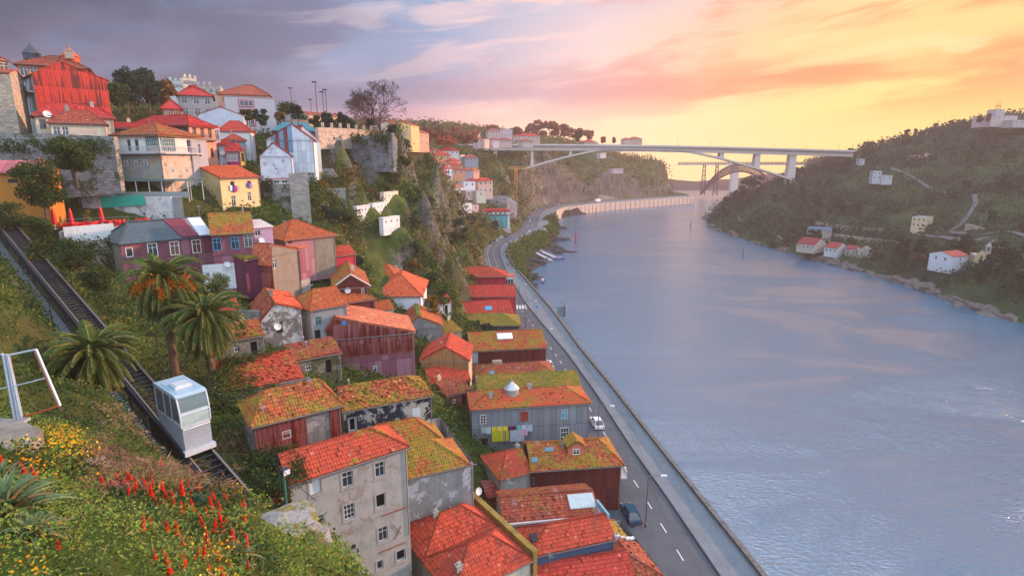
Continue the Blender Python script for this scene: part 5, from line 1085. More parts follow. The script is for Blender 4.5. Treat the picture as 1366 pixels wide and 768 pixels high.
# --- terraces with ruined walls in the ravine
RW = m_plaster((.66,.58,.48),(.3,.26,.22),.4,(.35,.30,.25),.25)
def ruin(label, A, B, dA, dB, zt, zb, n, rows, mat=RW, D=1.2):
    h = H('ruined_wall', label, A, B, dA=dA, dB=dB, D=D, base=zb, roof='flat', rise=0, wall=mat, tile=mat, lod=2, cat='ruin', group='ruined walls on the ravine terraces', sidewins=[('F',(i+.5)/n,1.0+r_*2.6,.5,.6,st(kind='open',sur=False,frame=(.4,.35,.3))) for i in range(n) for r_ in range(rows)])
    FOOT.append([tuple((h.L2W @ Vector(q))[:2]) for q in ((-.5,-2,0),(h.L+.5,-2,0),(h.L+.5,0,0),(-.5,0,0))])
    return h
ruin('tall ruined facade glowing cream with two rows of holes', (457,241), (492,239), 148, 170, 0, 43.5, 7, 2)
ruin('ruined white wall stepping up the green terrace, lower left piece', (476,276), (494,270), 137, 144, 0, 39.5, 4, 1, m_plaster((.55,.58,.62),(.3,.3,.32),.5))
ruin('middle piece of the ruined wall stepping up the green terrace', (497,272), (516,262), 144, 152, 0, 40, 4, 1, m_plaster((.62,.62,.62),(.3,.3,.32),.5))
ruin('highest piece of the stepped ruined wall, beside the rocks', (512,257), (531,254), 152, 160, 0, 42.5, 4, 1)
ruin('lowest broken white wall among the ravine bushes', (511,291), (533,295), 132, 138, 0, 39.3, 3, 1, m_plaster((.62,.62,.62),(.3,.3,.32),.5))
wall_seg('terrace_wall', 'grey rubble terrace wall right of the tall white house', [W(427,133,38,48.6),W(461,135,38,48.8)], 1.0, m_stone((.30,.28,.26),.7,.35,(.1,.1,.1),.2))
wall_seg('terrace_wall', 'upper grey terrace wall with sloping end above the rubble wall', [W(427,142,46,53.2),W(444,143,46,53.2),W(456,144,46,50)], .8, m_stone((.30,.28,.28)))
# --- cafe terrace
wall_seg('terrace_wall', 'white rendered low wall holding up the red cafe terrace', [W(84,79,43.5,45.9),W(151,82.5,43.5,46.1)], .4, P_WHITE)
wall_seg('terrace_wall', 'cream rubble wall with creepers just below the cafe terrace', [W(92,78.3,38,43.9),W(153,81.5,37.5,44)], .5, m_stone((.46,.42,.33),.8,.5,(.12,.11,.08),.45))
wall_seg('retaining_wall', 'stained white retaining wall behind the cafe chairs', [W(106,93,44,50.8),W(160,93,44,49.2),W(227,93,43,49.3)], .6, m_plaster((.55,.56,.56),(.2,.2,.2),.8,(.25,.25,.25),.3))
mb = MB(); a = PD(133,262,92.8); b = PD(192,260,92.8); mb.face([(a.x,92.8,a.z),(b.x,92.8,b.z),(b.x,92.8,b.z-1.6),(a.x,92.8,a.z-1.9)]); mb.face([(a.x,92.86,a.z),(b.x,92.86,b.z),(b.x,92.86,b.z-1.6),(a.x,92.86,a.z-1.9)])
tag(mb.build('green_tarp', [m_plain((.02,.36,.27))]), 'bright green tarpaulin hung along the stained retaining wall', 'tarpaulin')
def digit_o():
    p = PD(118,263,92.85); mb = MB(); T = [(p.x+.42*math.cos(t), 92.85, p.z+1.0*math.sin(t)) for t in np.linspace(0,2*math.pi,25)]
    mb.tube(T, .13, 6); tag(mb.build('painted_numeral', [m_plain((.16,.30,.28))]), 'large grey green painted 0 on the white wall', 'numeral')
digit_o()
h = H('cafe_house', 'orange cafe building with pink sheet roof at the left edge', (-40,227), (58,233), dA=83, dB=85, D=4, base=46, roof='hx', rise=1.4, wall=m_plaster((.48,.20,.035),(.3,.14,.05),.4), tile=m_corr((.50,.12,.13),(.3,.08,.08),.2,None,.3,1,5), lod=2, ov=.5, caps=False, sidewins=[('F',.55,1.6,1.3,.6,st(sur=False,frame=(.1,.12,.15),grid=(2,1)))])
for u_ in (1.2,4.0): mb = MB(); mb.lathe((u_*2,2,h.ze+.9),[(.35,0),(.35,.5),(.45,.5),(.3,.8),(.02,.9)],10); mb.build('roof_vent', [m_plaster((.55,.15,.13))], h.root)
mb = MB(); q = [W(104,93.6,0,49),W(243,93.6,0,49),W(241,99,0,49),W(104,99,0,49)]; mb.prism([(p[0],p[1]) for p in q], 42, 49.25); tag(mb.build('upper_terrace', [m_plaster((.30,.29,.28))]), kind='structure')
# pergola over the upper terrace
r = empty('pergola', (XatY(112,95,51), 95, 49.3), .05, 'green and white metal pergola shading the upper cafe terrace', 'pergola')
mb = MB()
for k in range(9):
    for y in (0,5): mb.tube([(k*2.1,y,-1),(k*2.1,y,2.5)], .07, 6)
for y in (0,5): mb.tube([(-.3,y,2.5),(17,y,2.5)], .08, 6)
mb.build('post_frame', [m_plain((.55,.58,.58))], r)
mb = MB(); mb.box(-.5,-.3,2.6,17.3,5.3,2.68); mb.build('canopy', [m_plain((.04,.16,.13))], r)
mb = MB(); mb.box(-.3,-.1,-.3,17,-.04,.7); mb.build('railing_panel', [m_plain((.25,.28,.27))], r)
# parasols, tables and chairs
CR = m_plain((.62,.01,.015), .35)
def parasol(x, y, z, lab):
    r = empty('closed_parasol', (x,y,z), 0, lab, 'parasol', 'closed red parasols'); mb = MB(); mb.lathe((0,0,0),[(.05,0),(.05,.8)],8); mb.lathe((0,0,0),[(.28,0),(.28,.08),(.05,.1)],10); mb.build('pole', [m_plain((.6,.6,.6))], r)
    mb = MB(); mb.lathe((0,0,0),[(.16,.75),(.34,.9),(.30,1.6),(.22,2.6),(.06,3.2),(.01,3.25)],8); mb.build('canopy', [CR], r)
def cafe_set():
    t = empty('cafe_table', (0,0,0), 0, 'x', 'table', 'red tables on the cafe terrace'); mb = MB(); mb.box(-.4,-.4,.70,.4,.4,.74); mb.build('table_top', [CR], t)
    for sx in (-1,1):
        for sy in (-1,1): mb = MB(); mb.tube([(sx*.33,sy*.33,0),(sx*.33,sy*.33,.7)], .025, 5); mb.build('leg', [CR], t)
    c = empty('cafe_chair', (0,0,0), 0, 'x', 'chair', 'red plastic chairs on the cafe terrace'); mb = MB(); mb.box(-.24,-.24,.42,.24,.24,.47); mb.build('seat', [CR], c)
    mb = MB(); mb.box(-.24,.2,.47,.24,.26,.9); mb.build('backrest', [CR], c)
    for sx in (-1,1):
        mb = MB(); mb.box(sx*.27-.03,-.2,.62,sx*.27+.03,.24,.66); mb.build('armrest', [CR], c)
        for sy in (-1,1): mb = MB(); mb.tube([(sx*.2,sy*.2,0),(sx*.22,sy*.22,.43)], .03, 5); mb.build('leg', [CR], c)
    return t, c
tb, ch = cafe_set(); first = True
for i,(px,Y) in enumerate(((91,83),(97,84.5),(104,83),(110,85.5),(117,84),(123,86.5),(141,87),(147,88.5),(153,88),(160,89.5),(190,91))):
    x = XatY(px,Y,45.2); t = tb if i == 0 else copy_tree(tb); t.location = (x,Y,45.15); t['label'] = 'square red table among red chairs on the cafe terrace'
    for k in range(4):
        c = ch if (i == 0 and k == 0) else copy_tree(ch); a = k*math.pi/2+random.uniform(-.3,.3)
        c.location = (x+math.sin(a)*.75, Y-math.cos(a)*.75, 45.15); c.rotation_euler[2] = a+math.pi; c['label'] = 'red plastic chair at a table on the cafe terrace'
mb = MB(); q = [W(78,80,0,45.1),W(152,83,0,45.1),W(232,92.6,0,45.1),W(100,93,0,45.1)]; mb.prism([(p[0],p[1]) for p in q], 42, 45.12)
tag(mb.build('cafe_terrace', [m_plaster((.30,.29,.28))]), kind='structure')
for px,Y,lb in ((73,83,'closed red parasol under the orange tree'),(96,82.5,'closed red parasol in the middle of the chairs'),(136.5,86,'closed red parasol in front of the green tarpaulin')): parasol(XatY(px,Y,46), Y, 45.13, lb)
r = empty('terrace_railing', (XatY(84,80,46),80,45.9), math.atan2(3.2, XatY(151,83.2,46)-XatY(84,80,46)), 'thin metal railing on the white cafe terrace wall', 'railing'); LLr = 9.4
mb = MB()
for k in range(7): mb.tube([(k*LLr/6,0,0),(k*LLr/6,0,1.0)], .03, 5)
mb.build('post', [m_metal((.2,.2,.2))], r); mb = MB(); mb.tube([(0,0,1),(LLr,0,1)], .03, 5); mb.tube([(0,0,.5),(LLr,0,.5)], .02, 5); mb.build('handrail', [m_metal((.2,.2,.2))], r)
# walls near the cottages
wall_seg('garden_wall', 'grey stone garden wall between whitewashed cottage and rusty iron wall', [(-34.6,71.2,27,30.9),(-29.3,74.4,24,28.2),(-25.8,76.6,22,27.2)], .5, S_GREEN)
wall_seg('garden_wall', 'rough stone yard wall left of the whitewashed cottage', [W(318,73,29,35.4),W(346,73.5,29,35.2)], .6, S_STONE)
# ------------------------------------------------------------ foliage builders
def quads(C, S, flat=0.0, asp=1.0, up=None):
    """random leaf quads at centres C with sizes S"""
    n = len(C); a = RNG.normal(size=(n,3)); a /= np.linalg.norm(a,axis=1)[:,None]+1e-9
    nrm = RNG.normal(size=(n,3)); nrm[:,2] = nrm[:,2]+flat; nrm /= np.linalg.norm(nrm,axis=1)[:,None]+1e-9
    u = np.cross(nrm, a); u /= np.linalg.norm(u,axis=1)[:,None]+1e-9; v = np.cross(nrm, u)
    S = np.asarray(S)[:,None]; u = u*S*.5; v = v*S*.5*asp
    V = np.stack([C-u-v*.3, C-v, C+u-v*.2, C+v], 1).reshape(-1,3); F = np.arange(4*n).reshape(n,4); return V, F
def blob_pts(centers, radii, n):
    k = RNG.integers(0, len(centers), n); d = RNG.normal(size=(n,3)); d /= np.linalg.norm(d,axis=1)[:,None]
    r = RNG.random(n)**.4; return centers[k]+d*r[:,None]*radii[k]
L_DK = m_leaf((.030,.062,.020),(.055,.095,.025),(.22,.15,.03),.02); L_MID = m_leaf((.05,.095,.025),(.095,.14,.035)); L_YG = m_leaf((.11,.15,.03),(.20,.20,.045),(.3,.2,.03),.06)
L_BL = m_leaf((.014,.050,.038),(.030,.075,.046),(.1,.1,.03),.02); L_BR = m_leaf((.14,.085,.03),(.20,.12,.04),(.25,.15,.05),.1); L_RED = m_leaf((.22,.09,.06),(.30,.12,.07),(.2,.1,.05),.1)
L_OR = m_leaf((.16,.11,.02),(.24,.13,.02),(.10,.12,.02),.2)
BARK = m_bark()
def tree(name, label, x, y, z, hgt, cr, mat, n=1400, leaf=.35, trunk=.25, cb=.35, asp=.8, group=None, cat='tree', nb=14, dots=None, multi=1):
    r = empty(name, (x,y,z), random.uniform(0,6), label, cat, group)
    th = hgt*(cb+.15); mb = MB(); bend = random.uniform(-.08,.08)*hgt
    cz = hgt*(cb+(1-cb)/2); ch = hgt*(1-cb)/2
    C = []
    for i in range(nb):
        a = random.uniform(0,6.28); q = random.random()**.5*.72; zz = random.uniform(-.72,.75)
        C.append((math.cos(a)*cr*q*math.sqrt(max(.05,1-zz*zz)), math.sin(a)*cr*q*math.sqrt(max(.05,1-zz*zz)), cz+zz*ch))
    C = np.array(C); Rr = np.stack([RNG.uniform(.30,.50,nb)*cr, RNG.uniform(.30,.50,nb)*cr, RNG.uniform(.24,.42,nb)*max(ch,cr*.6)],1)
    for m in range(multi):
        ox = (m-(multi-1)/2)*trunk*1.8; mb.tube([(ox,0,-.5),(ox+bend*.3,0,th*.5),(ox+bend,0,th)], [trunk,trunk*.8,trunk*.55], 7)
    for i in range(0, nb, 2):
        c = C[i]; mb.tube([(bend,0,th*.85),(c[0]*.5+bend*.5,c[1]*.5,(th+c[2])/2),(c[0],c[1],c[2])], [trunk*.45,trunk*.28,trunk*.1], 5)
    mb.build('trunk', [BARK], r)
    P = blob_pts(C, Rr, n); V, F = quads(P, RNG.uniform(.6,1.3,n)*leaf, .3, asp); np_mesh('crown', V, F, mat, r)
    if dots:
        m2, nd, sz = dots; P = blob_pts(C, Rr*1.04, nd); V, F = quads(P, np.full(nd,sz), 0); tag(np_mesh('fruit', V, F, m2, r), kind='stuff')
    return r
def bare_tree(label, x, y, z, hgt, spread, seed, mat, depth=6, group=None, tint=None):
    rnd = random.Random(seed); mb = MB()
    def br(p, d, L, rad, k):
        n = 3; pts = [p]; dd = d.copy()
        for i in range(n):
            dd = (dd+Vector((rnd.gauss(0,.13),rnd.gauss(0,.13),rnd.gauss(.03,.10)))).normalized(); pts.append(pts[-1]+dd*L/n)
        mb.tube(pts, [rad*(1-.45*i/n) for i in range(n+1)], 5 if k < 2 else 3, cap=False)
        if k >= depth: return
        for j in range(3 if k < depth-1 else 3):
            a = rnd.uniform(0,6.28); s = rnd.uniform(.35,.80)*spread; ax = dd.orthogonal().normalized(); ax.rotate(Matrix.Rotation(a,3,dd))
            br(pts[-1 if j else rnd.choice([-1,-2])], (dd+ax*s).normalized(), L*rnd.uniform(.66,.86), max(rad*.58,.036), k+1)
    br(Vector((0,0,-.5)), Vector((0,0,1)), hgt*.25, hgt*.026, 0)
    r = empty('bare_tree', (x,y,z), 0, label, 'tree', group); mb.build('branches', [mat], r); return r
def palm(label, x, y, z, th, R0, nf, seed, droop=1.0, fruit=False, skirt=True):
    rnd = random.Random(seed); rn = np.random.default_rng(seed); r = empty('palm_tree', (x,y,z), 0, label, 'palm', 'date palms beside the funicular')
    mb = MB(); 
    for k in range(int(th/.22)+1): mb.lathe((0,0,k*.22-.6), [(.36,0),(.47,.13),(.36,.22)], 9)
    mb.lathe((0,0,th-.5), [(.40,0),(.62,.5),(.5,1.0),(.1,1.3)], 9); mb.build('trunk', [m_bark((.13,.085,.05))], r)
    VS, FS, VD, FD = [], [], [], []; fb = MB()
    for i in range(nf):
        t = i/nf; el = R(82)-R(150)*t**.9+rnd.gauss(0,.06); az = i*2.39996+rnd.gauss(0,.15); L = R0*rnd.uniform(.9,1.12)*(1-.15*t)
        n = 22; p = Vector((0,0,th+.6)); pts = []; e = el
        for k in range(n+1):
            pts.append(p.copy()); e -= (.055+.035*droop*(k/n))*(1.1 if e > -1.2 else 0); p = p+Vector((math.cos(e)*math.cos(az),math.cos(e)*math.sin(az),math.sin(e)))*(L/n)
        fb.tube(pts[::3], [.05*(1-.8*k/len(pts[::3])) for k in range(len(pts[::3]))], 4, cap=False)
        dead = t > .84 and skirt
        V_, F_ = (VD, FD) if dead else (VS, FS)
        for k in range(2, n+1):
            q = pts[k]; d = (pts[k]-pts[k-1]).normalized(); sd_ = d.cross(Vector((0,0,1))).normalized(); upv = sd_.cross(d)
            ll = L*.17*(math.sin(math.pi*min(1,(k/n)*.86+.14))**.6)
            for m in range(2):
                for s in (-1,1):
                    o = q-d*(m*.5)*(L/n); tip = o+(sd_*s*.80+d*.55+upv*(.22-.5*k/n*droop)+Vector((0,0,-.28*droop))).normalized()*ll*rnd.uniform(.8,1.1)
                    w = d*.055; b = len(V_); V_ += [tuple(o-w), tuple(o+w), tuple((o+tip)/2+w*1.1+upv*.03), tuple(tip)]; F_.append((b,b+1,b+2,b+3))
    np_mesh('fronds', VS, FS, m_leaf((.035,.075,.020),(.10,.135,.032),(.26,.19,.05),.05,.3), r)
    if VD: np_mesh('dry_fronds', VD, FD, m_leaf((.17,.12,.06),(.26,.19,.10),(.12,.08,.05),.2), r)
    fb.build('frond_stems', [m_plain((.22,.19,.06))], r)
    if fruit:
        for k in range(7):
            a = 5.25+(k-3)*.36; c = Vector((math.cos(a)*(2.6+.3*(k%2)), math.sin(a)*(2.6+.3*(k%2)), th+.1+.35*(k%3))); P = np.array(c)+rn.normal(size=(260,3))*np.array([.26,.26,.36]); V,F = quads(P, np.full(260,.15)); o = tag(np_mesh('date_cluster', V, F, m_leaf((.55,.14,.01),(.70,.24,.02)), r), kind='stuff')
    return r
p = PC(232,490,55); gz = hL1(p.x,p.y)
palm('large date palm with orange fruit clusters standing above the funicular car', XatY(222,56,40), 56, 32.5, 10.0, 5.0, 125, 3, 1.05, True)
palm('second drooping date palm crowded against the fruiting one on its right', XatY(276,55,38), 55, 30.5, 8.4, 4.9, 115, 13, 1.25)
palm('yellow green date palm on the near side of the funicular track', XatY(136,42,38), 41.5, 36.6, 3.2, 3.9, 120, 5, 1.05)
# ------------------------------------------------------------ funicular track and car
T_STEEL = m_metal((.045,.05,.06), .7); T_RAIL = m_metal((.34,.28,.22), .4); T_DK = m_plain((.035,.04,.05))
def funicular():
    global FC
    p0 = trk(-.22); p1 = trk(1.25); d = p1-p0; L = d.length; yaw = math.atan2(d.y, d.x); pit = math.asin(d.z/L)
    r = empty('funicular_track', p0, yaw, 'steel funicular track on trestles climbing the slope to the upper left', 'railway track')
    c = math.cos(pit); s = math.sin(pit); f = lambda t, y, h: (t*c, y, t*s+h)
    # local x uphill, y to the left of travel (toward the camera is +y or -y)
    def beam(name, y, w, h0, h1, mat, par=r):
        mb = MB(); A = [f(0,y-w,h0),f(0,y+w,h0),f(0,y+w,h1),f(0,y-w,h1)]; B = [f(L,y-w,h0),f(L,y+w,h0),f(L,y+w,h1),f(L,y-w,h1)]
        mb.face(A); mb.face(B[::-1])
        for i in range(4): j = (i+1)%4; mb.face([A[i],A[j],B[j],B[i]])
        return mb.build(name, [mat], par)
    for y in (-.85,.85): beam('rail', y, .06, .25, .42, T_RAIL); beam('girder', y*1.15, .12, -.7, .22, T_DK)
    mb = MB(); n = int(L/.75)
    for i in range(n):
        t = i*.75; q = [f(t,-1.0,.1),f(t+.16,-1.0,.1),f(t+.16,1.0,.1),f(t,1.0,.1)]; mb.face(q); mb.tube([f(t,-1.0,-.3),f(t+1.5,1.0,-.3)], .05, 4); mb.tube([f(t,1.0,-.3),f(t+1.5,-1.0,-.3)], .05, 4); mb.tube([f(t,-1.0,.12),f(t,1.0,.12)],.09,4)
        mb.tube([f(t,0,.2),f(t+.7,0,.2)], .03, 4)
    mb.build('cross_ties', [T_STEEL], r)
    for i in range(int(L/6)):
        t = i*6+2; mb = MB()
        for y in (-1.0,1.0): mb.tube([f(t,y,-.5),(f(t,y,0)[0],y,f(t,y,0)[2]-4)], .14, 6)
        mb.tube([(f(t,-1.0,0)[0],-1.0,f(t,0,0)[2]-1),(f(t,1.0,0)[0],1.0,f(t,0,0)[2]-2.5)], .07, 4)
        mb.build('trestle', [T_STEEL], r)
    # service stairs on the near side
    sy = 2.25; mb = MB()
    for i in range(int(L/.42)):
        t = i*.42; x,_,z = f(t,0,-.25); mb.box(x,sy-.55,z-.04,x+.30,sy+.55,z)
        if i%14 == 0: mb.box(x-.1,sy-.6,z-3.0,x+.1,sy-.45,z-.1); mb.box(x-.1,sy+.45,z-3.0,x+.1,sy+.6,z-.1)
    mb.build('service_stairs', [m_metal((.30,.32,.34),.6)], r)
    for y in (sy-.6, sy+.6): beam('stringer', y, .04, -.45, -.2, T_STEEL)
    mb = MB()
    for i in range(int(L/2.1)):
        for y in (sy-.6, sy+.6): x,_,z = f(i*2.1,0,-.2); mb.tube([(x,y,z),(x,y,z+1.0)], .025, 4)
    for y in (sy-.6, sy+.6):
        for hh in (.35,.8): mb.tube([f(0,y,hh-.1),f(L,y,hh-.1)], .02, 4)
    mb.build('handrail', [T_STEEL], r)
    for i,t in enumerate((5.0,14.5,26.5,39,53,68)):
        q = r.matrix_world if False else Matrix.Translation(p0) @ Matrix.Rotation(yaw,4,'Z'); x,_,z = f(t,0,0); w = q @ Vector((x, 3.1 if i%2 else -1.9, z))
        po = empty('cable_post', (w.x,w.y,w.z-.8), 0, ['thin cable post at the foot of the cabin front','second cable post, between the cabin and the near palm','cable post behind the near palm','fourth cable post up the track','fifth cable post, beside the creeper hedge','highest cable post near the left edge'][i], 'post')
        mb = MB(); mb.tube([(0,0,-1),(0,0,5.2)], [.06,.04], 6); mb.tube([(-.4,0,5.0),(.4,0,5.1)], .03, 4); mb.build('pole', [T_STEEL], po)
    cb = MB(); q = Matrix.Translation(p0) @ Matrix.Rotation(yaw,4,'Z')
    for k in range(12):
        a, b = L*k/12, L*(k+1)/12; y = -1.9; P = [q @ Vector(f(a+(b-a)*m/6, y, 4.1-.35*math.sin(math.pi*m/6))) for m in range(7)]; cb.tube(P, .025, 4)
    tag(cb.build('overhead_cable', [T_STEEL]), 'thin overhead cable sagging along the far side of the funicular track', 'cable')
    # car : base follows the slope, cabin is level
    cp = trk(.0); ca = FC = empty('funicular_car', cp+Vector((0,0,.5)), yaw, 'silver funicular car with large glazed front coming down the track', 'funicular car')
    tp = math.tan(pit); BL = 5.6; W2 = 1.28
    ALU = m_plain((.27,.33,.39), .35, .3); ALU2 = m_plain((.62,.68,.74), .3, .2)
    mb = MB(); zf = 2.75   # cabin floor height at the front
    pr = [(-.1,0.05),(BL,BL*tp+.05),(BL,zf+.2),(0.05,zf)]
    for s_ in (-1,1): mb.face([(x,s_*W2*.93,z) for x,z in (pr if s_ < 0 else pr[::-1])])
    for i in range(4):
        a,b = pr[i],pr[(i+1)%4]; mb.face([(a[0],-W2*.93,a[1]),(a[0],W2*.93,a[1]),(b[0],W2*.93,b[1]),(b[0],-W2*.93,b[1])])
    ba = mb.build('base', [ALU], ca)
    mb = MB()
    for k in range(13):   # louvres
        z = .35+k*.18; mb.box(-.16-.012*0,-W2*.93,z,-.04+.0,W2*.93,z+.09)
        xe = min(BL, (z)/tp) if tp > 0 else BL
        for s_ in (-1,1): mb.box(.0,s_*W2*.935-.02,z,xe,s_*W2*.935+.03,z+.08)
    mb.build('louvre', [m_plain((.50,.57,.64), .3, .2)], ba)
    mb = MB(); mb.box(-.45,-W2-.08,-.05,.05,W2+.08,.42); mb.build('bumper', [ALU2], ca)
    mb = MB(); A = [(-.3,s_*(W2+.06),0.0) for s_ in (-1,1)]
    for s_ in (-1,1): mb.tube([(-.3,s_*(W2+.02),.1),(BL+.4,s_*(W2+.02),BL*tp+.25)], .14, 6)
    mb.build('chassis', [T_DK], ca)
    # cabin shell
    z0, z1 = zf, zf+2.75; fx = lambda z: -.12-.10*math.sin((z-z0)/(z1-z0)*math.pi)+.28*((z-z0)/(z1-z0))**2
    mb = MB(); mb.box(.0,-W2,z0-.02,BL-.2,W2,z0+.28); mb.box(-.12,-W2,z0-.12,.05,W2,z0+.10); mb.build('cabin_floor', [ALU2], ca)
    N = 8; zz = [z0+(z1-z0)*k/N for k in range(N+1)]
    mb = MB()
    for s_ in (-1,1):
        mb.tube([(fx(z)+.02,s_*(W2-.02),z) for z in zz]+[(.7,s_*(W2-.03),z1+.12)], .085, 6)
        for x in (1.7,3.3,BL-.3): mb.box(x-.05,s_*W2-.05,z0+.2,x+.05,s_*W2+.03,z1)
        mb.box(.1,s_*W2-.06,z1-.14,BL-.25,s_*W2+.04,z1+.04)
    mb.tube([(fx(z0+1.15)-.03,-W2,z0+1.15),(fx(z0+1.15)-.03,W2,z0+1.15)], .05, 6)
    mb.build('frame', [ALU2], ca)
    mb = MB()
    for k in range(N): mb.face([(fx(zz[k]),-W2+.04,zz[k]),(fx(zz[k]),W2-.04,zz[k]),(fx(zz[k+1]),W2-.04,zz[k+1]),(fx(zz[k+1]),-W2+.04,zz[k+1])], mi=0 if k >= 4 else 1)
    mb.build('windscreen', [m_plain((.14,.19,.20), .06, .3), m_plain((.36,.50,.50), .12)], ca)
    for s_ in (-1,1):
        mb = MB()
        for a,b in ((.12,1.62),(1.8,3.2),(3.4,BL-.4)): mb.box(a,s_*(W2-.03)-.01,z0+.3,b,s_*(W2-.03)+.01,z1-.14)
        mb.build('side_window', [m_plain((.10,.13,.15), .08)], ca)
    for s_ in (-1,1):
        mb = MB()
        for x in (1.72,3.3): mb.box(x-.015,s_*(W2-.0)-.0,z0+.0,x+.015,s_*(W2+.035),z1-.1)
        mb.box(1.75,s_*W2,z0+.34,3.27,s_*W2+.02,z0+.37); mb.build('door_seal', [T_DK], ca)
    mb = MB(); mb.box(-.27,-W2+.1,z0-.30,-.20,W2-.1,z0-.22); mb.build('light_strip', [m_plain((.7,.72,.7),.2)], ca)
    mb = MB(); mb.box(BL-.25,-W2,z0,BL-.15,W2,z1); mb.build('rear_panel', [ALU], ca)
    mb = MB(); pts = [(0.02,z1+.02),(.45,z1+.17),(BL-.3,z1+.20),(BL-.1,z1+.0)]
    prof = pts+[(BL-.1,z1-.06),(0.02,z1-.06)]
    for s_ in (-1,1): mb.face([(x,s_*(W2+.05),z) for x,z in (prof if s_ < 0 else prof[::-1])])
    for i in range(len(prof)): a,b = prof[i],prof[(i+1)%len(prof)]; mb.face([(a[0],-W2-.05,a[1]),(a[0],W2+.05,a[1]),(b[0],W2+.05,b[1]),(b[0],-W2-.05,b[1])])
    rf = mb.build('roof', [m_plain((.34,.46,.54), .45)], ca)
    mb = MB(); mb.box(1.6,-.75,z1+.2,3.3,.75,z1+.42); mb.box(1.75,-.6,z1+.42,3.1,.6,z1+.5); mb.build('air_unit', [ALU2], rf)
    mb = MB(); mb.tube([(.6,-1.0,z1+.26),(4.8,-1.0,z1+.28)], .03, 5); mb.tube([(.6,1.0,z1+.26),(4.8,1.0,z1+.28)], .03, 5); mb.build('roof_rail', [ALU2], rf)
    mb = MB()
    for x in (1.0,2.6,4.2):
        for s_ in (-1,1): mb.box(x-.22,s_*.75-.2,z0+.3,x+.22,s_*.75+.2,z0+.75); mb.box(x+.14,s_*.75-.2,z0+.75,x+.22,s_*.75+.2,z0+1.25)
    mb.build('bench', [m_plain((.10,.05,.04))], ca)
    # green lamp post with floodlight beside the track
    w = Matrix.Translation(p0) @ Matrix.Rotation(yaw,4,'Z') @ Vector((5.5,-2.6,-.5)); w.z = trk(-.06).z-1.0
    lp = empty('floodlight', w, yaw, 'small floodlight on a green post beside the lower track', 'floodlight')
    mb = MB(); mb.tube([(0,0,-1.5),(0,0,2.4)], .10, 8); mb.build('post', [m_plain((.03,.15,.13))], lp); mb = MB(); mb.box(-.55,-.25,2.3,-.1,.3,2.75); mb.build('lamp_head', [m_plain((.05,.05,.06))], lp); mb = MB(); mb.box(-.6,-.22,2.34,-.555,.27,2.72); mb.build('lens', [m_plain((.6,.65,.7),.2)], lp)
funicular()
FC.scale = (.86,.86,.86)
# ------------------------------------------------------------ concrete block with bent steel frame (left edge)
def block_and_frame():
    zt = 47.4; q = [PZ(-60,575,zt),PZ(-40,640,zt),PZ(40,592,zt),PZ(56,573,zt),PZ(28,560,zt),PZ(-30,552,zt)]
    q = [(p.x,p.y) for p in q]; mb = MB(); mb.prism(q, zt-2.2, zt); o = mb.build('concrete_block', [m_plaster((.30,.27,.23),(.12,.10,.09),.8,(.20,.15,.12),.3)])
    tag(o, 'weathered concrete block at the left edge carrying the bent steel frame', 'block')
    dd = 17.2
    r = empty('gate_frame', PC(18,562,dd-.3), 0, 'bent grey and rusty steel gate frame standing on the concrete block', 'gate'); o0 = r.location.copy(); pt = lambda px,py,dz=0: PC(px,py,dd+dz)-o0
    Gm = m_plain((.42,.45,.50), .4, .4); Rm = m_plain((.40,.08,.03), .8)
    for a,b,m in (((20,560),(4,472),Gm),((25,559),(9,472),Gm),((29,558),(11,474),Gm)): mb = MB(); mb.tube([pt(*a),pt(*b)], .045, 6); mb.build('upright', [m], r)
    for a,b,m,w in (((10,474),(48,466),Gm,.035),((48,466),(80,541),Gm,.04),((80,541),(26,557),Rm,.03),((22,514),(61,504),Gm,.02),((14,477),(28,553),Rm,.016),((45,467),(76,540),Rm,.02),((-4,562),(20,560),Rm,.03),((-4,474),(4,472),Gm,.035),((-4,519),(22,514),Gm,.02)):
        mb = MB(); mb.tube([pt(*a,.02),pt(*b,.02)], w, 5); mb.build('bar', [m], r)
    mb = MB(); p = pt(24,561); mb.box(p.x-.22,p.y-.2,p.z-.06,p.x+.22,p.y+.2,p.z+.02); mb.build('foot_plate', [Gm], r)
block_and_frame()
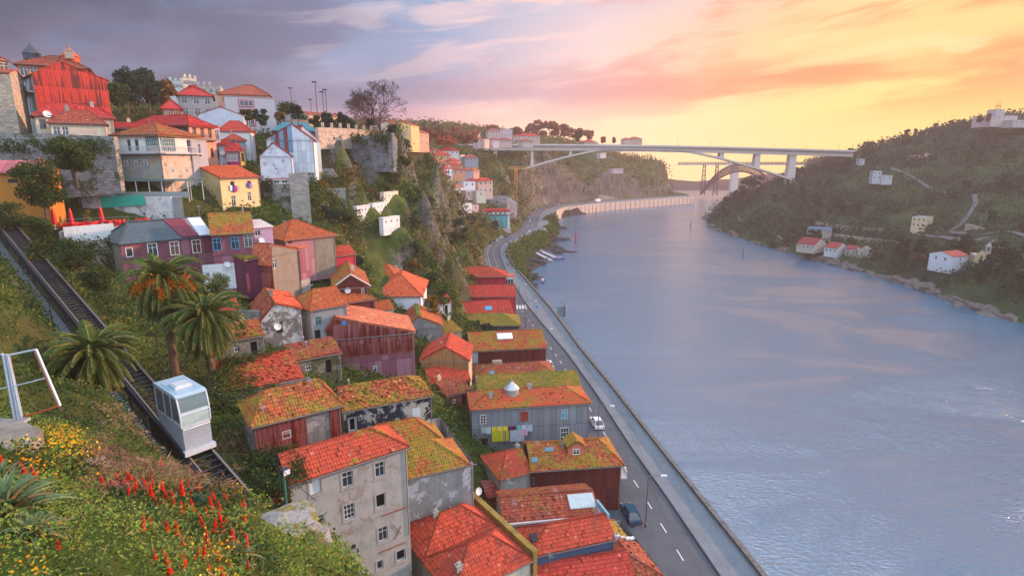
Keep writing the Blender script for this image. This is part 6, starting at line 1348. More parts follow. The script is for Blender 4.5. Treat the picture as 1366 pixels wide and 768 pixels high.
# ------------------------------------------------------------ bridges
CONC = m_plaster((.52,.46,.42),(.35,.30,.28),.3)
def bridge():
    zd = 69.0; a = PC(596,197,520); b = PC(1128,207,600)
    A = Vector((XatY(548,560,70),560,69.5)); B = Vector((XatY(1135,545,66),545,63.5)); d = (B-A); L = math.hypot(d.x,d.y); yaw = math.atan2(d.y,d.x)
    r = empty('concrete_arch_bridge', A, yaw, 'long white concrete bridge with a slender flat arch over the river', 'bridge'); dz = lambda x: d.z*x/L+2.2*math.sin(math.pi*x/L)
    mb = MB(); n = 40
    def sec(x, y0, y1, z0, z1): return [(x,y0,dz(x)+z0),(x,y1,dz(x)+z0),(x,y1,dz(x)+z1),(x,y0,dz(x)+z1)]
    def sweep(y0,y1,z0,z1,name,mat,par=r,x0=0,x1=L,fz=None):
        mb = MB()
        for i in range(n):
            xa = x0+(x1-x0)*i/n; xb = x0+(x1-x0)*(i+1)/n; P = sec(xa,y0,y1,z0,z1); Q = sec(xb,y0,y1,z0,z1)
            for k in range(4): m = (k+1)%4; mb.face([P[k],P[m],Q[m],Q[k]])
        return mb.build(name, [mat], par)
    dk = sweep(-5,5,-4.6,-.4,'deck',CONC); sweep(-8,8,-.4,.1,'deck_slab',m_plaster((.42,.36,.34),(.3,.26,.25),.3)); sweep(-8.1,-7.8,.1,1.3,'parapet',CONC); sweep(7.8,8.1,.1,1.3,'parapet',CONC)
    ux = lambda px, Y: 0
    xl = None
    def lx(px):       # px column -> local x on the bridge line
        t0, t1 = 0, L
        for _ in range(40):
            m = (t0+t1)/2; p = A+d*(m/L); zc = cP*p.y-sP*(p.z-CZ); q = 683+FPX*p.x/zc
            if q < px: t0 = m
            else: t1 = m
        return t0
    xs, xe = lx(668), lx(1054); zs = 40-A.z; crown_a, crown_b = lx(800), lx(915)
    def arch(x):
        if x < crown_a: t = (x-xs)/(crown_a-xs); return zs+(dz(crown_a)-4.7-zs)*(1-(1-t)**1.25)
        if x > crown_b: t = (xe-x)/(xe-crown_b); return (38-A.z)+(dz(crown_b)-4.7-(38-A.z))*(1-(1-t)**1.25)
        return dz(x)-4.7
    mb = MB(); m = 44
    for i in range(m):
        xa = xs+(xe-xs)*i/m; xb = xs+(xe-xs)*(i+1)/m
        P = [(xa,-5,arch(xa)),(xa,5,arch(xa)),(xa,5,arch(xa)+1.6),(xa,-5,arch(xa)+1.6)]; Q = [(xb,-5,arch(xb)),(xb,5,arch(xb)),(xb,5,arch(xb)+1.6),(xb,-5,arch(xb)+1.6)]
        for k in range(4): j = (k+1)%4; mb.face([P[k],P[j],Q[j],Q[k]])
    mb.build('arch', [CONC], r)
    for px, zb, w in ((661,38,1.6),(710,None,1.1),(761,None,1.1),(962,None,1.8),(1010,None,2.2),(1057,30,3.0),(620,50,2.0)):
        x = lx(px); z0 = (zb-A.z) if zb else arch(x)+1.5; mb = MB(); w0 = w*1.25
        P = [(x-w0,-4,z0),(x+w0,-4,z0),(x+w0,4,z0),(x-w0,4,z0)]; Q = [(x-w,-3.5,dz(x)-4.5),(x+w,-3.5,dz(x)-4.5),(x+w,3.5,dz(x)-4.5),(x-w,3.5,dz(x)-4.5)]
        for k in range(4): j = (k+1)%4; mb.face([P[k],P[j],Q[j],Q[k]])
        mb.build('pier', [CONC], r)
    # lit lamps and lamp columns along the deck
    mb = MB()
    for i in range(14): x = L*(i+.5)/14; mb.tube([(x,-7.9,dz(x)+1.2),(x,-7.9,dz(x)+6.5)], .12, 4)
    mb.build('lamp_column', [T_DK], r)
bridge()
def iron_bridge():
    Y0 = 880.0; zr = 52.0; x0 = XatY(905,Y0,zr); x1 = XatY(1150,Y0-60,zr); A = Vector((x0,Y0,0)); B = Vector((x1,Y0-60,0)); d = B-A; L = d.length
    r = empty('iron_railway_bridge', A, math.atan2(d.y,d.x), 'old wrought iron railway bridge with lattice crescent arch far behind', 'bridge'); IR = m_plain((.09,.04,.05))
    mb = MB(); mb.box(0,-2.5,zr-1.2,L,2.5,zr-.6); mb.box(0,-2.5,zr+1.4,L,2.5,zr+1.8); n = int(L/5)
    for i in range(n):
        for y in (-2.5,2.5): mb.tube([(i*5,y,zr-1),(i*5+5,y,zr+1.6)], .25, 4); mb.tube([(i*5+5,y,zr-1),(i*5,y,zr+1.6)], .25, 4)
    mb.build('deck', [IR], r)
    def lx(px):
        t0,t1 = 0,L
        for _ in range(30):
            m = (t0+t1)/2; p = A+d*(m/L); q = 683+FPX*p.x/(cP*p.y-sP*(zr-CZ))
            if q < px: t0 = m
            else: t1 = m
        return t0
    xa, xb = lx(938), lx(1040); xm = (xa+xb)/2; hw = (xb-xa)/2; mb = MB(); N = 28; P1, P2 = [], []
    for i in range(N+1):
        t = -1+2*i/N; x = xm+hw*t; P1.append((x, zr-2-(zr-8)*abs(t)**2.3)); P2.append((x, (zr-12)-(zr-12-6)*abs(t)**1.9 if abs(t) < 1 else 6))
    for y in (-4,4):
        mb.tube([(x,y,z) for x,z in P1], 1.1, 4); mb.tube([(x,y,z) for x,z in P2], 1.1, 4)
        for i in range(N): mb.tube([(P1[i][0],y,P1[i][1]),(P2[i+1][0],y,P2[i+1][1])], .42, 3); mb.tube([(P2[i][0],y,P2[i][1]),(P1[i+1][0],y,P1[i+1][1])], .42, 3); mb.tube([(P2[i][0],y,P2[i][1]),(P1[i][0],y,P1[i][1])], .42, 3)
    mb.build('lattice_arch', [IR], r)
    for px in (940,957):
        x = lx(px); mb = MB()
        for sx in (-1,1):
            for y in (-2,2): mb.tube([(x+sx*3.2,y*1.6,4),(x+sx*1.6,y,zr-1)], .45, 4)
        for k in range(7):
            z = 6+k*6.2; z2 = z+6.2; w = 3.2-1.6*(z-4)/(zr-5); w2 = 3.2-1.6*(z2-4)/(zr-5)
            for y in (-2,2): mb.tube([(x-w,y,z),(x+w2,y,z2)], .25, 3); mb.tube([(x+w,y,z),(x-w2,y,z2)], .25, 3)
        mb.build('lattice_pier', [IR], r)
iron_bridge()
def white_pier():
    Y = 1000.0; mb = MB(); r = empty('far_bridge', (XatY(905,Y,50),Y,0), 0, 'farthest white railway bridge with single tall pier rising from the water', 'bridge'); x = XatY(979,Y,20)-r.location.x
    mb.box(x-6,-4,-2,x+6,4,48); mb.build('pier', [CONC], r); mb = MB(); mb.box(0,-5,48,XatY(1130,Y,50)-r.location.x,5,51); mb.build('deck', [CONC], r)
white_pier()
# ------------------------------------------------------------ far embankment wall with arches
def embankment():
    Y = np.arange(540, 800, 6.0); mb = MB(); mb2 = MB()
    for a,b in zip(Y[:-1],Y[1:]):
        xa, xb = float(parX(a))+.1, float(parX(b))+.1; mb.prism([(xa,a),(xa+1,a-1),(xb+1,b-1),(xb,b)], -2, 9.0)
    r = empty('embankment_wall', (0,0,0), 0, 'long pale arcaded embankment wall catching sunlight on the far bend', 'wall'); mb.build('wall', [m_plaster((.50,.38,.31),(.3,.24,.22),.4)], r)
    for a in Y[1:-1]:
        x = float(parX(a))+.62; mb2.box(x-.2,a-1.6,0,x+.55,a-1.0,8.6); 
    mb2.build('pilaster', [m_plaster((.40,.32,.28))], r)
embankment()
def viaduct():
    Y = np.arange(322, 402, 4.0); r = empty('viaduct', (0,0,0), 0, 'grey concrete viaduct carrying the curved road above the rocks', 'viaduct'); mb = MB(); mp = MB()
    for a,b in zip(Y[:-1],Y[1:]):
        xa, xb = float(parX(a)), float(parX(b)); mb.prism([(xa+.1,a),(xa+.6,a-.3),(xb+.6,b-.3),(xb+.1,b)], 7.0, 9.3); mp.prism([(xa+.62,a-.4),(xa+1.3,a-.8),(xb+1.3,b-.8),(xb+.62,b-.4)], 7.2, 7.9)
    mb.build('parapet', [CONC], r); mp.build('walkway', [m_plaster((.3,.32,.34))], r)
    mw = MB()
    for a,b in zip(Y[:-1],Y[1:]): xa, xb = float(parX(a)), float(parX(b)); mw.prism([(xa-.6,a),(xa+.05,a),(xb+.05,b),(xb-.6,b)], 0, 7.0)
    mw.build('retaining_wall', [m_plaster((.30,.30,.28),(.12,.14,.1),.7)], r)
    Ys = np.arange(250, 322, 4.0); m2 = MB()
    for a,b in zip(Ys[:-1],Ys[1:]): xa, xb = float(parX(a)), float(parX(b)); m2.prism([(xa,a),(xa+.4,a),(xb+.4,b),(xb,b)], 6, 9.1)
    tag(m2.build('road_parapet', [m_plaster((.2,.2,.2))]), 'dark low parapet along the road bend above the rocky shore', 'wall')
viaduct()
# ------------------------------------------------------------ mid distance town, from a table
def Zc(px, py, x0=520, y0=180, s=6.4): return (x0+px/s, y0+py/s)
def town(table, x0, y0, s, group, roofs):
    for row in table:
        a,b,t,bo,dist,wc,rc,lab = row[:8]; hipd = row[8] if len(row) > 8 else .5
        (pa,py),(pb,_) = Zc(a,t,x0,y0,s), Zc(b,t,x0,y0,s); pyb = y0+bo/s
        A = PD(pa,py,dist); z = A.z; zb = PD((pa+pb)/2,pyb,dist).z; xb = XatY(pb,dist+4,z); w = xb-A.x; zb = min(zb, z-2.5); D = max(6, min(12, w*.8)); hh = z-zb
        nw = max(1, min(6, int(w/2.6))); nf = max(1, min(5, int(hh/3.0)))
        sw = [('F',(i+.5)/nw,1.5+(hh/nf)*k,1.0,1.5,dict(sur=False,rec=.05,grid=(1,2))) for i in range(nw) for k in range(nf)]
        rt = 'flat' if rc is None else 'hx'
        H('town_house', lab, (pa,py), (pb,py), dA=dist, dB=dist+4, D=D, base=zb-1.0, roof=rt, rise=0 if rc is None else min(2.8,D*.26), a=D*hipd, b=D*hipd, wall=m_plaster(wc,mul(wc,.5),.35), tile=m_tile(rc,mul(rc,.8),.1,OLIVE,.3) if rc else m_plain((.3,.3,.3)), lod=2, ov=.4, caps=False, gutter=False, sidewins=sw, group=group)
rR, rB, rO = (.48,.05,.04), (.30,.09,.06), (.52,.16,.07)
TOWN = [
 (50,125,150,200,330,(.50,.50,.54),rB,'pale lilac house, leftmost at the top of the spur town'),
 (128,200,185,232,325,(.40,.34,.38),rR,'low mauve house left of the orange pyramid roofed one'),
 (125,195,140,175,345,(.34,.32,.38),rB,'grey violet house wedged near the top left of the spur town'),
 (200,262,142,215,345,(.48,.55,.66),rR,'tall bluish white house left of the ochre house'),
 (262,310,150,205,350,(.52,.50,.52),rR,'white narrow house touching the left of the big ochre one'),
 (310,368,140,190,370,(.55,.42,.28),rR,'yellowish house with red roof, upper centre of the spur town'),
 (366,435,132,165,385,(.28,.33,.42),rB,'slate blue house just under the bridge deck'),
 (436,590,132,178,390,(.66,.62,.62),rR,'wide white house with bright red roof right below the bridge deck'),
 (372,520,168,225,350,(.60,.36,.16),rR,'big ochre house with red roof, largest at the town top'),
 (240,348,236,290,312,(.56,.46,.42),rO,'cream house with orange pyramid roof and four dark windows'),
 (350,400,205,265,335,(.28,.30,.36),None,'dark grey house without pitched roof right of the pyramid one'),
 (400,450,215,250,338,(.56,.42,.30),rO,'small peach house tucked under the big ochre one'),
 (518,600,218,248,345,(.66,.42,.18),rR,'orange yellow house with sunlit right end'),
 (515,620,255,290,335,(.58,.34,.16),rR,'long ochre house below the orange yellow one'),
 (640,755,190,250,385,(.26,.28,.32),rB,'dark grey stone house under the first bridge pier'),
 (610,642,170,225,395,(.62,.55,.50),None,'slim white house beside the bridge abutment'),
 (412,515,250,285,322,(.60,.60,.64),rB,'white house with mossy brown roof above the blue one'),
 (470,532,285,345,315,(.45,.60,.78),rR,'bright sky blue house in the middle of the spur town'),
 (425,492,310,345,308,(.46,.28,.32),rR,'low rose house left of the sky blue house'),
 (535,640,292,360,322,(.48,.26,.17),rB,'brick brown block right of the sky blue house'),
 (638,715,300,382,330,(.22,.24,.30),rB,'dark slate block right of the brick brown one'),
 (715,765,300,360,345,(.60,.32,.22),rO,'salmon house peeping behind the dark slate block'),
 (300,370,302,330,300,(.60,.62,.66),rR,'low white house at the lip of the cliff, left'),
 (345,420,320,345,296,(.40,.48,.62),None,'flat pale blue shed at the lip of the cliff'),
 (425,512,350,392,300,(.44,.32,.32),rB,'dusky pink house at the cliff lip centre'),
 (512,632,400,428,312,(.58,.48,.36),(.30,.20,.06),'long low house with mustard roof below the brick block'),
 (560,632,440,470,306,(.60,.55,.55),rO,'low white annex under the mustard roofed house'),
 (630,730,400,468,310,(.62,.64,.70),None,'white modern house with large grey windows'),
 (705,770,392,470,322,(.34,.24,.24),rR,'narrow dark house between the modern one and the salmon block'),
 (755,880,390,512,318,(.66,.40,.32),rR,'large salmon pink block with red roof above the stone walls'),
 (650,742,478,500,300,(.55,.38,.30),None,'low terracotta outhouse with flat roof'),
 (738,820,480,545,300,(.40,.42,.36),None,'ruined greenish stone house left of the retaining walls'),
 (620,700,585,612,285,(.66,.64,.64),None,'small white roof terrace above the red roofed cottage'),
]
town(TOWN, 520, 180, 6.4, 'houses of the spur town below the bridge', None)
# teal building by the road
h = H('teal_facade_building', 'riverside building with teal central facade, white corners and crimson mansard roof', (644,287), (677,286), dA=372, dB=376, D=12, base=8.0, roof='hx', rise=1.0, a=4, b=4, wall=m_plaster((.012,.34,.37),(.02,.2,.22),.1), side=m_plaster((.66,.68,.70)), tile=T_RED3, lod=2, ov=.4, caps=False,
  sidewins=[('F',f,d,1.1,1.9,st(surm=m_plain((.5,.55,.55)),sw=.15)) for f in (.16,.38,.62,.84) for d in (2.4,6.2,10.0,13.8)])
mb = MB(); 
for a_,b_ in ((-4.5,-.0),(h.L,h.L+1.6)): mb.box(a_,-.1,0,b_,h.D,h.ze+.3)
mb.box(-5,-.6,h.ze+.3,h.L+2,h.D+.4,h.ze+2.0); mb.build('white_corner', [m_plaster((.64,.66,.70))], h.root)
mb = MB(); mb.box(-5.4,-1.0,h.ze+2.0,h.L+2.4,h.D+.8,h.ze+2.5); mb.box(-4.0,1,h.ze+2.5,h.L+1.0,h.D-1,h.ze+3.3); mb.build('mansard', [T_RED3], h.root)
for k in range(7): window_parts(h.root, (-3.8+k*3.1,-.6,h.ze+1.15), (1,0,0), (0,-1,0), 1.5, 1.2, dict(rec=-.03,sur=False,grid=(1,1)))
for k in range(3):
    window_parts(h.root, (-2.2,-.1,h.ze-3.2-k*4), (1,0,0), (0,-1,0), 1.1, 1.6, dict(rec=-.03,sur=False,grid=(1,2)))
mb = MB(); mb.box(-5,-1.2,-1,h.L+2.2,-.12,3.2); mb.build('plinth', [m_plaster((.46,.42,.36))], h.root)
town([(645,770,665,700,365,(.62,.60,.62),rR,'red roofed white cottage left of the teal building'),(700,760,600,640,362,(.60,.42,.44),None,'pink box house behind the teal building')], 520, 180, 6.4, 'cottages beside the teal building', None)
wall_seg('retaining_wall', 'tall grey stone retaining walls with niches above the teal building', [W(648,400,14,31),W(676,402,14,31),W(690,408,14,26)], 1.5, m_stone((.26,.25,.26),2,1))
# houses and blocks beyond the bridge, on the skyline and slope
SKY = [(636,690,215,290,470,(.42,.30,.30),rB,'dusky tower house on the skyline, left end behind the red trees'),(780,925,208,285,560,(.45,.32,.28),rB,'long dusky apartment house with brown roof on the skyline'),(925,1055,188,285,575,(.46,.38,.40),None,'taller flat block right of the long dusky one on the skyline'),
 (1060,1370,265,340,600,(.45,.33,.28),rR,'very long low school building with red roof on the skyline'),(660,735,300,370,440,(.55,.45,.44),rB,'white gabled house just above the bridge rail'),(738,790,305,370,440,(.66,.45,.35),None,'bright cream house front lit by the sun above the bridge rail'),
 (830,910,305,370,450,(.48,.40,.42),rB,'pale mauve house above the bridge rail'),(915,1050,310,365,455,(.50,.36,.32),rB,'wide low salmon house above the bridge rail'),(1170,1290,325,365,470,(.45,.35,.33),rB,'low grey pink house above the rail near the school')]
town(SKY, 560, 150, 8.54, 'houses above the bridge on the skyline', None)
town([(0,70,168,178,640,(.48,.34,.28),rR,'low house left of the lone conical trees on the skyline'),(225,262,152,178,720,(.50,.36,.28),rR,'church like gabled house in silhouette on the skyline'),(262,328,150,178,725,(.45,.30,.24),rB,'hipped manor house right of the gabled one on the skyline'),
   (90,122,230,248,660,(.66,.55,.50),None,'tiny white cabin on the slope under the bridge'),(160,220,320,336,650,(.56,.40,.38),None,'pale ruined house on the slope under the bridge')], 780, 150, 4.27, 'distant houses around the bridge arch', None)
# tower crane
def crane():
    x = XatY(688,455,20); r = empty('tower_crane', (x,455,9), 0, 'orange tower crane standing by the road under the bridge arch', 'crane'); OR_ = m_plain((.66,.26,.06)); mb = MB(); Hh = 40
    for sx in (-.9,.9):
        for sy in (-.9,.9): mb.tube([(sx,sy,0),(sx,sy,Hh)], .22, 4)
    for k in range(20):
        z = k*2
        for a,b in (((-.9,-.9),(.9,-.9)),((.9,-.9),(.9,.9)),((.9,.9),(-.9,.9)),((-.9,.9),(-.9,-.9))): mb.tube([(a[0],a[1],z),(b[0],b[1],z+2)], .14, 3)
    mb.build('mast', [OR_], r); mb = MB()
    for y,z in ((-.7,Hh),(.7,Hh),(0,Hh+1.6)): mb.tube([(-6,y-2,z),(7,y+3,z)], .16, 4)
    for k in range(8): mb.tube([(-6+k*1.6,0,Hh),(-5.2+k*1.6,0,Hh+1.6)], .12, 3)
    mb.build('jib', [OR_], r); mb = MB(); mb.box(-.8,-1.6,Hh-1.6,.8,-.9,Hh); mb.build('cab', [OR_], r)
crane()
# ------------------------------------------------------------ right bank buildings
def rtown(px, py, z=None): pass
def rb(name, lab, A, B, Y, zb_py, D, wc, rc, wins=2, fl=1, yaw=6, rise=2.0, lod=2, hip=0, grp=None):
    a = PD(A[0],A[1],Y); zb = PD(A[0],zb_py,Y).z
    sw = [('F',(i+.5)/wins,1.6+3*k,1.0,1.5,dict(sur=False,rec=.08,grid=(1,2))) for i in range(wins) for k in range(fl)]+[('L',f,1.6+3*k,1.0,1.5,dict(sur=False,rec=.08,grid=(1,2))) for f in (.3,.7) for k in range(fl)]
    return H(name, lab, A, B, dA=Y, dB=Y+yaw, D=D, base=zb-1, roof='hx' if rc else 'flat', rise=rise if rc else 0, a=hip, b=hip, wall=wc, tile=m_tile(rc,mul(rc,.7),.15,OLIVE,.4) if rc else m_plain((.3,.3,.3)), lod=lod, ov=.3, caps=False, gutter=False, sidewins=sw, group=grp)
PW = m_plaster((.40,.42,.45),(.25,.25,.27),.5); SG = m_plaster((.33,.31,.28),(.15,.14,.13),.6)
GW = 'old riverside warehouses on the far bank'
rb('warehouse', 'longest riverside warehouse with dark red roof, leftmost of the row', (1063,324), (1087,329), 322, 330, 14, SG, (.30,.035,.04), 4, 1, -8, 3, 2, 0, GW)
rb('warehouse', 'middle riverside warehouse with brighter red roof and white wall piece', (1100,329), (1117,333), 312, 336, 11, PW, (.36,.05,.045), 3, 1, -6, 2.5, 2, 0, GW)
h = rb('warehouse', 'gabled roofless stone warehouse, rightmost of the riverside row', (1145,334), (1166,336), 300, 342, 9, SG, None, 2, 1, -2, 1, 2, 0, GW)
mb = MB(); mb.face([(0,0,h.ze),(h.L,0,h.ze),(h.L/2,0,h.ze+3)]); mb.face([(0,.4,h.ze),(h.L,.4,h.ze),(h.L/2,.4,h.ze+3)]); mb.build('gable', [SG], h.root)
rb('warehouse', 'small red lean to roof between middle and gabled warehouses', (1128,331), (1143,334), 306, 337, 7, SG, (.30,.05,.05), 2, 1, -4, 1.5, 2, 0, GW)
rb('ruin_house', 'square roofless cream house with arched doorway on the far bank', (1217,289), (1236,293), 345, 308, 11, m_plaster((.60,.48,.30),(.3,.24,.17),.4), None, 3, 2, -6)
rb('hill_villa', 'white villa with lilac top on the middle of the far hillside', (1165,228), (1177,232), 440, 241, 10, PW, None, 2, 2, -2)
rb('hill_villa', 'low white wing beside the lilac topped villa', (1177,234), (1191,237), 436, 242, 9, PW, None, 2, 1, -2)
rb('farmhouse', 'long pale farmhouse with dull red roof high on the far hill', (1216,210), (1234,211), 500, 213, 9, PW, (.35,.12,.10), 3, 1, -2)
rb('farmhouse', 'white gabled shed right of the long pale farmhouse', (1234,208), (1243,209), 498, 212, 7, PW, (.45,.4,.38), 1, 1, -1)
rb('hut', 'tiny white hut by the path near the bridge end', (1147,212), (1154,212), 520, 217, 5, PW, None, 1, 1, 0)
h = rb('hilltop_monastery', 'pale blocky hilltop building with roof mast at the right edge', (1323,154), (1358,151), 470, 165, 16, m_plaster((.46,.38,.36),(.3,.26,.26),.3), None, 5, 1, 4)
mb = MB(); mb.box(6,2,h.ze,14,10,h.ze+5); 
mb.build('upper_block', [m_plaster((.44,.37,.36))], h.root)
mb = MB()
for k in range(4): mb.tube([(8+k*1.5,5,h.ze+5),(8+k*1.5,5,h.ze+9+k%2*2)], .2, 4)
mb.tube([(8,5,h.ze+8),(12.5,5,h.ze+8)], .15, 4); mb.build('mast', [T_DK], h.root)
rb('hilltop_wing', 'lower wing of the hilltop building cut by the right edge', (1352,160), (1385,160), 462, 166, 12, m_plaster((.44,.38,.36)), None, 4, 1, 0)
rb('terrace_house', 'pale two level house behind the right end of the bridge', (1062,236), (1078,235), 590, 243, 9, m_plaster((.5,.5,.55)), (.35,.12,.1), 3, 1, 0)
# chapel
h = rb('chapel', 'ruined cream chapel with pointed window and bell turret above the far cliff', (1301,341), (1318,343), 238, 364, 9, m_plaster((.46,.37,.20),(.3,.25,.15),.5), None, 1, 1, -2, 2)
mb = MB(); mb.face([(0,-.02,h.ze),(h.L,-.02,h.ze),(h.L/2,-.02,h.ze+2.6)]); mb.face([(0,.5,h.ze),(h.L,.5,h.ze),(h.L/2,.5,h.ze+2.6)]); mb.build('gable', [m_plaster((.46,.37,.20),(.3,.25,.15),.5)], h.root)
mb = MB(); mb.box(h.L*.42,-.1,1.5,h.L*.58,-.04,h.ze-.5); mb.face([(h.L*.42,-.1,h.ze-.5),(h.L*.58,-.1,h.ze-.5),(h.L/2,-.1,h.ze+.6)]); mb.build('pointed_window', [M_DARK], h.root)
mb = MB(); mb.box(h.L-.9,1,h.ze,h.L+.9,2.6,h.ze+2.0)
for s_ in (-.7,.7): mb.box(h.L+s_-.2,1,h.ze+2.0,h.L+s_+.2,2.6,h.ze+3.8)
mb.box(h.L-.95,.9,h.ze+3.8,h.L+.95,2.7,h.ze+4.1); mb.lathe((h.L,1.8,h.ze+4.1),[(1.0,0),(.8,.6),(.1,1.3),(.03,2.3)],8); mb.build('bell_turret', [SG], h.root)
rb('stone_wing', 'grey stone wing with cream windows attached right of the ruined chapel', (1318,347), (1336,349), 236, 364, 8, SG, (.3,.06,.04), 3, 1, -2, 1)
rb('white_barn', 'blank white barn with red roof left of the ruined chapel', (1271,342), (1293,344), 240, 358, 10, m_plaster((.50,.53,.58),(.3,.32,.35),.4), (.32,.05,.045), 1, 1, 3, 1.6)
def rwall(label, pts, mat, t=1.0):
    wall_seg('retaining_wall', label, [(*W(px,Y,0,0)[:2], PD(px,pb,Y).z-1.5, PD(px,pt,Y).z) for px,pt,pb,Y in pts], t, mat)
SW_ = m_stone((.36,.30,.27),1.2,.6,(.15,.13,.12),.25)
rwall('tall brown stone retaining wall under the zigzag road on the far bank', [(1278,298,312,300),(1300,304,322,290),(1330,318,326,275)], SW_)
rwall('long low stone wall along the lower road of the far bank', [(1270,316,326,280),(1330,325,333,262),(1372,330,338,250)], SW_)
rwall('grey terrace wall above the zigzag road bend', [(1308,300,310,318),(1350,312,322,300)], m_stone((.30,.30,.30),1.2,.6,(.12,.12,.12),.4))
rwall('vine covered stone wall right of the chapel at the right edge', [(1338,332,352,240),(1372,333,356,232)], m_stone((.24,.23,.22),1,.5,(.1,.1,.1),.5))
rwall('broken terrace wall on the far bank above the warehouses', [(1085,296,301,395),(1130,302,307,375),(1175,305,310,360)], SW_)
rwall('second terrace wall on the far bank behind the warehouses', [(1110,312,317,355),(1160,318,323,338),(1205,322,327,322)], SW_)
rwall('pale rock ledge wall high on the far hill', [(1200,214,217,500),(1255,212,215,480),(1310,214,217,460)], SW_)
rb('farmhouse', 'grey blue tin roofed shed above the longest warehouse', (1080,306), (1110,308), 352, 316, 8, SG, (.10,.16,.22), 3, 1, -4, 1.5)
rb('farmhouse', 'row of low ruined pink houses behind the roofless cream house', (1140,296), (1168,299), 392, 304, 6, m_plaster((.36,.22,.20)), None, 4, 1, -4, 1.5)
# paths on the far bank, draped on the terrain
PATHS = []
def path(name, pts, w, mat, hf):
    P = [PD(px,py,Y) for px,py,Y in pts]; Q = []
    for a,b in zip(P[:-1],P[1:]):
        n = max(2, int((b-a).length/4)); Q += [a+(b-a)*k/n for k in range(n)]
    Q.append(P[-1]); PATHS.extend([(q.x,q.y,w+2.6) for q in Q]); V = []; F = []
    for i,p in enumerate(Q):
        d = (Q[min(i+1,len(Q)-1)]-Q[max(0,i-1)]); d.z = 0; d.normalize(); n = Vector((-d.y,d.x,0))*w
        for s_ in (-1,1): q = p+n*s_; V.append((q.x,q.y,hf(q.x,q.y)+.35))
    for i in range(len(Q)-1): F.append((2*i,2*i+1,2*i+3,2*i+2))
    tag(np_mesh(name, V, F, mat), kind='structure')
PM = m_asphalt((.16,.15,.14)); PG = m_asphalt((.12,.12,.12))
path('lane', [(1128,212,540),(1160,214,520),(1190,220,490),(1215,230,450),(1245,238,410),(1275,244,385),(1300,250,360),(1304,258,345),(1290,268,330),(1272,280,315),(1275,290,305),(1300,300,290),(1340,320,270),(1380,330,255)], 1.1, PG, hR1)
path('river_path', [(968,288,565),(985,300,480),(1003,308,430),(1030,318,395),(1045,328,365)], 1.0, PM, hR1)
path('lower_lane', [(1222,305,338),(1245,312,315),(1290,320,285),(1330,328,262),(1375,334,248)], 1.1, PG, hR1)
path('cliff_path', [(720,245,620),(760,252,640),(800,243,700),(850,238,740),(880,236,760)], 2.0, PM, hL1)
# ------------------------------------------------------------ ray marching onto the near hillside
def hitL(px, py, t0=5.0, t1=400.0, hf=hL1, st=.5):
    d = ray(px, py); t = t0; prev = t0
    while t < t1:
        p = d*t; 
        if CZ+p.z < hf(p.x, p.y):
            a, b = prev, t
            for _ in range(12):
                m = (a+b)/2; q = d*m
                if CZ+q.z < hf(q.x,q.y): b = m
                else: a = m
            q = d*b; return Vector((q.x,q.y,CZ+q.z)), b
        prev = t; t += max(st*.5, t*.02)
    return None, None
def foot_mask(X, Y, grow=.5):
    m = np.zeros(X.shape, bool)
    for f in FOOT:
        c = np.mean(f, axis=0); g = [((p[0]-c[0]), (p[1]-c[1])) for p in f]; g = [(c[0]+a*(1+grow/max(.5,math.hypot(a,b))), c[1]+b*(1+grow/max(.5,math.hypot(a,b)))) for a,b in g]
        R2 = max(math.hypot(p[0]-c[0],p[1]-c[1]) for p in g); near = (np.abs(X-c[0]) < R2) & (np.abs(Y-c[1]) < R2)
        if not near.any(): continue
        ii = np.where(near); m[ii] |= in_poly(X[ii], Y[ii], g)
    return m
def track_mask(X, Y):
    px = X-TR1.x; py = Y-TR1.y; L = math.hypot(TRd.x,TRd.y); q = (px*TRd.x+py*TRd.y)/L; lat = (px*(-TRd.y)+py*TRd.x)/L
    return (q > -12) & (q < 95) & (lat > -3.0) & (lat < 1.9), (q > -14) & (q < 95) & (np.abs(lat) < 9)
# the camera side has which sign?  (camera at the origin)
_lat0 = (-TR1.x*(-TRd.y)+(-TR1.y)*TRd.x)/math.hypot(TRd.x,TRd.y)
CAMSIDE = 1 if _lat0 > 0 else -1
def track_mask(X, Y):
    px = X-TR1.x; py = Y-TR1.y; L = math.hypot(TRd.x,TRd.y); q = (px*TRd.x+py*TRd.y)/L; lat = CAMSIDE*(px*(-TRd.y)+py*TRd.x)/L
    return (q > -12) & (q < 95) & (lat < 2.7) & (lat > -1.0)
def sample_left(n, y0, y1, pw=1.0):
    """random surface points, density falling with distance"""
    ny, nx = XL.shape; ok = (YL >= y0) & (YL <= y1); rows = np.where(ok)[0]
    i = RNG.choice(rows[:-1], n*3); j = RNG.integers(0, nx-1, n*3); k_ = RNG.random(n*3) < np.minimum(1, np.sqrt(1+SL[i,j]**2)*.30); i = i[k_]; j = j[k_]; n = len(i); a = RNG.random(n); b = RNG.random(n)
    def it(G): return (G[i,j]*(1-a)+G[i+1,j]*a)*(1-b)+(G[i,j+1]*(1-a)+G[i+1,j+1]*a)*b
    return it(XL), it(YLg), it(ZL), SL[i,j]
def in_view(X, Y, Z, m=60):
    zc = cP*Y-sP*(Z-CZ); px = 683+FPX*X/np.maximum(zc,.1); py = 384-FPX*(sP*Y+cP*(Z-CZ))/np.maximum(zc,.1)
    return (zc > .5) & (px > -m-120) & (px < 1366+m) & (py > -m) & (py < 768+m), px, py, zc
def n2(X, Y, sc, seed): return fnoise(X, Y, sc, 3, seed)
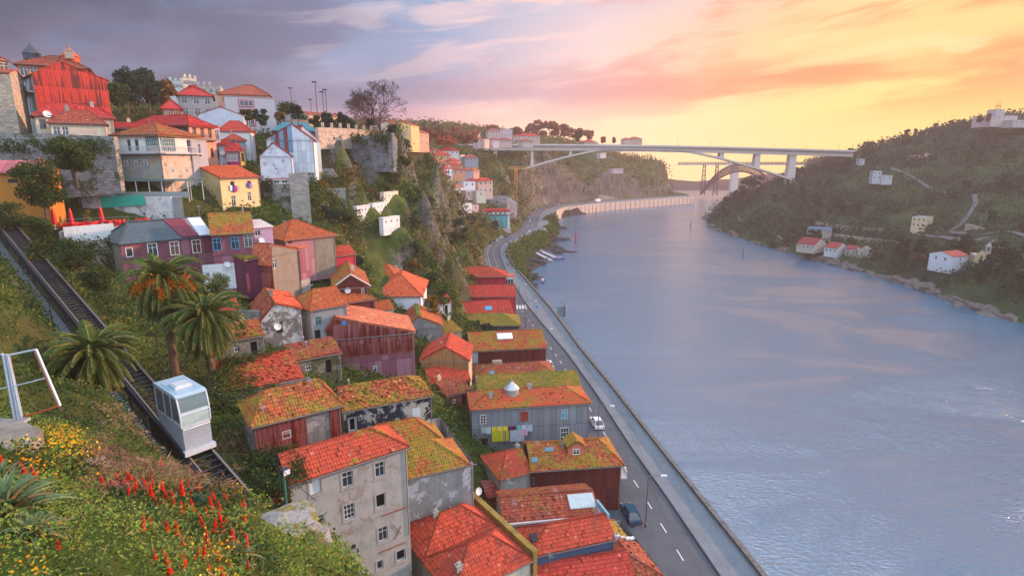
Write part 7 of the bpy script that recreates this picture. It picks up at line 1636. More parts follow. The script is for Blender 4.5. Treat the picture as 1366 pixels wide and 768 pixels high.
def clumps(name, X, Y, Z, zc, mat, per, sz, rad, hgt, flat=.5, lab=None, asp=1.0):
    n = len(X)
    if n == 0: return
    S = np.clip(zc*sz, .05, 2.2); k = np.repeat(np.arange(n), per); d = RNG.normal(size=(len(k),3)); 
    C = np.stack([X,Y,Z],1)[k]; s = S[k]; C = C+d*np.stack([s*rad,s*rad,s*rad*.6],1); C[:,2] += s*hgt*RNG.random(len(k))
    V, F = quads(C, s*RNG.uniform(.6,1.3,len(k)), flat, asp); o = np_mesh(name, V, F, mat); tag(o, kind='stuff'); return o
def cover_left():
    # hillside between 24 m and 140 m
    X, Y, Z, S = sample_left(60000, 22, 150); v, px, py, zc = in_view(X, Y, Z); lx = leftX(Y)
    terr = in_poly(X, Y, [(p[0],p[1]) for p in (W(76,79,0,45),W(153,82,0,45),W(234,93,0,45),W(98,93.5,0,45))])
    keep = v & ~foot_mask(X,Y,.4) & ~track_mask(X,Y) & (X < lx-4) & ~terr & (zc > 24)
    street = (X > -72) & (X < -44) & (Y > 92) & (Y < 104) & (Z > 46); keep &= ~street
    X, Y, Z, S, px, py, zc = [a[keep] for a in (X,Y,Z,S,px,py,zc)]
    nz = n2(X, Y, .16, 3.3); nz2 = n2(X, Y, .35, 7.7)
    dry = (nz2 > .05) & (px > 100) & (px < 330) & (py > 540)
    ravine = (px > 425) & (Y > 95)
    dk = (nz < 0) & ~dry; md = (nz >= 0) & ~dry
    top = ravine & (py < 262) & (nz2 > -.1)
    clumps('creeper_cover', *[a[dk & ~top] for a in (X,Y,Z,zc)], L_DK, 9, .0042, 1.4, 2.2)
    clumps('bush_cover', *[a[md & ~top & (nz2 < .22)] for a in (X,Y,Z,zc)], L_MID, 9, .0042, 1.4, 2.2)
    clumps('light_bush_cover', *[a[md & ~top & (nz2 >= .22)] for a in (X,Y,Z,zc)], L_YG, 9, .0040, 1.4, 2.0)
    clumps('dry_grass_cover', *[a[dry] for a in (X,Y,Z,zc)], m_leaf((.20,.15,.07),(.28,.21,.11),(.1,.12,.03),.15), 12, .0030, 1.8, 2.5, 0, None, 3.0)
    clumps('autumn_bush_cover', *[a[top] for a in (X,Y,Z,zc)], L_BR, 9, .0042, 1.4, 2.0)
    # blossom spots in the creepers
    m = dk & (RNG.random(len(X)) < .05) & (zc < 110)
    clumps('creeper_blossom', *[a[m] for a in (X,Y,Z+.3,zc)], m_leaf((.22,.05,.30),(.32,.10,.38),(.4,.2,.4),.1), 3, .0020, 2.5, 4)
    # beyond 140 m
    X, Y, Z, S = sample_left(42000, 120, 900); v, px, py, zc = in_view(X, Y, Z)
    keep = v & ~foot_mask(X,Y,1.0) & (X < leftX(Y)-3); X, Y, Z, S, px, py, zc = [a[keep] for a in (X,Y,Z,S,px,py,zc)]
    nz = n2(X, Y, .05, 1.3); nz2 = n2(X, Y, .12, 9.1); br = (nz2 > .15); rk = (S > 2.0) & (RNG.random(len(X)) < .2)
    for nm, m, mt in (('far_scrub', (nz < .05) & ~br & ~rk, L_DK), ('far_green_scrub', (nz >= .05) & ~br & ~rk, L_MID), ('far_autumn_scrub', br & ~rk, L_BR)):
        clumps(nm, *[a[m] for a in (X,Y,Z,zc)], mt, 12, .0034, 1.8, 1.8)
cover_left()
def path_mask(X, Y):
    m = np.zeros(X.shape, bool)
    for (a,b,r_) in PATHS: m |= np.hypot(X-a, Y-b) < r_
    return m
def cover_right():
    ny, nx = XR.shape; n = 46000; i = RNG.integers(0, ny-1, n); j = (RNG.random(n)**1.35*(nx-1)).astype(int); a = RNG.random(n); b = RNG.random(n)
    it = lambda G: (G[i,j]*(1-a)+G[i+1,j]*a)*(1-b)+(G[i,j+1]*(1-a)+G[i+1,j+1]*a)*b
    X, Y, Z = it(XR), it(YRg), it(ZR); v, px, py, zc = in_view(X,Y,Z,20); S = SR_[i,j]
    keep = v & ~foot_mask(X,Y,1.5) & ~path_mask(X,Y) & (X-rshX(Y) > 4.5+4*n2(X,Y,.06,8.8)) & ~((S > 2.2) & (RNG.random(n) < .55))
    keep &= ~((n2(X,Y,.045,15.5) > .20) & (RNG.random(len(X)) < .85)); X, Y, Z, zc = [q[keep] for q in (X,Y,Z,zc)]; nz = n2(X,Y,.03,4.4); nz2 = n2(X,Y,.09,2.1)
    br = nz2 > .22
    clumps('far_bank_wood', *[q[(nz < .1) & ~br] for q in (X,Y,Z,zc)], L_BL, 14, .0032, 1.9, 2.6)
    clumps('far_bank_scrub', *[q[(nz >= .1) & ~br] for q in (X,Y,Z,zc)], m_leaf((.040,.095,.045),(.075,.135,.055)), 13, .0030, 1.9, 1.6)
    clumps('far_bank_heath', *[q[br] for q in (X,Y,Z,zc)], m_leaf((.032,.052,.042),(.05,.065,.048)), 13, .0030, 1.9, 1.4)
    m = (RNG.random(len(X)) < .07); clumps('far_bank_tree_crowns', *[q[m] for q in (X,Y,Z+1.5,zc)], L_BL, 50, .0034, 1.7, 2.6)
cover_right()
# ------------------------------------------------------------ foreground slope in detail
def foreground():
    # sample in picture space only to find an even density; points are real ground positions
    N = 9000; X, Y, Z, S = sample_left(130000, 1.6, 27); v, px, py, zc = in_view(X,Y,Z,40)
    keep = v & (zc < 27) & (px < 520) & (zc > 2.5); X,Y,Z,px,py,zc = [a[keep] for a in (X,Y,Z,px,py,zc)]
    w = RNG.random(len(X)) < np.clip(60/zc**1.2*.25, .1, 1); X,Y,Z,px,py,zc = [a[w] for a in (X,Y,Z,px,py,zc)]
    blk = in_poly(X, Y, [(p.x,p.y) for p in (PZ(-60,575,47.4),PZ(-40,640,47.4),PZ(40,592,47.4),PZ(56,573,47.4),PZ(28,560,47.4),PZ(-30,552,47.4))])
    X,Y,Z,px,py,zc = [a[~blk] for a in (X,Y,Z,px,py,zc)]
    nz = n2(X, Y, .45, 2.2); nz2 = n2(X, Y, 1.1, 5.2); rock = (np.abs(px-372) < 34) & (np.abs(py-697) < 14)
    g = ~rock
    rel = (250-px)/250
    a_ = g & (nz < -.02); b_ = g & (nz >= -.02) & (nz2 < .15); c_ = g & (nz >= -.02) & (nz2 >= .15)
    def put(name, m, mat, per, sz, rad, hgt, flat=.6, asp=1.0):
        n = int(m.sum()); k = np.repeat(np.where(m)[0], per); d = RNG.normal(size=(len(k),3)); C = np.stack([X[k],Y[k],Z[k]],1)+d*np.array([rad,rad,rad*.5])
        C[:,2] += hgt*RNG.random(len(k))*(1+1.0*nz[k]); s = sz*RNG.uniform(.6,1.4,len(k))*np.clip(zc[k]/11,.7,1.6); V,F = quads(C, s, flat, asp); tag(np_mesh(name, V, F, mat), kind='stuff')
    put('dark_ground_cover', a_, L_DK, 13, .058, .17, .32); put('leafy_ground_cover', b_, m_leaf((.10,.20,.030),(.20,.29,.05),(.30,.16,.04),.05), 13, .052, .16, .30)
    put('light_ground_cover', c_, m_leaf((.20,.29,.04),(.33,.38,.07),(.34,.2,.05),.08), 13, .045, .15, .26)
    put('grass_blades', g & (RNG.random(len(X)) < .5), m_leaf((.13,.18,.05),(.25,.26,.10),(.35,.26,.12),.2), 5, .020, .12, .30, -.0, 9.0)
    rs = (px > 120) & (px < 330) & (py > 575) & (py < 668); put('dry_stalks', rs, m_leaf((.22,.14,.08),(.30,.21,.12),(.3,.1,.1),.2), 9, .020, .18, .50, 0, 13.0)
    yf = g & (((px > 55) & (px < 118) & (py > 578) & (py < 648)) | ((px < 62) & (py > 742)) | ((np.hypot(px-205,py-677) < 8)) | (np.hypot(px-310,py-665) < 12) | ((px > 262) & (px < 318) & (py > 742)) | ((px > 0) & (px < 130) & (py > 600) & (py < 660) & (nz2 > .2)))
    yf &= RNG.random(len(X)) < .35
    k = np.repeat(np.where(yf)[0], 10); C = np.stack([X[k],Y[k],Z[k]+.34],1)+RNG.normal(size=(len(k),3))*np.array([.13,.13,.10]); V,F = quads(C, .045*RNG.uniform(.6,1.4,len(k))*np.clip(zc[k]/11,.8,1.5), 1.0)
    tag(np_mesh('yellow_blossom', V, F, m_leaf((.75,.42,.01),(.80,.28,.01),(.8,.6,.05),.3)), kind='stuff')
foreground()
def aloe(label, px, py, rad, nl, seed, mat):
    p, zc = hitL(px, py); rnd = random.Random(seed)
    if p is None: return
    r = empty('aloe_plant', (p.x,p.y,p.z+.05), 0, label, 'aloe', 'green aloe rosettes'); V, F = [], []
    for i in range(nl):
        az = i*2.39996; t = i/nl; el = R(80)-R(75)*t; L = rad*rnd.uniform(.85,1.15)*(.6+.5*t); w = .035*rad/.5
        d = Vector((math.cos(az),math.sin(az),0)); sd_ = Vector((-d.y,d.x,0)); P = Vector((0,0,.15*(1-t)*rad)); e = el; m = 7; b = len(V)
        for k in range(m+1):
            ww = w*(1-(k/m)**2.2)+.002; up = Vector((0,0,1))*math.cos(e)-d*math.sin(e)
            V += [tuple(P-sd_*ww+up*ww*.5), tuple(P-up*ww*.25), tuple(P+sd_*ww+up*ww*.5)]; P = P+(d*math.cos(e)+Vector((0,0,1))*math.sin(e))*L/m; e -= .09+.10*t
        for k in range(m):
            o = b+3*k; F += [(o,o+1,o+4,o+3),(o+1,o+2,o+5,o+4)]
    np_mesh('rosette', V, F, mat, r); return r
A1 = m_leaf((.10,.17,.08),(.20,.26,.12),(.30,.18,.08),.08,.15); A2 = m_leaf((.07,.13,.08),(.11,.18,.11),(.2,.2,.1),.03,.12)
aloe('large grey green aloe rosette at the left edge, lower', 12, 697, .95, 46, 1, A1); aloe('pale green aloe rosette at the left edge just above the largest', 6, 648, .7, 40, 2, A1); aloe('small fresh green aloe right of the largest rosette', 46, 722, .5, 26, 3, A1)
aloe('aloe with long thin leaves under the second red spike from the left', 32, 662, .6, 30, 4, A1); aloe('dark blue green aloe in the middle of the flower slope', 206, 700, .55, 34, 5, A2); aloe('dark aloe half hidden beside the middle one', 160, 664, .4, 26, 6, A2)
aloe('dark aloe among the red spikes on the right', 262, 672, .45, 28, 7, A2); aloe('pale aloe at the bottom right of the flower slope', 318, 748, .5, 30, 8, A1); aloe('small aloe beneath the lichen rock', 322, 690, .4, 26, 9, A1)
def spike_proto():
    r = empty('aloe_flower', (0,0,0), 0, 'x', 'flower', 'red aloe flower spikes'); mb = MB(); mb.tube([(0,0,-.5),(.01,0,0),(.0,.0,.55)], [.014,.012,.008], 5); mb.build('stem', [m_plain((.16,.06,.03))], r)
    V, F = [], []; n = 90
    for i in range(n):
        t = i/n; z = .34+.36*t; a = i*2.4; rr = .075*(1-t)**.7+.012; d = Vector((math.cos(a),math.sin(a),0)); s_ = Vector((-d.y,d.x,0))*.011; p = Vector((0,0,z))+d*.012; q = Vector((0,0,z-.10*(1-t)+.01))+d*rr
        b = len(V); V += [tuple(p-s_),tuple(p+s_),tuple(q+s_*1.5),tuple(q-s_*1.5)]; F.append((b,b+1,b+2,b+3))
    np_mesh('bloom', V, F, m_leaf((.80,.012,.010),(.70,.03,.01),(.8,.15,.02),.08,.2), r)
    mb = MB(); mb.lathe((0,0,0), [(.004,.30),(.030,.36),(.026,.55),(.004,.74)], 7); mb.build('bud_core', [m_plain((.66,.015,.012))], r)
    return r
SP = [(10,160,1.7),(30,190,1.5),(160,210,1.6),(195,235,1.3),(100,335,1.3),(190,350,1.2),(290,530,1),(515,275,1.1),(590,265,.9),(612,290,.8),(555,285,.8),(650,265,1),(663,270,1),(675,295,1),(635,330,.9),(660,325,.9),(735,290,1.1),(750,325,1.3),(752,270,.9),(765,290,.9),(797,245,1),(800,310,1),(835,345,1.1),(862,355,1.1),(905,325,1.2),(890,310,1),(907,290,.9),(900,400,1.2),(960,395,1.2),(925,300,.8),(1000,265,1),(993,300,1),(978,320,.8),(1085,330,1.4),(1047,380,1.2),(1062,360,.8),(1122,370,.8),
 (705,465,1.3),(750,455,1.1),(775,385,1),(795,415,.8),(828,400,1),(830,485,1.2),(855,390,.9),(880,490,1.3),(905,545,.9),(915,600,1.4),(840,590,1.3),(850,630,1.4),(768,595,1),(882,625,.6),(920,410,.8),(960,350,.8),(1013,470,1.3),(1030,440,1),(1027,535,1.3),(1055,490,1.2),(1052,430,.8),(1090,400,1),(1095,460,1.2),(1098,495,1.2),(1122,480,.8),(1190,415,.8),(1208,400,.9),(1208,460,.9),(1195,515,1.2),(1215,555,1.3),(1158,540,1.2),(1130,575,.8),(1152,600,.7),(1192,590,.9),(1212,620,.7),(1232,620,.7),(1228,670,.9),(1080,610,1),(1047,610,.7),(1008,590,1.2),(980,600,.8),(962,640,.6),(1033,680,1),(1105,690,1.3),(940,730,1.1),(1138,680,.7),(1060,700,.6),(1010,520,.7),(940,560,.6)]
sp0 = None
for i,(a,b,s_) in enumerate(SP):
    px, py = a/3.69, 560+b/3.69; p, zc = hitL(px, py+10)
    if p is None or zc > 40: continue
    p2, z2 = hitL(px, py+FPX*.5*s_*.8/zc)
    if p2 is None: p2, z2 = p, zc
    if sp0 is None: sp0 = spike_proto(); o = sp0
    else: o = copy_tree(sp0)
    k = s_*.62*max(.6,z2/13); o.location = p2; o.scale = (k,k,k); o.rotation_euler = (random.gauss(0,.10), random.gauss(0,.10), random.uniform(0,6))
    o['label'] = 'tall red aloe flower spike in the far left corner of the slope' if px < 60 and i < 6 else 'red aloe flower spike standing in the green foreground slope'
# lichen rock and small stones
def rock(name, label, px, py, w, d, h, seed, mat, squ=1.0):
    p, zc = hitL(px, py)
    if p is None: return
    n1_, n2_ = 34, 22; V = []; 
    for i in range(n2_+1):
        th = math.pi*i/n2_
        for j in range(n1_):
            ph = 2*math.pi*j/n1_; q = Vector((math.sin(th)*math.cos(ph), math.sin(th)*math.sin(ph), math.cos(th))); 
            q = Vector([math.copysign(abs(c)**.62, c) for c in q]); k = 1+.22*mn.fractal(q*1.3+Vector((seed,0,0)),1,2,5)+.05*mn.noise(q*7)
            V.append((q.x*w*k, q.y*d*k, q.z*h*k))
    F = [(i*n1_+j, i*n1_+(j+1)%n1_, (i+1)*n1_+(j+1)%n1_, (i+1)*n1_+j) for i in range(n2_) for j in range(n1_)]
    o = np_mesh(name, V, F, mat, smooth=False); o.location = p; o.rotation_euler = (.05,-.05,.6); tag(o, label, 'rock'); return o
def m_lichen():
    q = NT('lichen_rock'); P = q.coord('pos'); a = q.noise(P, 1.6, 6, .7); f = q.noise(P, 9, 5, .7); col = q.mix(f, (.20,.19,.18), (.40,.38,.36)); col = q.mix(q.ramp(a, .46, .56), col, q.mix(f, (.13,.12,.05), (.26,.22,.07)))
    return q.done(col, .9, q.bump(q.math('ADD', a, f), .8, .06), spec=.15)
ML = m_lichen()
rock('lichen_rock', 'broad flat rock with yellow lichen at the edge of the slope', 372, 703, .95, .7, .22, 1.0, ML); rock('lichen_rock', 'lower end of the lichen rock ledge nearest the tall grey block', 410, 720, .6, .5, .2, 4.0, ML); rock('small_rock', 'small pinkish boulder among dry grass on the flower slope', 125, 622, .35, .3, .2, 7.0, m_plaster((.34,.24,.20),(.15,.12,.1),.5))
# ------------------------------------------------------------ single trees and shrubs
def tpx(name, label, px, pyb, Y, hpx, wpx, mat, n=1400, leaf=None, group=None, **k):
    p = PD(px, pyb, Y); zc = cP*Y-sP*(p.z-CZ); hg = hpx*zc/FPX; cr = wpx*zc/FPX/2
    return tree(name, label, p.x, p.y, p.z, hg, cr, mat, n=n, leaf=leaf or max(.14, zc*.0042), trunk=max(.10, hg*.025), group=group, **k)
tpx('orange_tree', 'dark orange tree full of small fruit beside the cafe parasols', 62, 293, 81, 80, 66, L_DK, 9000, .30, dots=(m_plain((.75,.28,.01)), 170, .22), cb=.20, nb=22)
tpx('camellia_tree', 'round topped dark tree with red flowers in front of stone retaining wall', 102, 246, 86, 62, 60, L_DK, 8000, .30, dots=(m_plain((.55,.02,.03)), 60, .2), cb=.24, nb=20, multi=3)
for i,(px,pb,Y,h,w,m,lb) in enumerate(((172,151,158,60,46,L_BL,'broad dark pine, left one of the pair beyond the rust gable'),(200,151,162,56,44,L_BL,'second dark pine touching the right of the broad one'),(160,150,150,38,30,L_DK,'lower dark tree at the foot of the pines, left'),(222,151,165,42,30,L_BR,'russet edged tree right of the pines'))):
    tpx('pine_tree', lb, px, pb, Y, h, w, m, 3000, .75, 'pines on the hilltop', cb=.16, nb=18)
for i,(px,pb,Y,h,w,m,lb) in enumerate(((349,173,140,26,22,L_BL,'dark round tree in front of the modern block'),(330,166,145,18,20,L_DK,'small tree left of the round one below the modern block'),(374,164,150,14,20,L_BR,'low brownish hedge tree above the teal roof'),(398,166,152,26,28,L_BL,'largest dark globe tree above the teal roof'),(388,160,190,24,30,L_DK,'hazy taller tree behind the globe tree'),(421,176,168,22,16,L_DK,'first dark rampart tree from the left'),(438,178,170,26,20,L_BL,'second dark rampart tree'),(456,179,172,27,20,L_BL,'third dark rampart tree, the densest'),(467,180,176,20,16,L_DK,'last and smallest dark rampart tree'))):
    tpx('round_tree', lb, px, pb, Y, h, w, m, 1100, .62, 'dark clipped trees along the rampart', cb=.22, nb=10)
tpx('shrub', 'round bright green bush on the terrace below the mauve house', 289, 396, 71, 36, 40, L_MID, 2400, .20, cb=.05, nb=14)
tpx('shrub', 'small yellow green bush between cafe stairs and red chairs', 118, 306, 88, 26, 18, L_YG, 900, .2, cb=.05, nb=8)
tpx('shrub', 'low bush at the foot of the stained retaining wall', 163, 300, 90, 14, 30, L_MID, 700, .2, cb=.0, nb=8)
tpx('shrub', 'dark creeper hedge in front of the orange cafe wall', 22, 312, 76, 44, 56, L_DK, 3600, .22, cb=.0, nb=14); tpx('shrub', 'tall dark creeper hedge beside the upper track', 60, 330, 70, 40, 40, L_DK, 3200, .22, cb=.0, nb=14); tpx('shrub', 'creeper hedge lower down beside the track', 100, 360, 66, 44, 44, L_DK, 3200, .22, cb=.0, nb=14)
tpx('shrub', 'dark creeper mound next to the purple house end', 128, 392, 66, 44, 40, L_DK, 2800, .22, cb=.0, nb=14)
tpx('shrub', 'olive potted bush by the yard wall', 322, 452, 66, 22, 18, L_MID, 600, .16, cb=.1, nb=7)
for i,(px,pb,Y,h,w,m,n,lb) in enumerate(((515,366,140,38,44,L_MID,3200,'rounded green tree, nearest behind the orange roofed white house'),(547,384,134,40,34,L_OR,2600,'yellow orange autumn tree right of the white house'),(500,330,150,26,34,L_DK,1200,'dark tree below the white ruins'),(480,318,152,28,36,L_DK,1200,'dark tree left of the lowest ruin'),(555,335,175,46,40,L_BR,1600,'tall bare brownish tree on the slope foot'),(572,352,165,44,36,L_BR,1500,'feathery brown tree beside the spur foot'),(590,365,170,34,34,L_OR,1300,'ochre bush tree near the road foot'),(612,352,200,28,30,L_MID,1000,'small green tree under the cliff'),(540,342,160,30,30,L_BL,1300,'blue green tree between brown trees'),(528,300,170,24,30,L_MID,900,'tree beside the lone dark palm'),(575,388,135,30,30,L_DK,1400,'dark tree left of the crimson house'),(592,412,120,36,30,L_MID,1500,'tree squeezed left of the blue skylight house'),(578,420,112,26,20,L_OR,900,'orange autumn creeper tree by the stone gable house'),(531,368,145,24,26,L_BL,1000,'dark tree between green and autumn ones'),(470,300,148,26,34,L_DK,1000,'dark bush below the stepped ruins'),(440,330,128,40,30,L_YG,1500,'yellow green tree at the bastion foot'),(425,308,122,22,22,L_MID,900,'small tree on the bastion ledge'),(600,340,215,30,40,L_DK,900,'dark tree high on the spur foot'),(626,358,225,34,26,L_BR,900,'pale brown tree beside the road bend'),(552,305,190,26,36,L_DK,900,'dark bush on the spur flank'))):
    tpx('ravine_tree', lb, px, pb, Y, h, w, m, n, None, 'trees in the ravine below the spur', cb=.12, nb=12)
BTM = m_bark((.055,.035,.035)); BTR = m_bark((.12,.05,.045))
p = PD(513,186,172); bare_tree('tall pale trunked leafless plane tree on top of the stone bastion', p.x, p.y, p.z, 19.5, 1.0, 5, BTM, 7, 'leafless trees on the skyline')
p = PD(490,184,190); bare_tree('lower leafless tree just left of the tall plane tree', p.x, p.y, p.z, 15.5, 1.1, 9, BTR, 7, 'leafless trees on the skyline')
p = PD(480,186,215); bare_tree('smallest leafless tree at the left of the three', p.x, p.y, p.z, 13, 1.0, 21, BTR, 5, 'leafless trees on the skyline')
for (px,pb,Y,h,lb,sd_) in ((568,188,300,16,'leafless tree right of the glowing facades',2),(580,190,310,11,'small leafless tree beside the red woods',4)):
    p = PD(px,pb,Y); bare_tree(lb, p.x,p.y,p.z,h,1.0,sd_,BTM,5,'leafless trees on the skyline')
for i,(px,pb,Y,h,w,m,lb) in enumerate(((592,196,400,24,26,L_RED,'reddish tree, leftmost of the wood at the bridge end'),(606,196,410,27,30,L_RED,'taller reddish tree at the bridge end'),(622,196,420,26,28,L_RED,'third reddish tree at the bridge end'),(584,194,395,16,20,m_leaf((.40,.08,.04),(.5,.12,.05)),'glowing red bush at the bridge abutment'),(600,196,390,14,24,m_leaf((.40,.08,.04),(.5,.12,.05)),'second glowing red bush at the bridge abutment'),(631,192,430,16,20,L_RED,'lowest reddish tree right end of the wood'),
   (655,182,600,14,26,L_RED,'hazy tree left of the flat skyline block'),(690,182,610,15,22,L_RED,'hazy tree right of the flat skyline block'),(708,184,620,20,22,L_RED,'first of the tall hazy skyline trees'),(722,184,625,24,26,L_RED,'highest hazy skyline tree'),(738,184,630,23,26,L_RED,'hazy skyline tree beside the highest'),(752,186,640,20,26,L_RED,'middle hazy skyline tree above the long school'),(768,187,650,18,22,L_RED,'hazy skyline tree near the conical ones'),(772,190,500,16,9,L_BR,'slim dark cypress above the bridge rail'),(785,188,655,14,18,L_RED,'last hazy skyline tree by the low house'),(804,191,680,8,8,L_RED,'isolated round tree above the bridge rail'),(819,191,690,7,4,L_RED,'isolated conical tree left of the church like house'))):
    tpx('hazy_tree', lb, px, pb, Y, h, w, m, 700, None, 'woods on the skyline beyond the bridge', cb=.1, nb=10)
for k_,(px,pb,Y,h,w) in enumerate(((432,172,260,22,26),(446,172,270,20,26),(540,192,330,18,22),(552,190,345,22,26),(565,190,360,20,24),(574,192,370,20,22),(470,178,280,18,26),(500,184,300,16,24))):
    tpx('hazy_tree', ['brown tree behind the arcade building','second brown tree behind the arcade','small brown tree right of the glowing facades','fuller brown tree right of the glowing facades','brown tree between facades and red wood','last brown tree before the red wood','low brown tree behind the rampart end','low brown tree behind the plane tree'][k_], px, pb, Y, h, w, L_RED, 900, None, 'woods on the skyline beyond the bridge', cb=.12, nb=11)
for (px,pb,Y,h,w,lb) in ((1307,164,470,9,8,'lone orange tinged tree left of the hilltop building'),(1318,163,468,12,5,'slim tree touching the hilltop building'),(1160,205,560,8,10,'round tree alone on the far hill crest near the bridge'),(985,262,545,14,22,'tree overhanging the far bank tip'),(1003,250,540,16,30,'dark tree on the far bank shoulder'),(1290,330,290,10,14,'tree beside the retaining wall on the far bank'),(1240,310,340,12,16,'tree right of the roofless cream house'),(1030,330,365,8,16,'bush near the river path'),(1130,222,520,10,10,'dark conical tree below the bridge end')):
    tpx('far_tree', lb, px, pb, Y, h, w, L_BL if 'orange' not in lb and 'slim' not in lb else L_RED, 500, None, 'single trees on the far bank', cb=.1, nb=8)
# lone dark fan palm
p = PD(549,297,165); r = empty('fan_palm', (p.x,p.y,p.z-2), 0, 'lone dark stemmed palm on the spur flank', 'palm'); mb = MB(); mb.tube([(0,0,0),(0,0,9.5)], .3, 7); mb.build('trunk', [m_bark((.04,.03,.03))], r)
P = RNG.normal(size=(500,3))*np.array([1.5,1.5,.9])+np.array([0,0,9.8]); V,F = quads(P, np.full(500,.8), .3, 1.4); np_mesh('crown', V, F, L_MID, r)
# creepers hanging on roofs and walls
def creeper(name, label, pts, mat, n, sz, thick=.25):
    C = []
    for a,b,c,k in pts:   # world triangle corners, weight
        m = int(n*k); u = RNG.random(m); v = RNG.random(m); f = u+v > 1; u[f] = 1-u[f]; v[f] = 1-v[f]; C.append(np.array(a)+(np.array(b)-np.array(a))*u[:,None]+(np.array(c)-np.array(a))*v[:,None])
    C = np.concatenate(C); nn = n2(C[:,0]+C[:,2], C[:,1], .5, 3.0); C = C[nn > -.18]; C += RNG.normal(size=C.shape)*thick; V,F = quads(C, RNG.uniform(.6,1.3,len(C))*sz, .3); o = np_mesh(name, V, F, mat); tag(o, label, 'creeper', kind='stuff')
g = GROWN; w = lambda x,y,z: tuple(g.L2W @ Vector((x,y,z))); zt = g.ze
creeper('creeper', None, [(w(-1,-.6,zt+.1),w(g.L*.62,-.6,zt-.2),w(-.6,g.D+.5,zt+1.9),.8),(w(g.L*.1,g.D,zt+1.8),w(g.L+.5,g.D+.4,zt+1.8),w(-1,g.D*.5,zt+.9),.5),(w(-1.5,-.7,zt),w(g.L*.7,-.8,zt),w(-1.5,-1.2,-.5),.5)], L_MID, 3800, .20, .22)
h1_ = None
def vine_h1():
    A = PZ(386,644,30); u = Vector((.81,.58,0)); nrm = Vector((-.58,.81,0)); P = lambda a,b,z: tuple(A+u*a+nrm*b+Vector((0,0,z)))
    creeper('creeper', None, [(P(-2.2,-.6,.4),P(1.2,-.4,.2),P(-1.8,5.2,.8),.8),(P(1.2,-.4,.2),P(-1.8,5.2,.8),P(1.6,3.0,1.4),.5),(P(-2.4,-.8,.2),P(-.2,-.5,.1),P(-1.2,-.7,-5.5),.6),(P(-2.4,-.8,.2),P(-3.5,2.5,.2),P(-1.5,-.7,-5.5),.6)], L_DK, 4200, .20, .28)
    creeper('red_creeper', None, [(P(-1.6,-.9,-.2),P(-.2,-.7,-.4),P(-1.0,-.8,-3.5),1)], m_leaf((.25,.03,.02),(.18,.06,.02)), 420, .18, .22)
vine_h1()
def creep_wall(pxs, pys, Y0, Y1, n, sz, mat=L_DK, th=.35):
    a = PD(pxs[0],pys[0],Y0); b = PD(pxs[1],pys[0],Y1); c = PD(pxs[0],pys[1],Y0); d_ = PD(pxs[1],pys[1],Y1)
    creeper('creeper', None, [(tuple(a),tuple(b),tuple(c),.5),(tuple(d_),tuple(b),tuple(c),.5)], mat, n, sz, th)
creep_wall((85,150),(318,400), 77.5, 80.5, 3600, .24); creep_wall((0,150),(186,204), 89, 91, 2600, .26, L_DK, .2); creep_wall((343,362),(240,300), 114.5, 116, 1400, .4, L_DK, .4)
creep_wall((40,90),(322,372), 68, 72, 2600, .26); creep_wall((372,443),(488,520), 69, 74, 2200, .22, L_MID, .5); creep_wall((395,430),(515,545), 60, 64, 1400, .22, L_DK, .6)
creep_wall((470,520),(180,190), 162, 159, 700, .6, L_DK, .5)
# ------------------------------------------------------------ cars
def car_proto(col, suv=False):
    r = empty('parked_car', (0,0,0), 0, 'x', 'car', 'cars along the river road'); L, Wd = 4.3, 1.75; hb = .82; ht = 1.45 if not suv else 1.7
    body = m_plain(col, .25); g = M_GLASS; mb = MB()
    pr = [(-2.15,.30),(-2.12,.70),(-1.85,hb+.02),(-.9,hb+.08),(1.7,hb+.06),(2.1,hb-.05),(2.15,.35),(2.05,.22),(-2.05,.22)]
    def loft(pr, w0, w1, mi=0):
        n = len(pr); k = lambda z: w0+(w1-w0)*max(0,(z-.5)/.9)
        for s_ in (-1,1): mb.face([(x,s_*k(z),z) for x,z in (pr if s_ > 0 else pr[::-1])], mi=mi)
        for i in range(n): a,b = pr[i],pr[(i+1)%n]; mb.face([(a[0],-k(a[1]),a[1]),(b[0],-k(b[1]),b[1]),(b[0],k(b[1]),b[1]),(a[0],k(a[1]),a[1])], mi=mi)
    loft(pr, .875, .84); bo = mb.build('body', [body], r)
    mb = MB(); loft([(-1.15,hb),(-.45,ht),(1.15,ht),(1.85,hb)], .84, .66); mb.build('cabin_glass', [g], r)
    mb = MB(); mb.box(-.42,-.63,ht-.03,1.12,.63,ht+.03); 
    for x0,x1 in ((-1.13,-.45),(1.83,1.15)):
        for s_ in (-1,1): mb.tube([(x0,s_*.80,hb+.02),(x1,s_*.655,ht)], .035, 4)
    for s_ in (-1,1): mb.tube([(.35,s_*.81,hb),(.35,s_*.665,ht)], .035, 4)
    mb.build('roof', [body], r)
    for x in (-1.35,1.35):
        for s_ in (-1,1):
            mb = MB(); T = Matrix.Translation((x,s_*.78,.32)) @ Matrix.Rotation(math.pi/2,4,'X'); mb.lathe((0,0,0),[(.02,-.1),(.30,-.1),(.32,-.08),(.32,.08),(.30,.1),(.02,.1)],14,T=T); wo = mb.build('wheel', [m_plain((.012,.012,.013))], r)
    for s_ in (-1,1):
        mb = MB(); mb.box(-2.16,s_*.62-.18,.55,-2.08,s_*.62+.18,.70); mb.build('headlight', [m_plain((.7,.7,.65),.2)], r); mb = MB(); mb.box(2.09,s_*.66-.14,.58,2.16,s_*.66+.14,.76); mb.build('tail_light', [m_plain((.45,.01,.01),.3)], r)
    return r
cars = {}
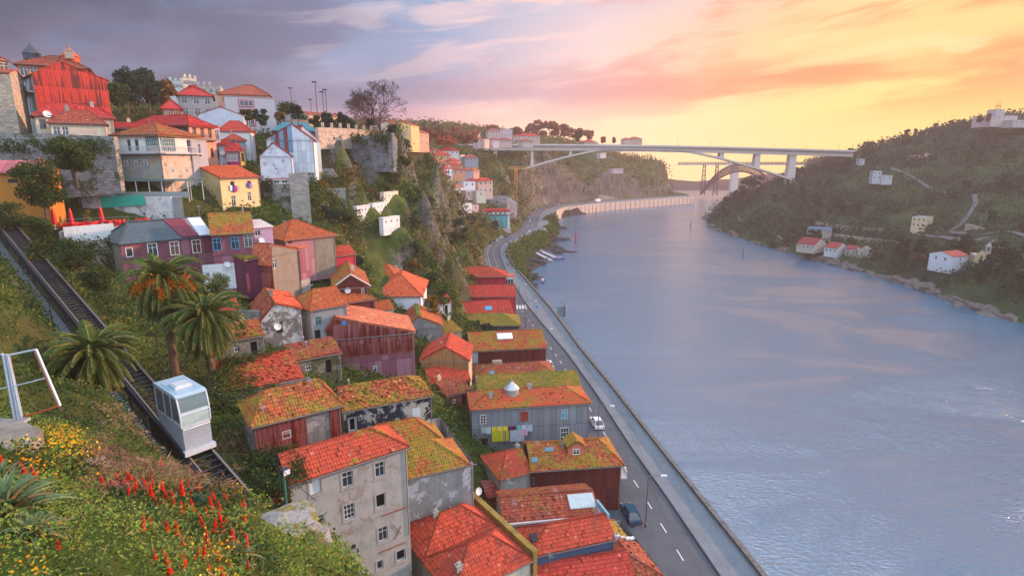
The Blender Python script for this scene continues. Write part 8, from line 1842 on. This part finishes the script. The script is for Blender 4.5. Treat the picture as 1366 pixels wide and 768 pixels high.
def car(label, px, py, col, heading=None, z=8.02, off=0, cat='car'):
    p = PZ(px,py,z); 
    if col not in cars: cars[col] = car_proto(col); o = cars[col]
    else: o = copy_tree(cars[col])
    a = (curbX(p.y+2)-curbX(p.y-2))/4; yaw = math.atan2(1, a)
    o.location = (p.x+off,p.y,z); o.rotation_euler[2] = yaw+math.pi+(heading or 0); o['label'] = label; return o
car('white car driving on the road beside the laundry house', 796, 567, (.72,.74,.76))
car('white car parked tight behind the mossy dormer roof', 787, 583, (.72,.74,.76), off=-2.0)
car('dark blue car parked nearest the dark red corrugated wall', 848, 689, (.02,.06,.10), off=-.7)
car('white van like car parked by the moss roof', 735, 489, (.72,.74,.76), off=-.6); car('white car parked in front of the first roadside one', 729, 482, (.72,.74,.76), off=-1.0); car('blue car parked last in the roadside row', 725, 475, (.05,.12,.2), off=-1.4)
for i,(px,py,c,lb) in enumerate(((656,325,(.05,.08,.12),'dark car, lowest of the row under the teal building'),(662,321.5,(.6,.6,.6),'pale car, second of the row under the teal building'),(666,319.5,(.35,.36,.38),'silver car, third of the row under the teal building'),(669,317.5,(.6,.6,.6),'pale car, last of the row under the teal building'),(676,316.5,(.02,.03,.07),'dark car turning out beneath the teal building'),(706,309,(.72,.74,.76),'white car on the far bend of the road'))):
    car(lb, px, py, c, .5 if px < 690 else .2)
for i,(px,py) in enumerate(((706,296),(705,291),(706,287),(711,281),(716,279),(722,277.5),(731,275.5),(737,274.5),(745,273.5),(762,272),(780,270.5))):
    o = car(None, px, py, [(.6,.6,.6),(.35,.36,.38),(.30,.03,.03),(.05,.08,.12)][i%4], .3); o['label'] = 'tiny distant car on the far stretch of the river road'; o['group'] = 'tiny distant cars on the far road'
o = empty('white_truck', PZ(797,270,8.1), .8, 'white box truck on the embankment road at the far bend', 'truck'); mb = MB(); mb.box(-4,-1.3,1,3,1.3,4.2); mb.build('cargo_box', [m_plain((.75,.75,.75))], o); mb = MB(); mb.box(3.1,-1.2,.6,5,1.2,3.2); mb.build('cab', [m_plain((.7,.7,.7))], o)
for x in (-3,3.9):
    for y in (-1.1,1.1): mb = MB(); mb.lathe((0,0,0),[(.02,-.15),(.5,-.15),(.5,.15),(.02,.15)],12,T=Matrix.Translation((x,y,.5))@Matrix.Rotation(math.pi/2,4,'X')); mb.build('wheel', [M_DARK], o)
# ------------------------------------------------------------ street lamps, signs, pontoons, boats, buoys
def lamp(label, px, py, h, arm, z=8.1, grp='street lamps'):
    p = PZ(px,py,z); r = empty('street_lamp', p, 0, label, 'lamp', grp); mb = MB(); mb.lathe((0,0,0),[(.16,0),(.16,.5),(.09,.55)],8); mb.tube([(0,0,0),(0,0,h-.4),(.15,0,h-.05),(.5*arm/abs(arm),0,h),(arm,0,h+.05)], [.09,.07,.06,.05,.045], 6); mb.build('pole', [m_metal((.16,.18,.2))], r)
    mb = MB(); s_ = arm/abs(arm); mb.box(min(arm,arm+.8*s_),-.16,h-.02,max(arm,arm+.8*s_),.16,h+.12); mb.build('lamp_head', [m_plain((.6,.62,.62))], r); return r
lamp('curved street lamp at the parked cars, nearest one', 861, 702, 7.4, 1.6); lamp('street lamp beside the driving white car', 797, 596, 7.4, 1.8); lamp('street lamp at the zebra crossing', 701, 437, 8.0, 2.5); lamp('street lamp on the pavement by the brown iron house', 723, 478, 7.5, 1.8)
lamp('far street lamp at the crimson house corner', 693, 407, 7, 1.6)
for px,py,Y,lb in ((391,160,215,'skyline street lamp furthest left'),(424,162,190,'tallest skyline street lamp'),(433,164,200,'skyline street lamp, left of the close pair'),(437,164,196,'skyline street lamp, right of the close pair'),(416,158,230,'short skyline lamp beside the arcade building')):
    p = PD(px,py,Y); r = empty('street_lamp', p, 0, lb, 'lamp', 'street lamps on the skyline'); hh = {391:11,424:12,433:10,437:10.5,416:7}[px]; mb = MB(); mb.tube([(0,0,-2),(0,0,hh)], .13, 5); mb.build('pole', [T_DK], r); mb = MB(); mb.box(-1.0,-.3,hh-.1,.5,.3,hh+.25); mb.build('lamp_head', [T_DK], r)
p = PZ(716,421,8.13); r = empty('road_sign', p, 0, 'round blue sign on a post beside the zebra crossing', 'sign'); mb = MB(); mb.tube([(0,0,0),(0,0,2.9)], .05, 6); mb.build('post', [m_metal()], r); mb = MB(); mb.lathe((0,0,0),[(.01,0),(.50,0),(.50,.05),(.01,.05)],18,T=Matrix.Translation((0,-.08,2.9))@Matrix.Rotation(math.pi/2,4,'X')); mb.build('disc', [m_plain((.01,.28,.66),.3)], r)
p = PZ(741,410,3.0); r = empty('river_platform', (XatY(741,180,3)+.0,176,0), -.07, 'dark green steel landing platform fixed to the quay wall', 'platform'); mb = MB(); mb.box(.2,0,5.9,2.9,12,6.1); mb.build('deck', [m_plain((.10,.13,.14), .9)], r)
mb = MB(); 
for k in range(11): mb.tube([(2.85,k*1.2,6.1),(2.85,k*1.2,7.6)], .05, 4)
for y in (0,12): mb.tube([(0.2,y,7.4),(2.85,y,7.4)], .05, 4)
for zz in (6.6,7.1,7.6): mb.tube([(2.85,0,zz),(2.85,12,zz)], .05, 4)
mb.build('railing', [m_plain((.03,.08,.09))], r); mb = MB(); mb.box(2.87,0,6.1,2.9,12,7.1); mb.build('mesh_panel', [m_plain((.015,.025,.03))], r)
for y in (1,6,11): mb = MB(); mb.tube([(.3,y,3.5),(2.8,y,5.9)], .12, 5); mb.build('strut', [m_plain((.04,.06,.07))], r)
def boat(label, px, py, L, cols, yaw):
    r = empty('boat', PZ(px,py,0), yaw, label, 'boat', 'small boats moored by the rocks'); mb = MB(); S = []
    for t in np.linspace(0,1,9):
        w = L*.17*math.sin(math.pi*(.15+.72*t))**.6*(1 if t < .8 else 1-(t-.8)*3.6); w = max(w,.05); x = L*(t-.5); S.append([(x,-w,.55+.3*t*t),(x,-w*.7,-.2),(x,w*.7,-.2),(x,w,.55+.3*t*t)])
    for a,b in zip(S[:-1],S[1:]):
        for i in range(3): mb.face([a[i],a[i+1],b[i+1],b[i]])
        mb.face([(a[0][0],a[0][1],.35),(a[3][0],a[3][1],.35),(b[3][0],b[3][1],.35),(b[0][0],b[0][1],.35)])
    mb.face(S[0]); mb.build('hull', [m_plain(cols[0],.4)], r); mb = MB(); mb.box(-L*.15,-L*.09,.4,L*.12,L*.09,1.35); mb.box(-L*.18,-L*.11,1.35,L*.15,L*.11,1.45); mb.build('cabin', [m_plain(cols[1],.4)], r)
boat('small dark blue and white boat moored off the bushes', 724, 376, 6.0, ((.03,.06,.16),(.62,.6,.6)), 1.5); boat('low violet blue boat at the end of the jetty', 746, 346, 7.5, ((.08,.07,.22),(.35,.25,.45)), .3)
for i,(a,b,lb) in enumerate((((714,331),(741,343),'upper sloping steel jetty ramp below the viaduct'),((716,337),(735,347),'lower jetty ramp with piles'))):
    p, q = PZ(a[0],a[1],3.2), PZ(b[0],b[1],1.0); d = q-p; L = d.length; r = empty('jetty', p, math.atan2(d.y,d.x), lb, 'jetty'); mb = MB(); zz = q.z-p.z
    mb.face([(0,-1.1,0),(L,-1.1,zz),(L,1.1,zz),(0,1.1,0)]); mb.face([(0,-1.1,-.4),(0,1.1,-.4),(L,1.1,zz-.4),(L,-1.1,zz-.4)]); mb.face([(0,-1.1,-.4),(L,-1.1,zz-.4),(L,-1.1,zz),(0,-1.1,0)]); mb.build('ramp', [m_plain((.42,.46,.52))], r)
    mb = MB()
    for k in range(9):
        for y in (-1.1,1.1): mb.tube([(L*k/8,y,zz*k/8),(L*k/8,y,zz*k/8+1.1)], .06, 4)
    for y in (-1.1,1.1): mb.tube([(0,y,1.1),(L,y,zz+1.1)], .06, 4)
    mb.build('railing', [m_plain((.4,.42,.46))], r)
    for k in (2,5,8): mb = MB(); mb.tube([(L*k/8,0,-3),(L*k/8,0,zz*k/8-.3)], .2, 6); mb.build('pile', [m_plain((.1,.1,.11))], r)
def buoy(label, px, py, h, rad, col, kind='channel_marker'):
    r = empty(kind, PZ(px,py,0), 0, label, 'marker', 'channel markers in the river'); mb = MB(); mb.lathe((0,0,0),[(rad*1.5,-.4),(rad*1.5,.5),(rad,.7),(rad,h*.8),(rad*.6,h*.8),(rad*.6,h),(.02,h)],10); mb.build('column', [m_plain(col)], r)
    mb = MB(); mb.lathe((0,0,h),[(rad*.9,0),(rad*.9,.4),(.02,.6)],8); mb.build('top_mark', [m_plain(mul(col,1.3))], r)
buoy('red river marker column near the embankment', 768, 323, 7.0, .55, (.28,.03,.05)); buoy('dark green river marker near the far bank', 991, 342, 4.5, .3, (.03,.10,.07)); buoy('tiny dark river marker far up the middle of the river', 921, 303, 5.0, .35, (.05,.06,.06)); buoy('small red river marker by the embankment wall', 795, 285, 6, .5, (.40,.05,.05))
for px,py,lb in ((733,365,'tiny orange float beside the blue boat'),): o = empty('mooring_float', PZ(px,py,0), 0, lb, 'float'); mb = MB(); mb.lathe((0,0,0),[(.05,-.3),(.5,0),(.5,.2),(.05,.6)],10); mb.build('float_body', [m_plain((.60,.08,.02))], o)
# ------------------------------------------------------------ laundry
def laundry():
    h = GREYC; u0,z0 = h.hit('F',642,571,.9); u1,z1 = h.hit('F',703,565,.9); r = empty('clothes_line', h.L2W @ Vector((u0,-.9,z0)), h.root.rotation_euler.z, 'clothes line on brackets across the grey corrugated wall', 'clothes line'); L = u1-u0
    mb = MB(); mb.tube([(0,0,0),(L/2,0,-.12),(L,0,z1-z0)], .02, 4); mb.tube([(0,.35,0),(L,.35,z1-z0)], .02, 4); mb.build('line', [m_plain((.3,.3,.3))], r); mb = MB()
    for x in (0,L): mb.tube([(x,-.1,0 if x == 0 else z1-z0),(x,.85,0 if x == 0 else z1-z0)], .04, 5)
    mb.build('bracket', [m_plain((.3,.3,.3))], r)
    items = [(.0,.8,.9,(.35,.42,.45),'light grey cloth at the left end of the line'),(.8,.7,1.1,(.45,.52,.58),'pale blue towel near the left end of the line'),(1.55,2.6,1.7,(.42,.42,.02),'big olive yellow sheet hanging lowest left'),(1.6,.75,.9,(.75,.58,.02),'first bright yellow shirt'),(2.45,.8,.8,(.75,.60,.03),'second bright yellow shirt'),(3.3,.7,.8,(.78,.62,.03),'third bright yellow shirt'),(3.1,.7,1.7,(.28,.20,.13),'brown striped cloth under the yellow shirts'),(4.2,1.0,.9,(.10,.01,.04),'dark wine shirt in the middle'),(4.3,2.2,1.9,(.35,.42,.48),'large patterned grey sheet'),(5.4,.6,.8,(.20,.50,.45),'turquoise top on the clothes line'),(6.1,.8,1.0,(.50,.55,.62),'white blue shirt near the right end'),(5.6,1.4,1.0,(.62,.32,.48),'pink cloth hanging low right'),(7.0,.8,1.1,(.40,.50,.58),'pale blue garment at the right end of the line')]
    M = h.L2W; used = {}
    for k,(a,w,hh,c,lb) in enumerate(items):
        back = k in (2,6,8,11); y = -.9+(.32 if not back else -.03); z = z0-.06-(.55 if back else 0); n = 8; V = []; F = []
        for j in range(2):
            for i in range(n+1): V.append(tuple(M @ Vector((u0+a+w*i/n, y+.05*math.sin(i*1.9+k), z-hh*j+(.03*math.sin(i) if j else 0)))))
        for j in range(2):
            for i in range(n+1): V.append(tuple(M @ Vector((u0+a+w*i/n, y+.02+.05*math.sin(i*1.9+k), z-hh*j+(.03*math.sin(i) if j else 0)))))
        m = n+1; F = [(i,i+1,m+i+1,m+i) for i in range(n)]+[(2*m+i,3*m+i,3*m+i+1,2*m+i+1) for i in range(n)]+[(i,2*m+i,2*m+i+1,i+1) for i in range(n)]
        tag(np_mesh('hanging_garment', V, F, m_plain(c,.9)), lb, 'laundry', 'washing on the grey corrugated wall')
    h = OCHRE
    for k,(px,py,c,w,hh,lb) in enumerate(((308,251,(.6,.6,.62),.5,1.0,'white cloth under the left window of the ochre house'),(311,252,(.03,.05,.25),.5,1.1,'navy cloth under the left window of the ochre house'),(314,252,(.35,.03,.12),.5,1.2,'wine cloth under the left window of the ochre house'),(317,251,(.3,.3,.35),.4,.9,'grey cloth under the left window of the ochre house'),(331,247,(.05,.08,.35),.5,.9,'blue cloth under the right window of the ochre house'),(334,248,(.4,.15,.3),.4,.9,'mauve cloth under the right window of the ochre house'),(337,246,(.6,.5,.5),.35,.8,'pale cloth under the right window of the ochre house'))):
        u,z = h.hit('F',px,py,.15); V = [tuple(h.L2W @ Vector(q)) for q in ((u-w/2,-.2,z+hh/2),(u+w/2,-.22,z+hh/2),(u+w/2,-.18,z-hh/2),(u-w/2,-.2,z-hh/2))]+[tuple(h.L2W @ Vector(q)) for q in ((u-w/2,-.23,z+hh/2),(u+w/2,-.25,z+hh/2),(u+w/2,-.21,z-hh/2),(u-w/2,-.23,z-hh/2))]
        tag(np_mesh('hanging_garment', V, [(0,1,2,3),(7,6,5,4),(0,4,5,1),(3,2,6,7)], m_plain(c,.9)), lb, 'laundry', 'washing on the ochre house')
laundry()
# ------------------------------------------------------------ shore rocks in the water
def shore_rocks():
    k = 0
    for (px,py,w,d,h_,lb) in ((716,352,7,6,3,'dark rock shelf at the foot of the jetty'),(733,338,9,5,2.6,'largest black rock ledge beside the jetty'),(757,336,7,2.2,1.2,'low black reef pointing into the river'),(741,320,12,5,3,'long black rock ledge above the jetty'),(728,322,8,5,3.4,'rock mound under the viaduct end'),(739,305,10,6,3.2,'black rock headland below the far road'),(730,297,9,6,3.5,'upper rock headland beyond the viaduct'),(706,372,6,6,3.0,'bushy rock at the start of the quay wall'),(700,385,5,6,3,'rock below the promenade bend')):
        p = PZ(px,py,0); rnd = random.Random(k); n1_, n2_ = 20, 9; V = []
        for i in range(n2_+1):
            th = math.pi*.5*i/n2_
            for j in range(n1_):
                ph = 2*math.pi*j/n1_; q = Vector((math.sin(th)*math.cos(ph), math.sin(th)*math.sin(ph), math.cos(th))); s_ = 1+.75*mn.fractal(q*1.6+Vector((k*3,0,0)),1,2,5); V.append((q.x*w*s_, q.y*d*s_, q.z*h_*s_-.4*i/n2_))
        F = [(i*n1_+j, i*n1_+(j+1)%n1_, (i+1)*n1_+(j+1)%n1_, (i+1)*n1_+j) for i in range(n2_) for j in range(n1_)]
        o = np_mesh('shore_rock', V, F, m_plaster((.045,.045,.055),(.02,.02,.025),.5)); o.location = (p.x,p.y,-.5); tag(o, lb, 'rock', 'dark rocks along the shore'); k += 1
    # pale broken rock along the far bank
    for j,Y in enumerate(list(range(196,330,9))+[350,385,420,455,480,556]):
        Y = Y+random.uniform(-2,2); x = float(rshX(Y))+1.5; rnd = random.Random(j); n1_, n2_ = 18, 8; V = []; w,d,h_ = rnd.uniform(2.5,5), rnd.uniform(4,8), rnd.uniform(1.0,3.2)
        for i in range(n2_+1):
            th = math.pi*.5*i/n2_
            for q_ in range(n1_):
                ph = 2*math.pi*q_/n1_; q = Vector((math.sin(th)*math.cos(ph), math.sin(th)*math.sin(ph), math.cos(th))); s_ = 1+.8*mn.fractal(q*1.7+Vector((j*3,5,0)),1,2,5); V.append((q.x*w*s_, q.y*d*s_, q.z*h_*s_-.6*i/n2_))
        F = [(i*n1_+a, i*n1_+(a+1)%n1_, (i+1)*n1_+(a+1)%n1_, (i+1)*n1_+a) for i in range(n2_) for a in range(n1_)]
        o = np_mesh('shore_rock', V, F, m_plaster((.15,.13,.115),(.05,.05,.045),.8)); o.location = (x,Y,-.3); tag(o, 'brown rock outcrop at the waterline of the far bank', 'rock', 'outcrops along the far bank')
    # green bank between the bend and the water
    Yr = RNG.uniform(232, 480, 9000); t = RNG.random(9000)**1.3*.7; X = parX(Yr)+1.5+(shoreX(Yr)-parX(Yr)-2)*t; m = (shoreX(Yr)-parX(Yr) > 4) & (RNG.random(9000) < 1-.6*t); X, Yr, t = X[m], Yr[m], t[m]
    Z = 7.6*(1-t)**1.3+.4; zc = cP*Yr+sP*(CZ-Z); q_ = (RNG.random(len(X)) < .5) & (t < .45); clumps('bank_scrub', X[q_], Yr[q_], Z[q_]-.3, zc[q_], L_MID, 8, .0034, 1.3, 1.2)
shore_rocks()
# ------------------------------------------------------------ roof clutter on the near houses
def clutter():
    rnd = random.Random(11)
    for r in [o for o in bpy.data.objects if o.parent is None and o.get('category') == 'house' and o.location.length < 150 and abs(o.location.y) < 135]:
        rf = next((c for c in r.children if c.name.split('.')[0] == 'roof'), None)
        if rf is None: continue
        me = rf.data; n = len(me.vertices)
        if n < 50: continue
        co = np.empty(n*3, dtype=np.float32); me.vertices.foreach_get('co', co); co = co.reshape(-1,3)
        hi = co[co[:,2] > np.percentile(co[:,2], 62)]
        for k in range(rnd.choice([1,1,2])):
            p = hi[rnd.randrange(len(hi))]; t = rnd.random()
            if t < .45: antenna(r, float(p[0]), float(p[1]), float(p[2])-.1, rnd.uniform(1.3,2.2))
            elif t < .8:
                mb = MB(); x,y,z = [float(a) for a in p]; mb.box(x-.28,y-.22,z-.8,x+.28,y+.22,z+.55); mb.box(x-.34,y-.28,z+.55,x+.34,y+.28,z+.63); mb.box(x-.18,y-.12,z+.63,x+.18,y+.12,z+.85); mb.build('chimney', [rnd.choice([P_CREAM,P_GREY,P_BROWNG])], r)
            else:
                mb = MB(); x,y,z = [float(a) for a in p]; mb.tube([(x,y,z-.3),(x,y,z+.7)], .09, 7); mb.lathe((x,y,z+.7),[(.17,0),(.02,.16)],8); mb.build('vent_pipe', [m_metal()], r)
clutter()
# sagging cables between houses
def cables():
    E = [((418,300),100,(395,352),88,'thin cable sagging from the pink house to the tall grey house'),((347,466),72,(436,500),76,'thin cable crossing the wall of the whitewashed cottage'),((296,372),72,(345,395),78,'thin cable above the green terrace bush'),((458,520),62,(400,505),56,'thin cable from the ruin to the overgrown roof'),((640,560),84,(560,560),62,'thin cable between laundry house and ruin')]
    for a,Ya,b,Yb,lb in E:
        p, q = PD(a[0],a[1],Ya), PD(b[0],b[1],Yb); mb = MB(); mb.tube([p+(q-p)*t/10+Vector((0,0,-.6*math.sin(math.pi*t/10))) for t in range(11)], .022, 4); tag(mb.build('house_cable', [M_DARK]), lb, 'cable')
cables()
# ------------------------------------------------------------ single tree crowns scattered over both banks
def scatter_trees():
    rnd = random.Random(5)
    def proto(mat, h, cr, nb, n, leaf, nm='bank_tree'):
        return tree(nm, 'x', 0, 0, 0, h, cr, mat, n=n, leaf=leaf, trunk=.22, cb=.14, nb=nb)
    M1 = m_leaf((.012,.042,.032),(.026,.066,.040),(.05,.06,.02),.02); M2 = m_leaf((.030,.080,.035),(.055,.115,.045)); M3 = m_leaf((.055,.075,.025),(.09,.10,.035)); M4 = m_leaf((.075,.055,.035),(.11,.08,.045))
    def place(protos, pts, lab, grp):
        used = [False]*len(protos)
        for (x,y,z,s) in pts:
            k = rnd.randrange(len(protos)); o = protos[k] if not used[k] else copy_tree(protos[k]); used[k] = True
            o.location = (x,y,z-.4); o.rotation_euler[2] = rnd.uniform(0,6.28); o.scale = (s*rnd.uniform(.85,1.2),s*rnd.uniform(.85,1.2),s); o['label'] = lab; o['group'] = grp
        for k,u in enumerate(used):
            if not u:
                for c in list(protos[k].children): bpy.data.objects.remove(c)
                bpy.data.objects.remove(protos[k])
    # far bank : clusters
    P = []; cl = [(rnd.uniform(0,1), rnd.uniform(110,640)) for _ in range(46)]
    tries = 0
    while len(P) < 270 and tries < 4000:
        tries += 1; t, Y = rnd.choice(cl); Y = Y+rnd.gauss(0,14); s_ = 8+t*t*210+rnd.gauss(0,12)
        if s_ < 6 or Y < 100: continue
        x = float(rshX(Y))+s_; z = hR1(x,Y); X_ = np.array([x]); Y_ = np.array([Y])
        v,px,py,zc = in_view(X_,Y_,np.array([z]),10)
        if not v[0] or foot_mask(X_,Y_,3.0)[0] or path_mask(X_,Y_)[0]: continue
        P.append((x,Y,z,rnd.uniform(.6,1.25)))
    place([proto(M1,8,3.6,12,900,.95), proto(M1,10,3.0,10,800,.95), proto(M2,7,3.4,10,800,.9), proto(M3,6,3.0,9,700,.9), proto(M4,7,3.2,9,600,.85)], P, 'tree crown standing among the scrub of the far bank', 'trees scattered over the far bank')
    # left slopes
    P = []; tries = 0
    while len(P) < 210 and tries < 6000:
        tries += 1; Y = 105*math.exp(rnd.random()*1.9); x = float(leftX(Y))-6-rnd.random()**1.3*Y*.75; X_ = np.array([x]); Y_ = np.array([Y]); z = hL1(x,Y)
        v,px,py,zc = in_view(X_,Y_,np.array([z]),10)
        if not v[0] or foot_mask(X_,Y_,3.5)[0] or (px[0] < 425) : continue
        if 500 < px[0] < 720 and py[0] < 300 and rnd.random() < .75 and Y > 270: continue
        P.append((x,Y,z,rnd.uniform(.45,.95)*min(1.2, .55+Y/400)))
    place([proto(M1,7,3.0,11,1000,.62,'slope_tree'), proto(M2,6,2.8,10,900,.6,'slope_tree'), proto(M3,6,2.6,9,800,.6,'slope_tree'), proto(M4,7,2.8,10,700,.55,'slope_tree')], P, 'tree growing on the steep scrubby slope of the left bank', 'trees scattered over the left slopes')
scatter_trees()
def haze():
    mb = MB(); mb.box(-900,-70,-4.2,1150,1420,128)
    m = bpy.data.materials.new('haze_air'); m.use_nodes = True; t = m.node_tree; t.nodes.remove(t.nodes['Principled BSDF'])
    v = t.nodes.new('ShaderNodeVolumePrincipled'); v.inputs['Color'].default_value = (1.0,.70,.62,1); v.inputs['Density'].default_value = .00026; v.inputs['Anisotropy'].default_value = .0
    t.links.new(v.outputs[0], t.nodes['Material Output'].inputs['Volume']); o = mb.build('haze', [m]); tag(o, kind='stuff')
haze()
SC.cycles.volume_max_steps = 16; SC.cycles.volume_step_rate = 4
SC.cycles.max_bounces = 5; SC.cycles.diffuse_bounces = 2; SC.cycles.glossy_bounces = 2; SC.cycles.transmission_bounces = 2; SC.cycles.volume_bounces = 0; SC.cycles.transparent_max_bounces = 4
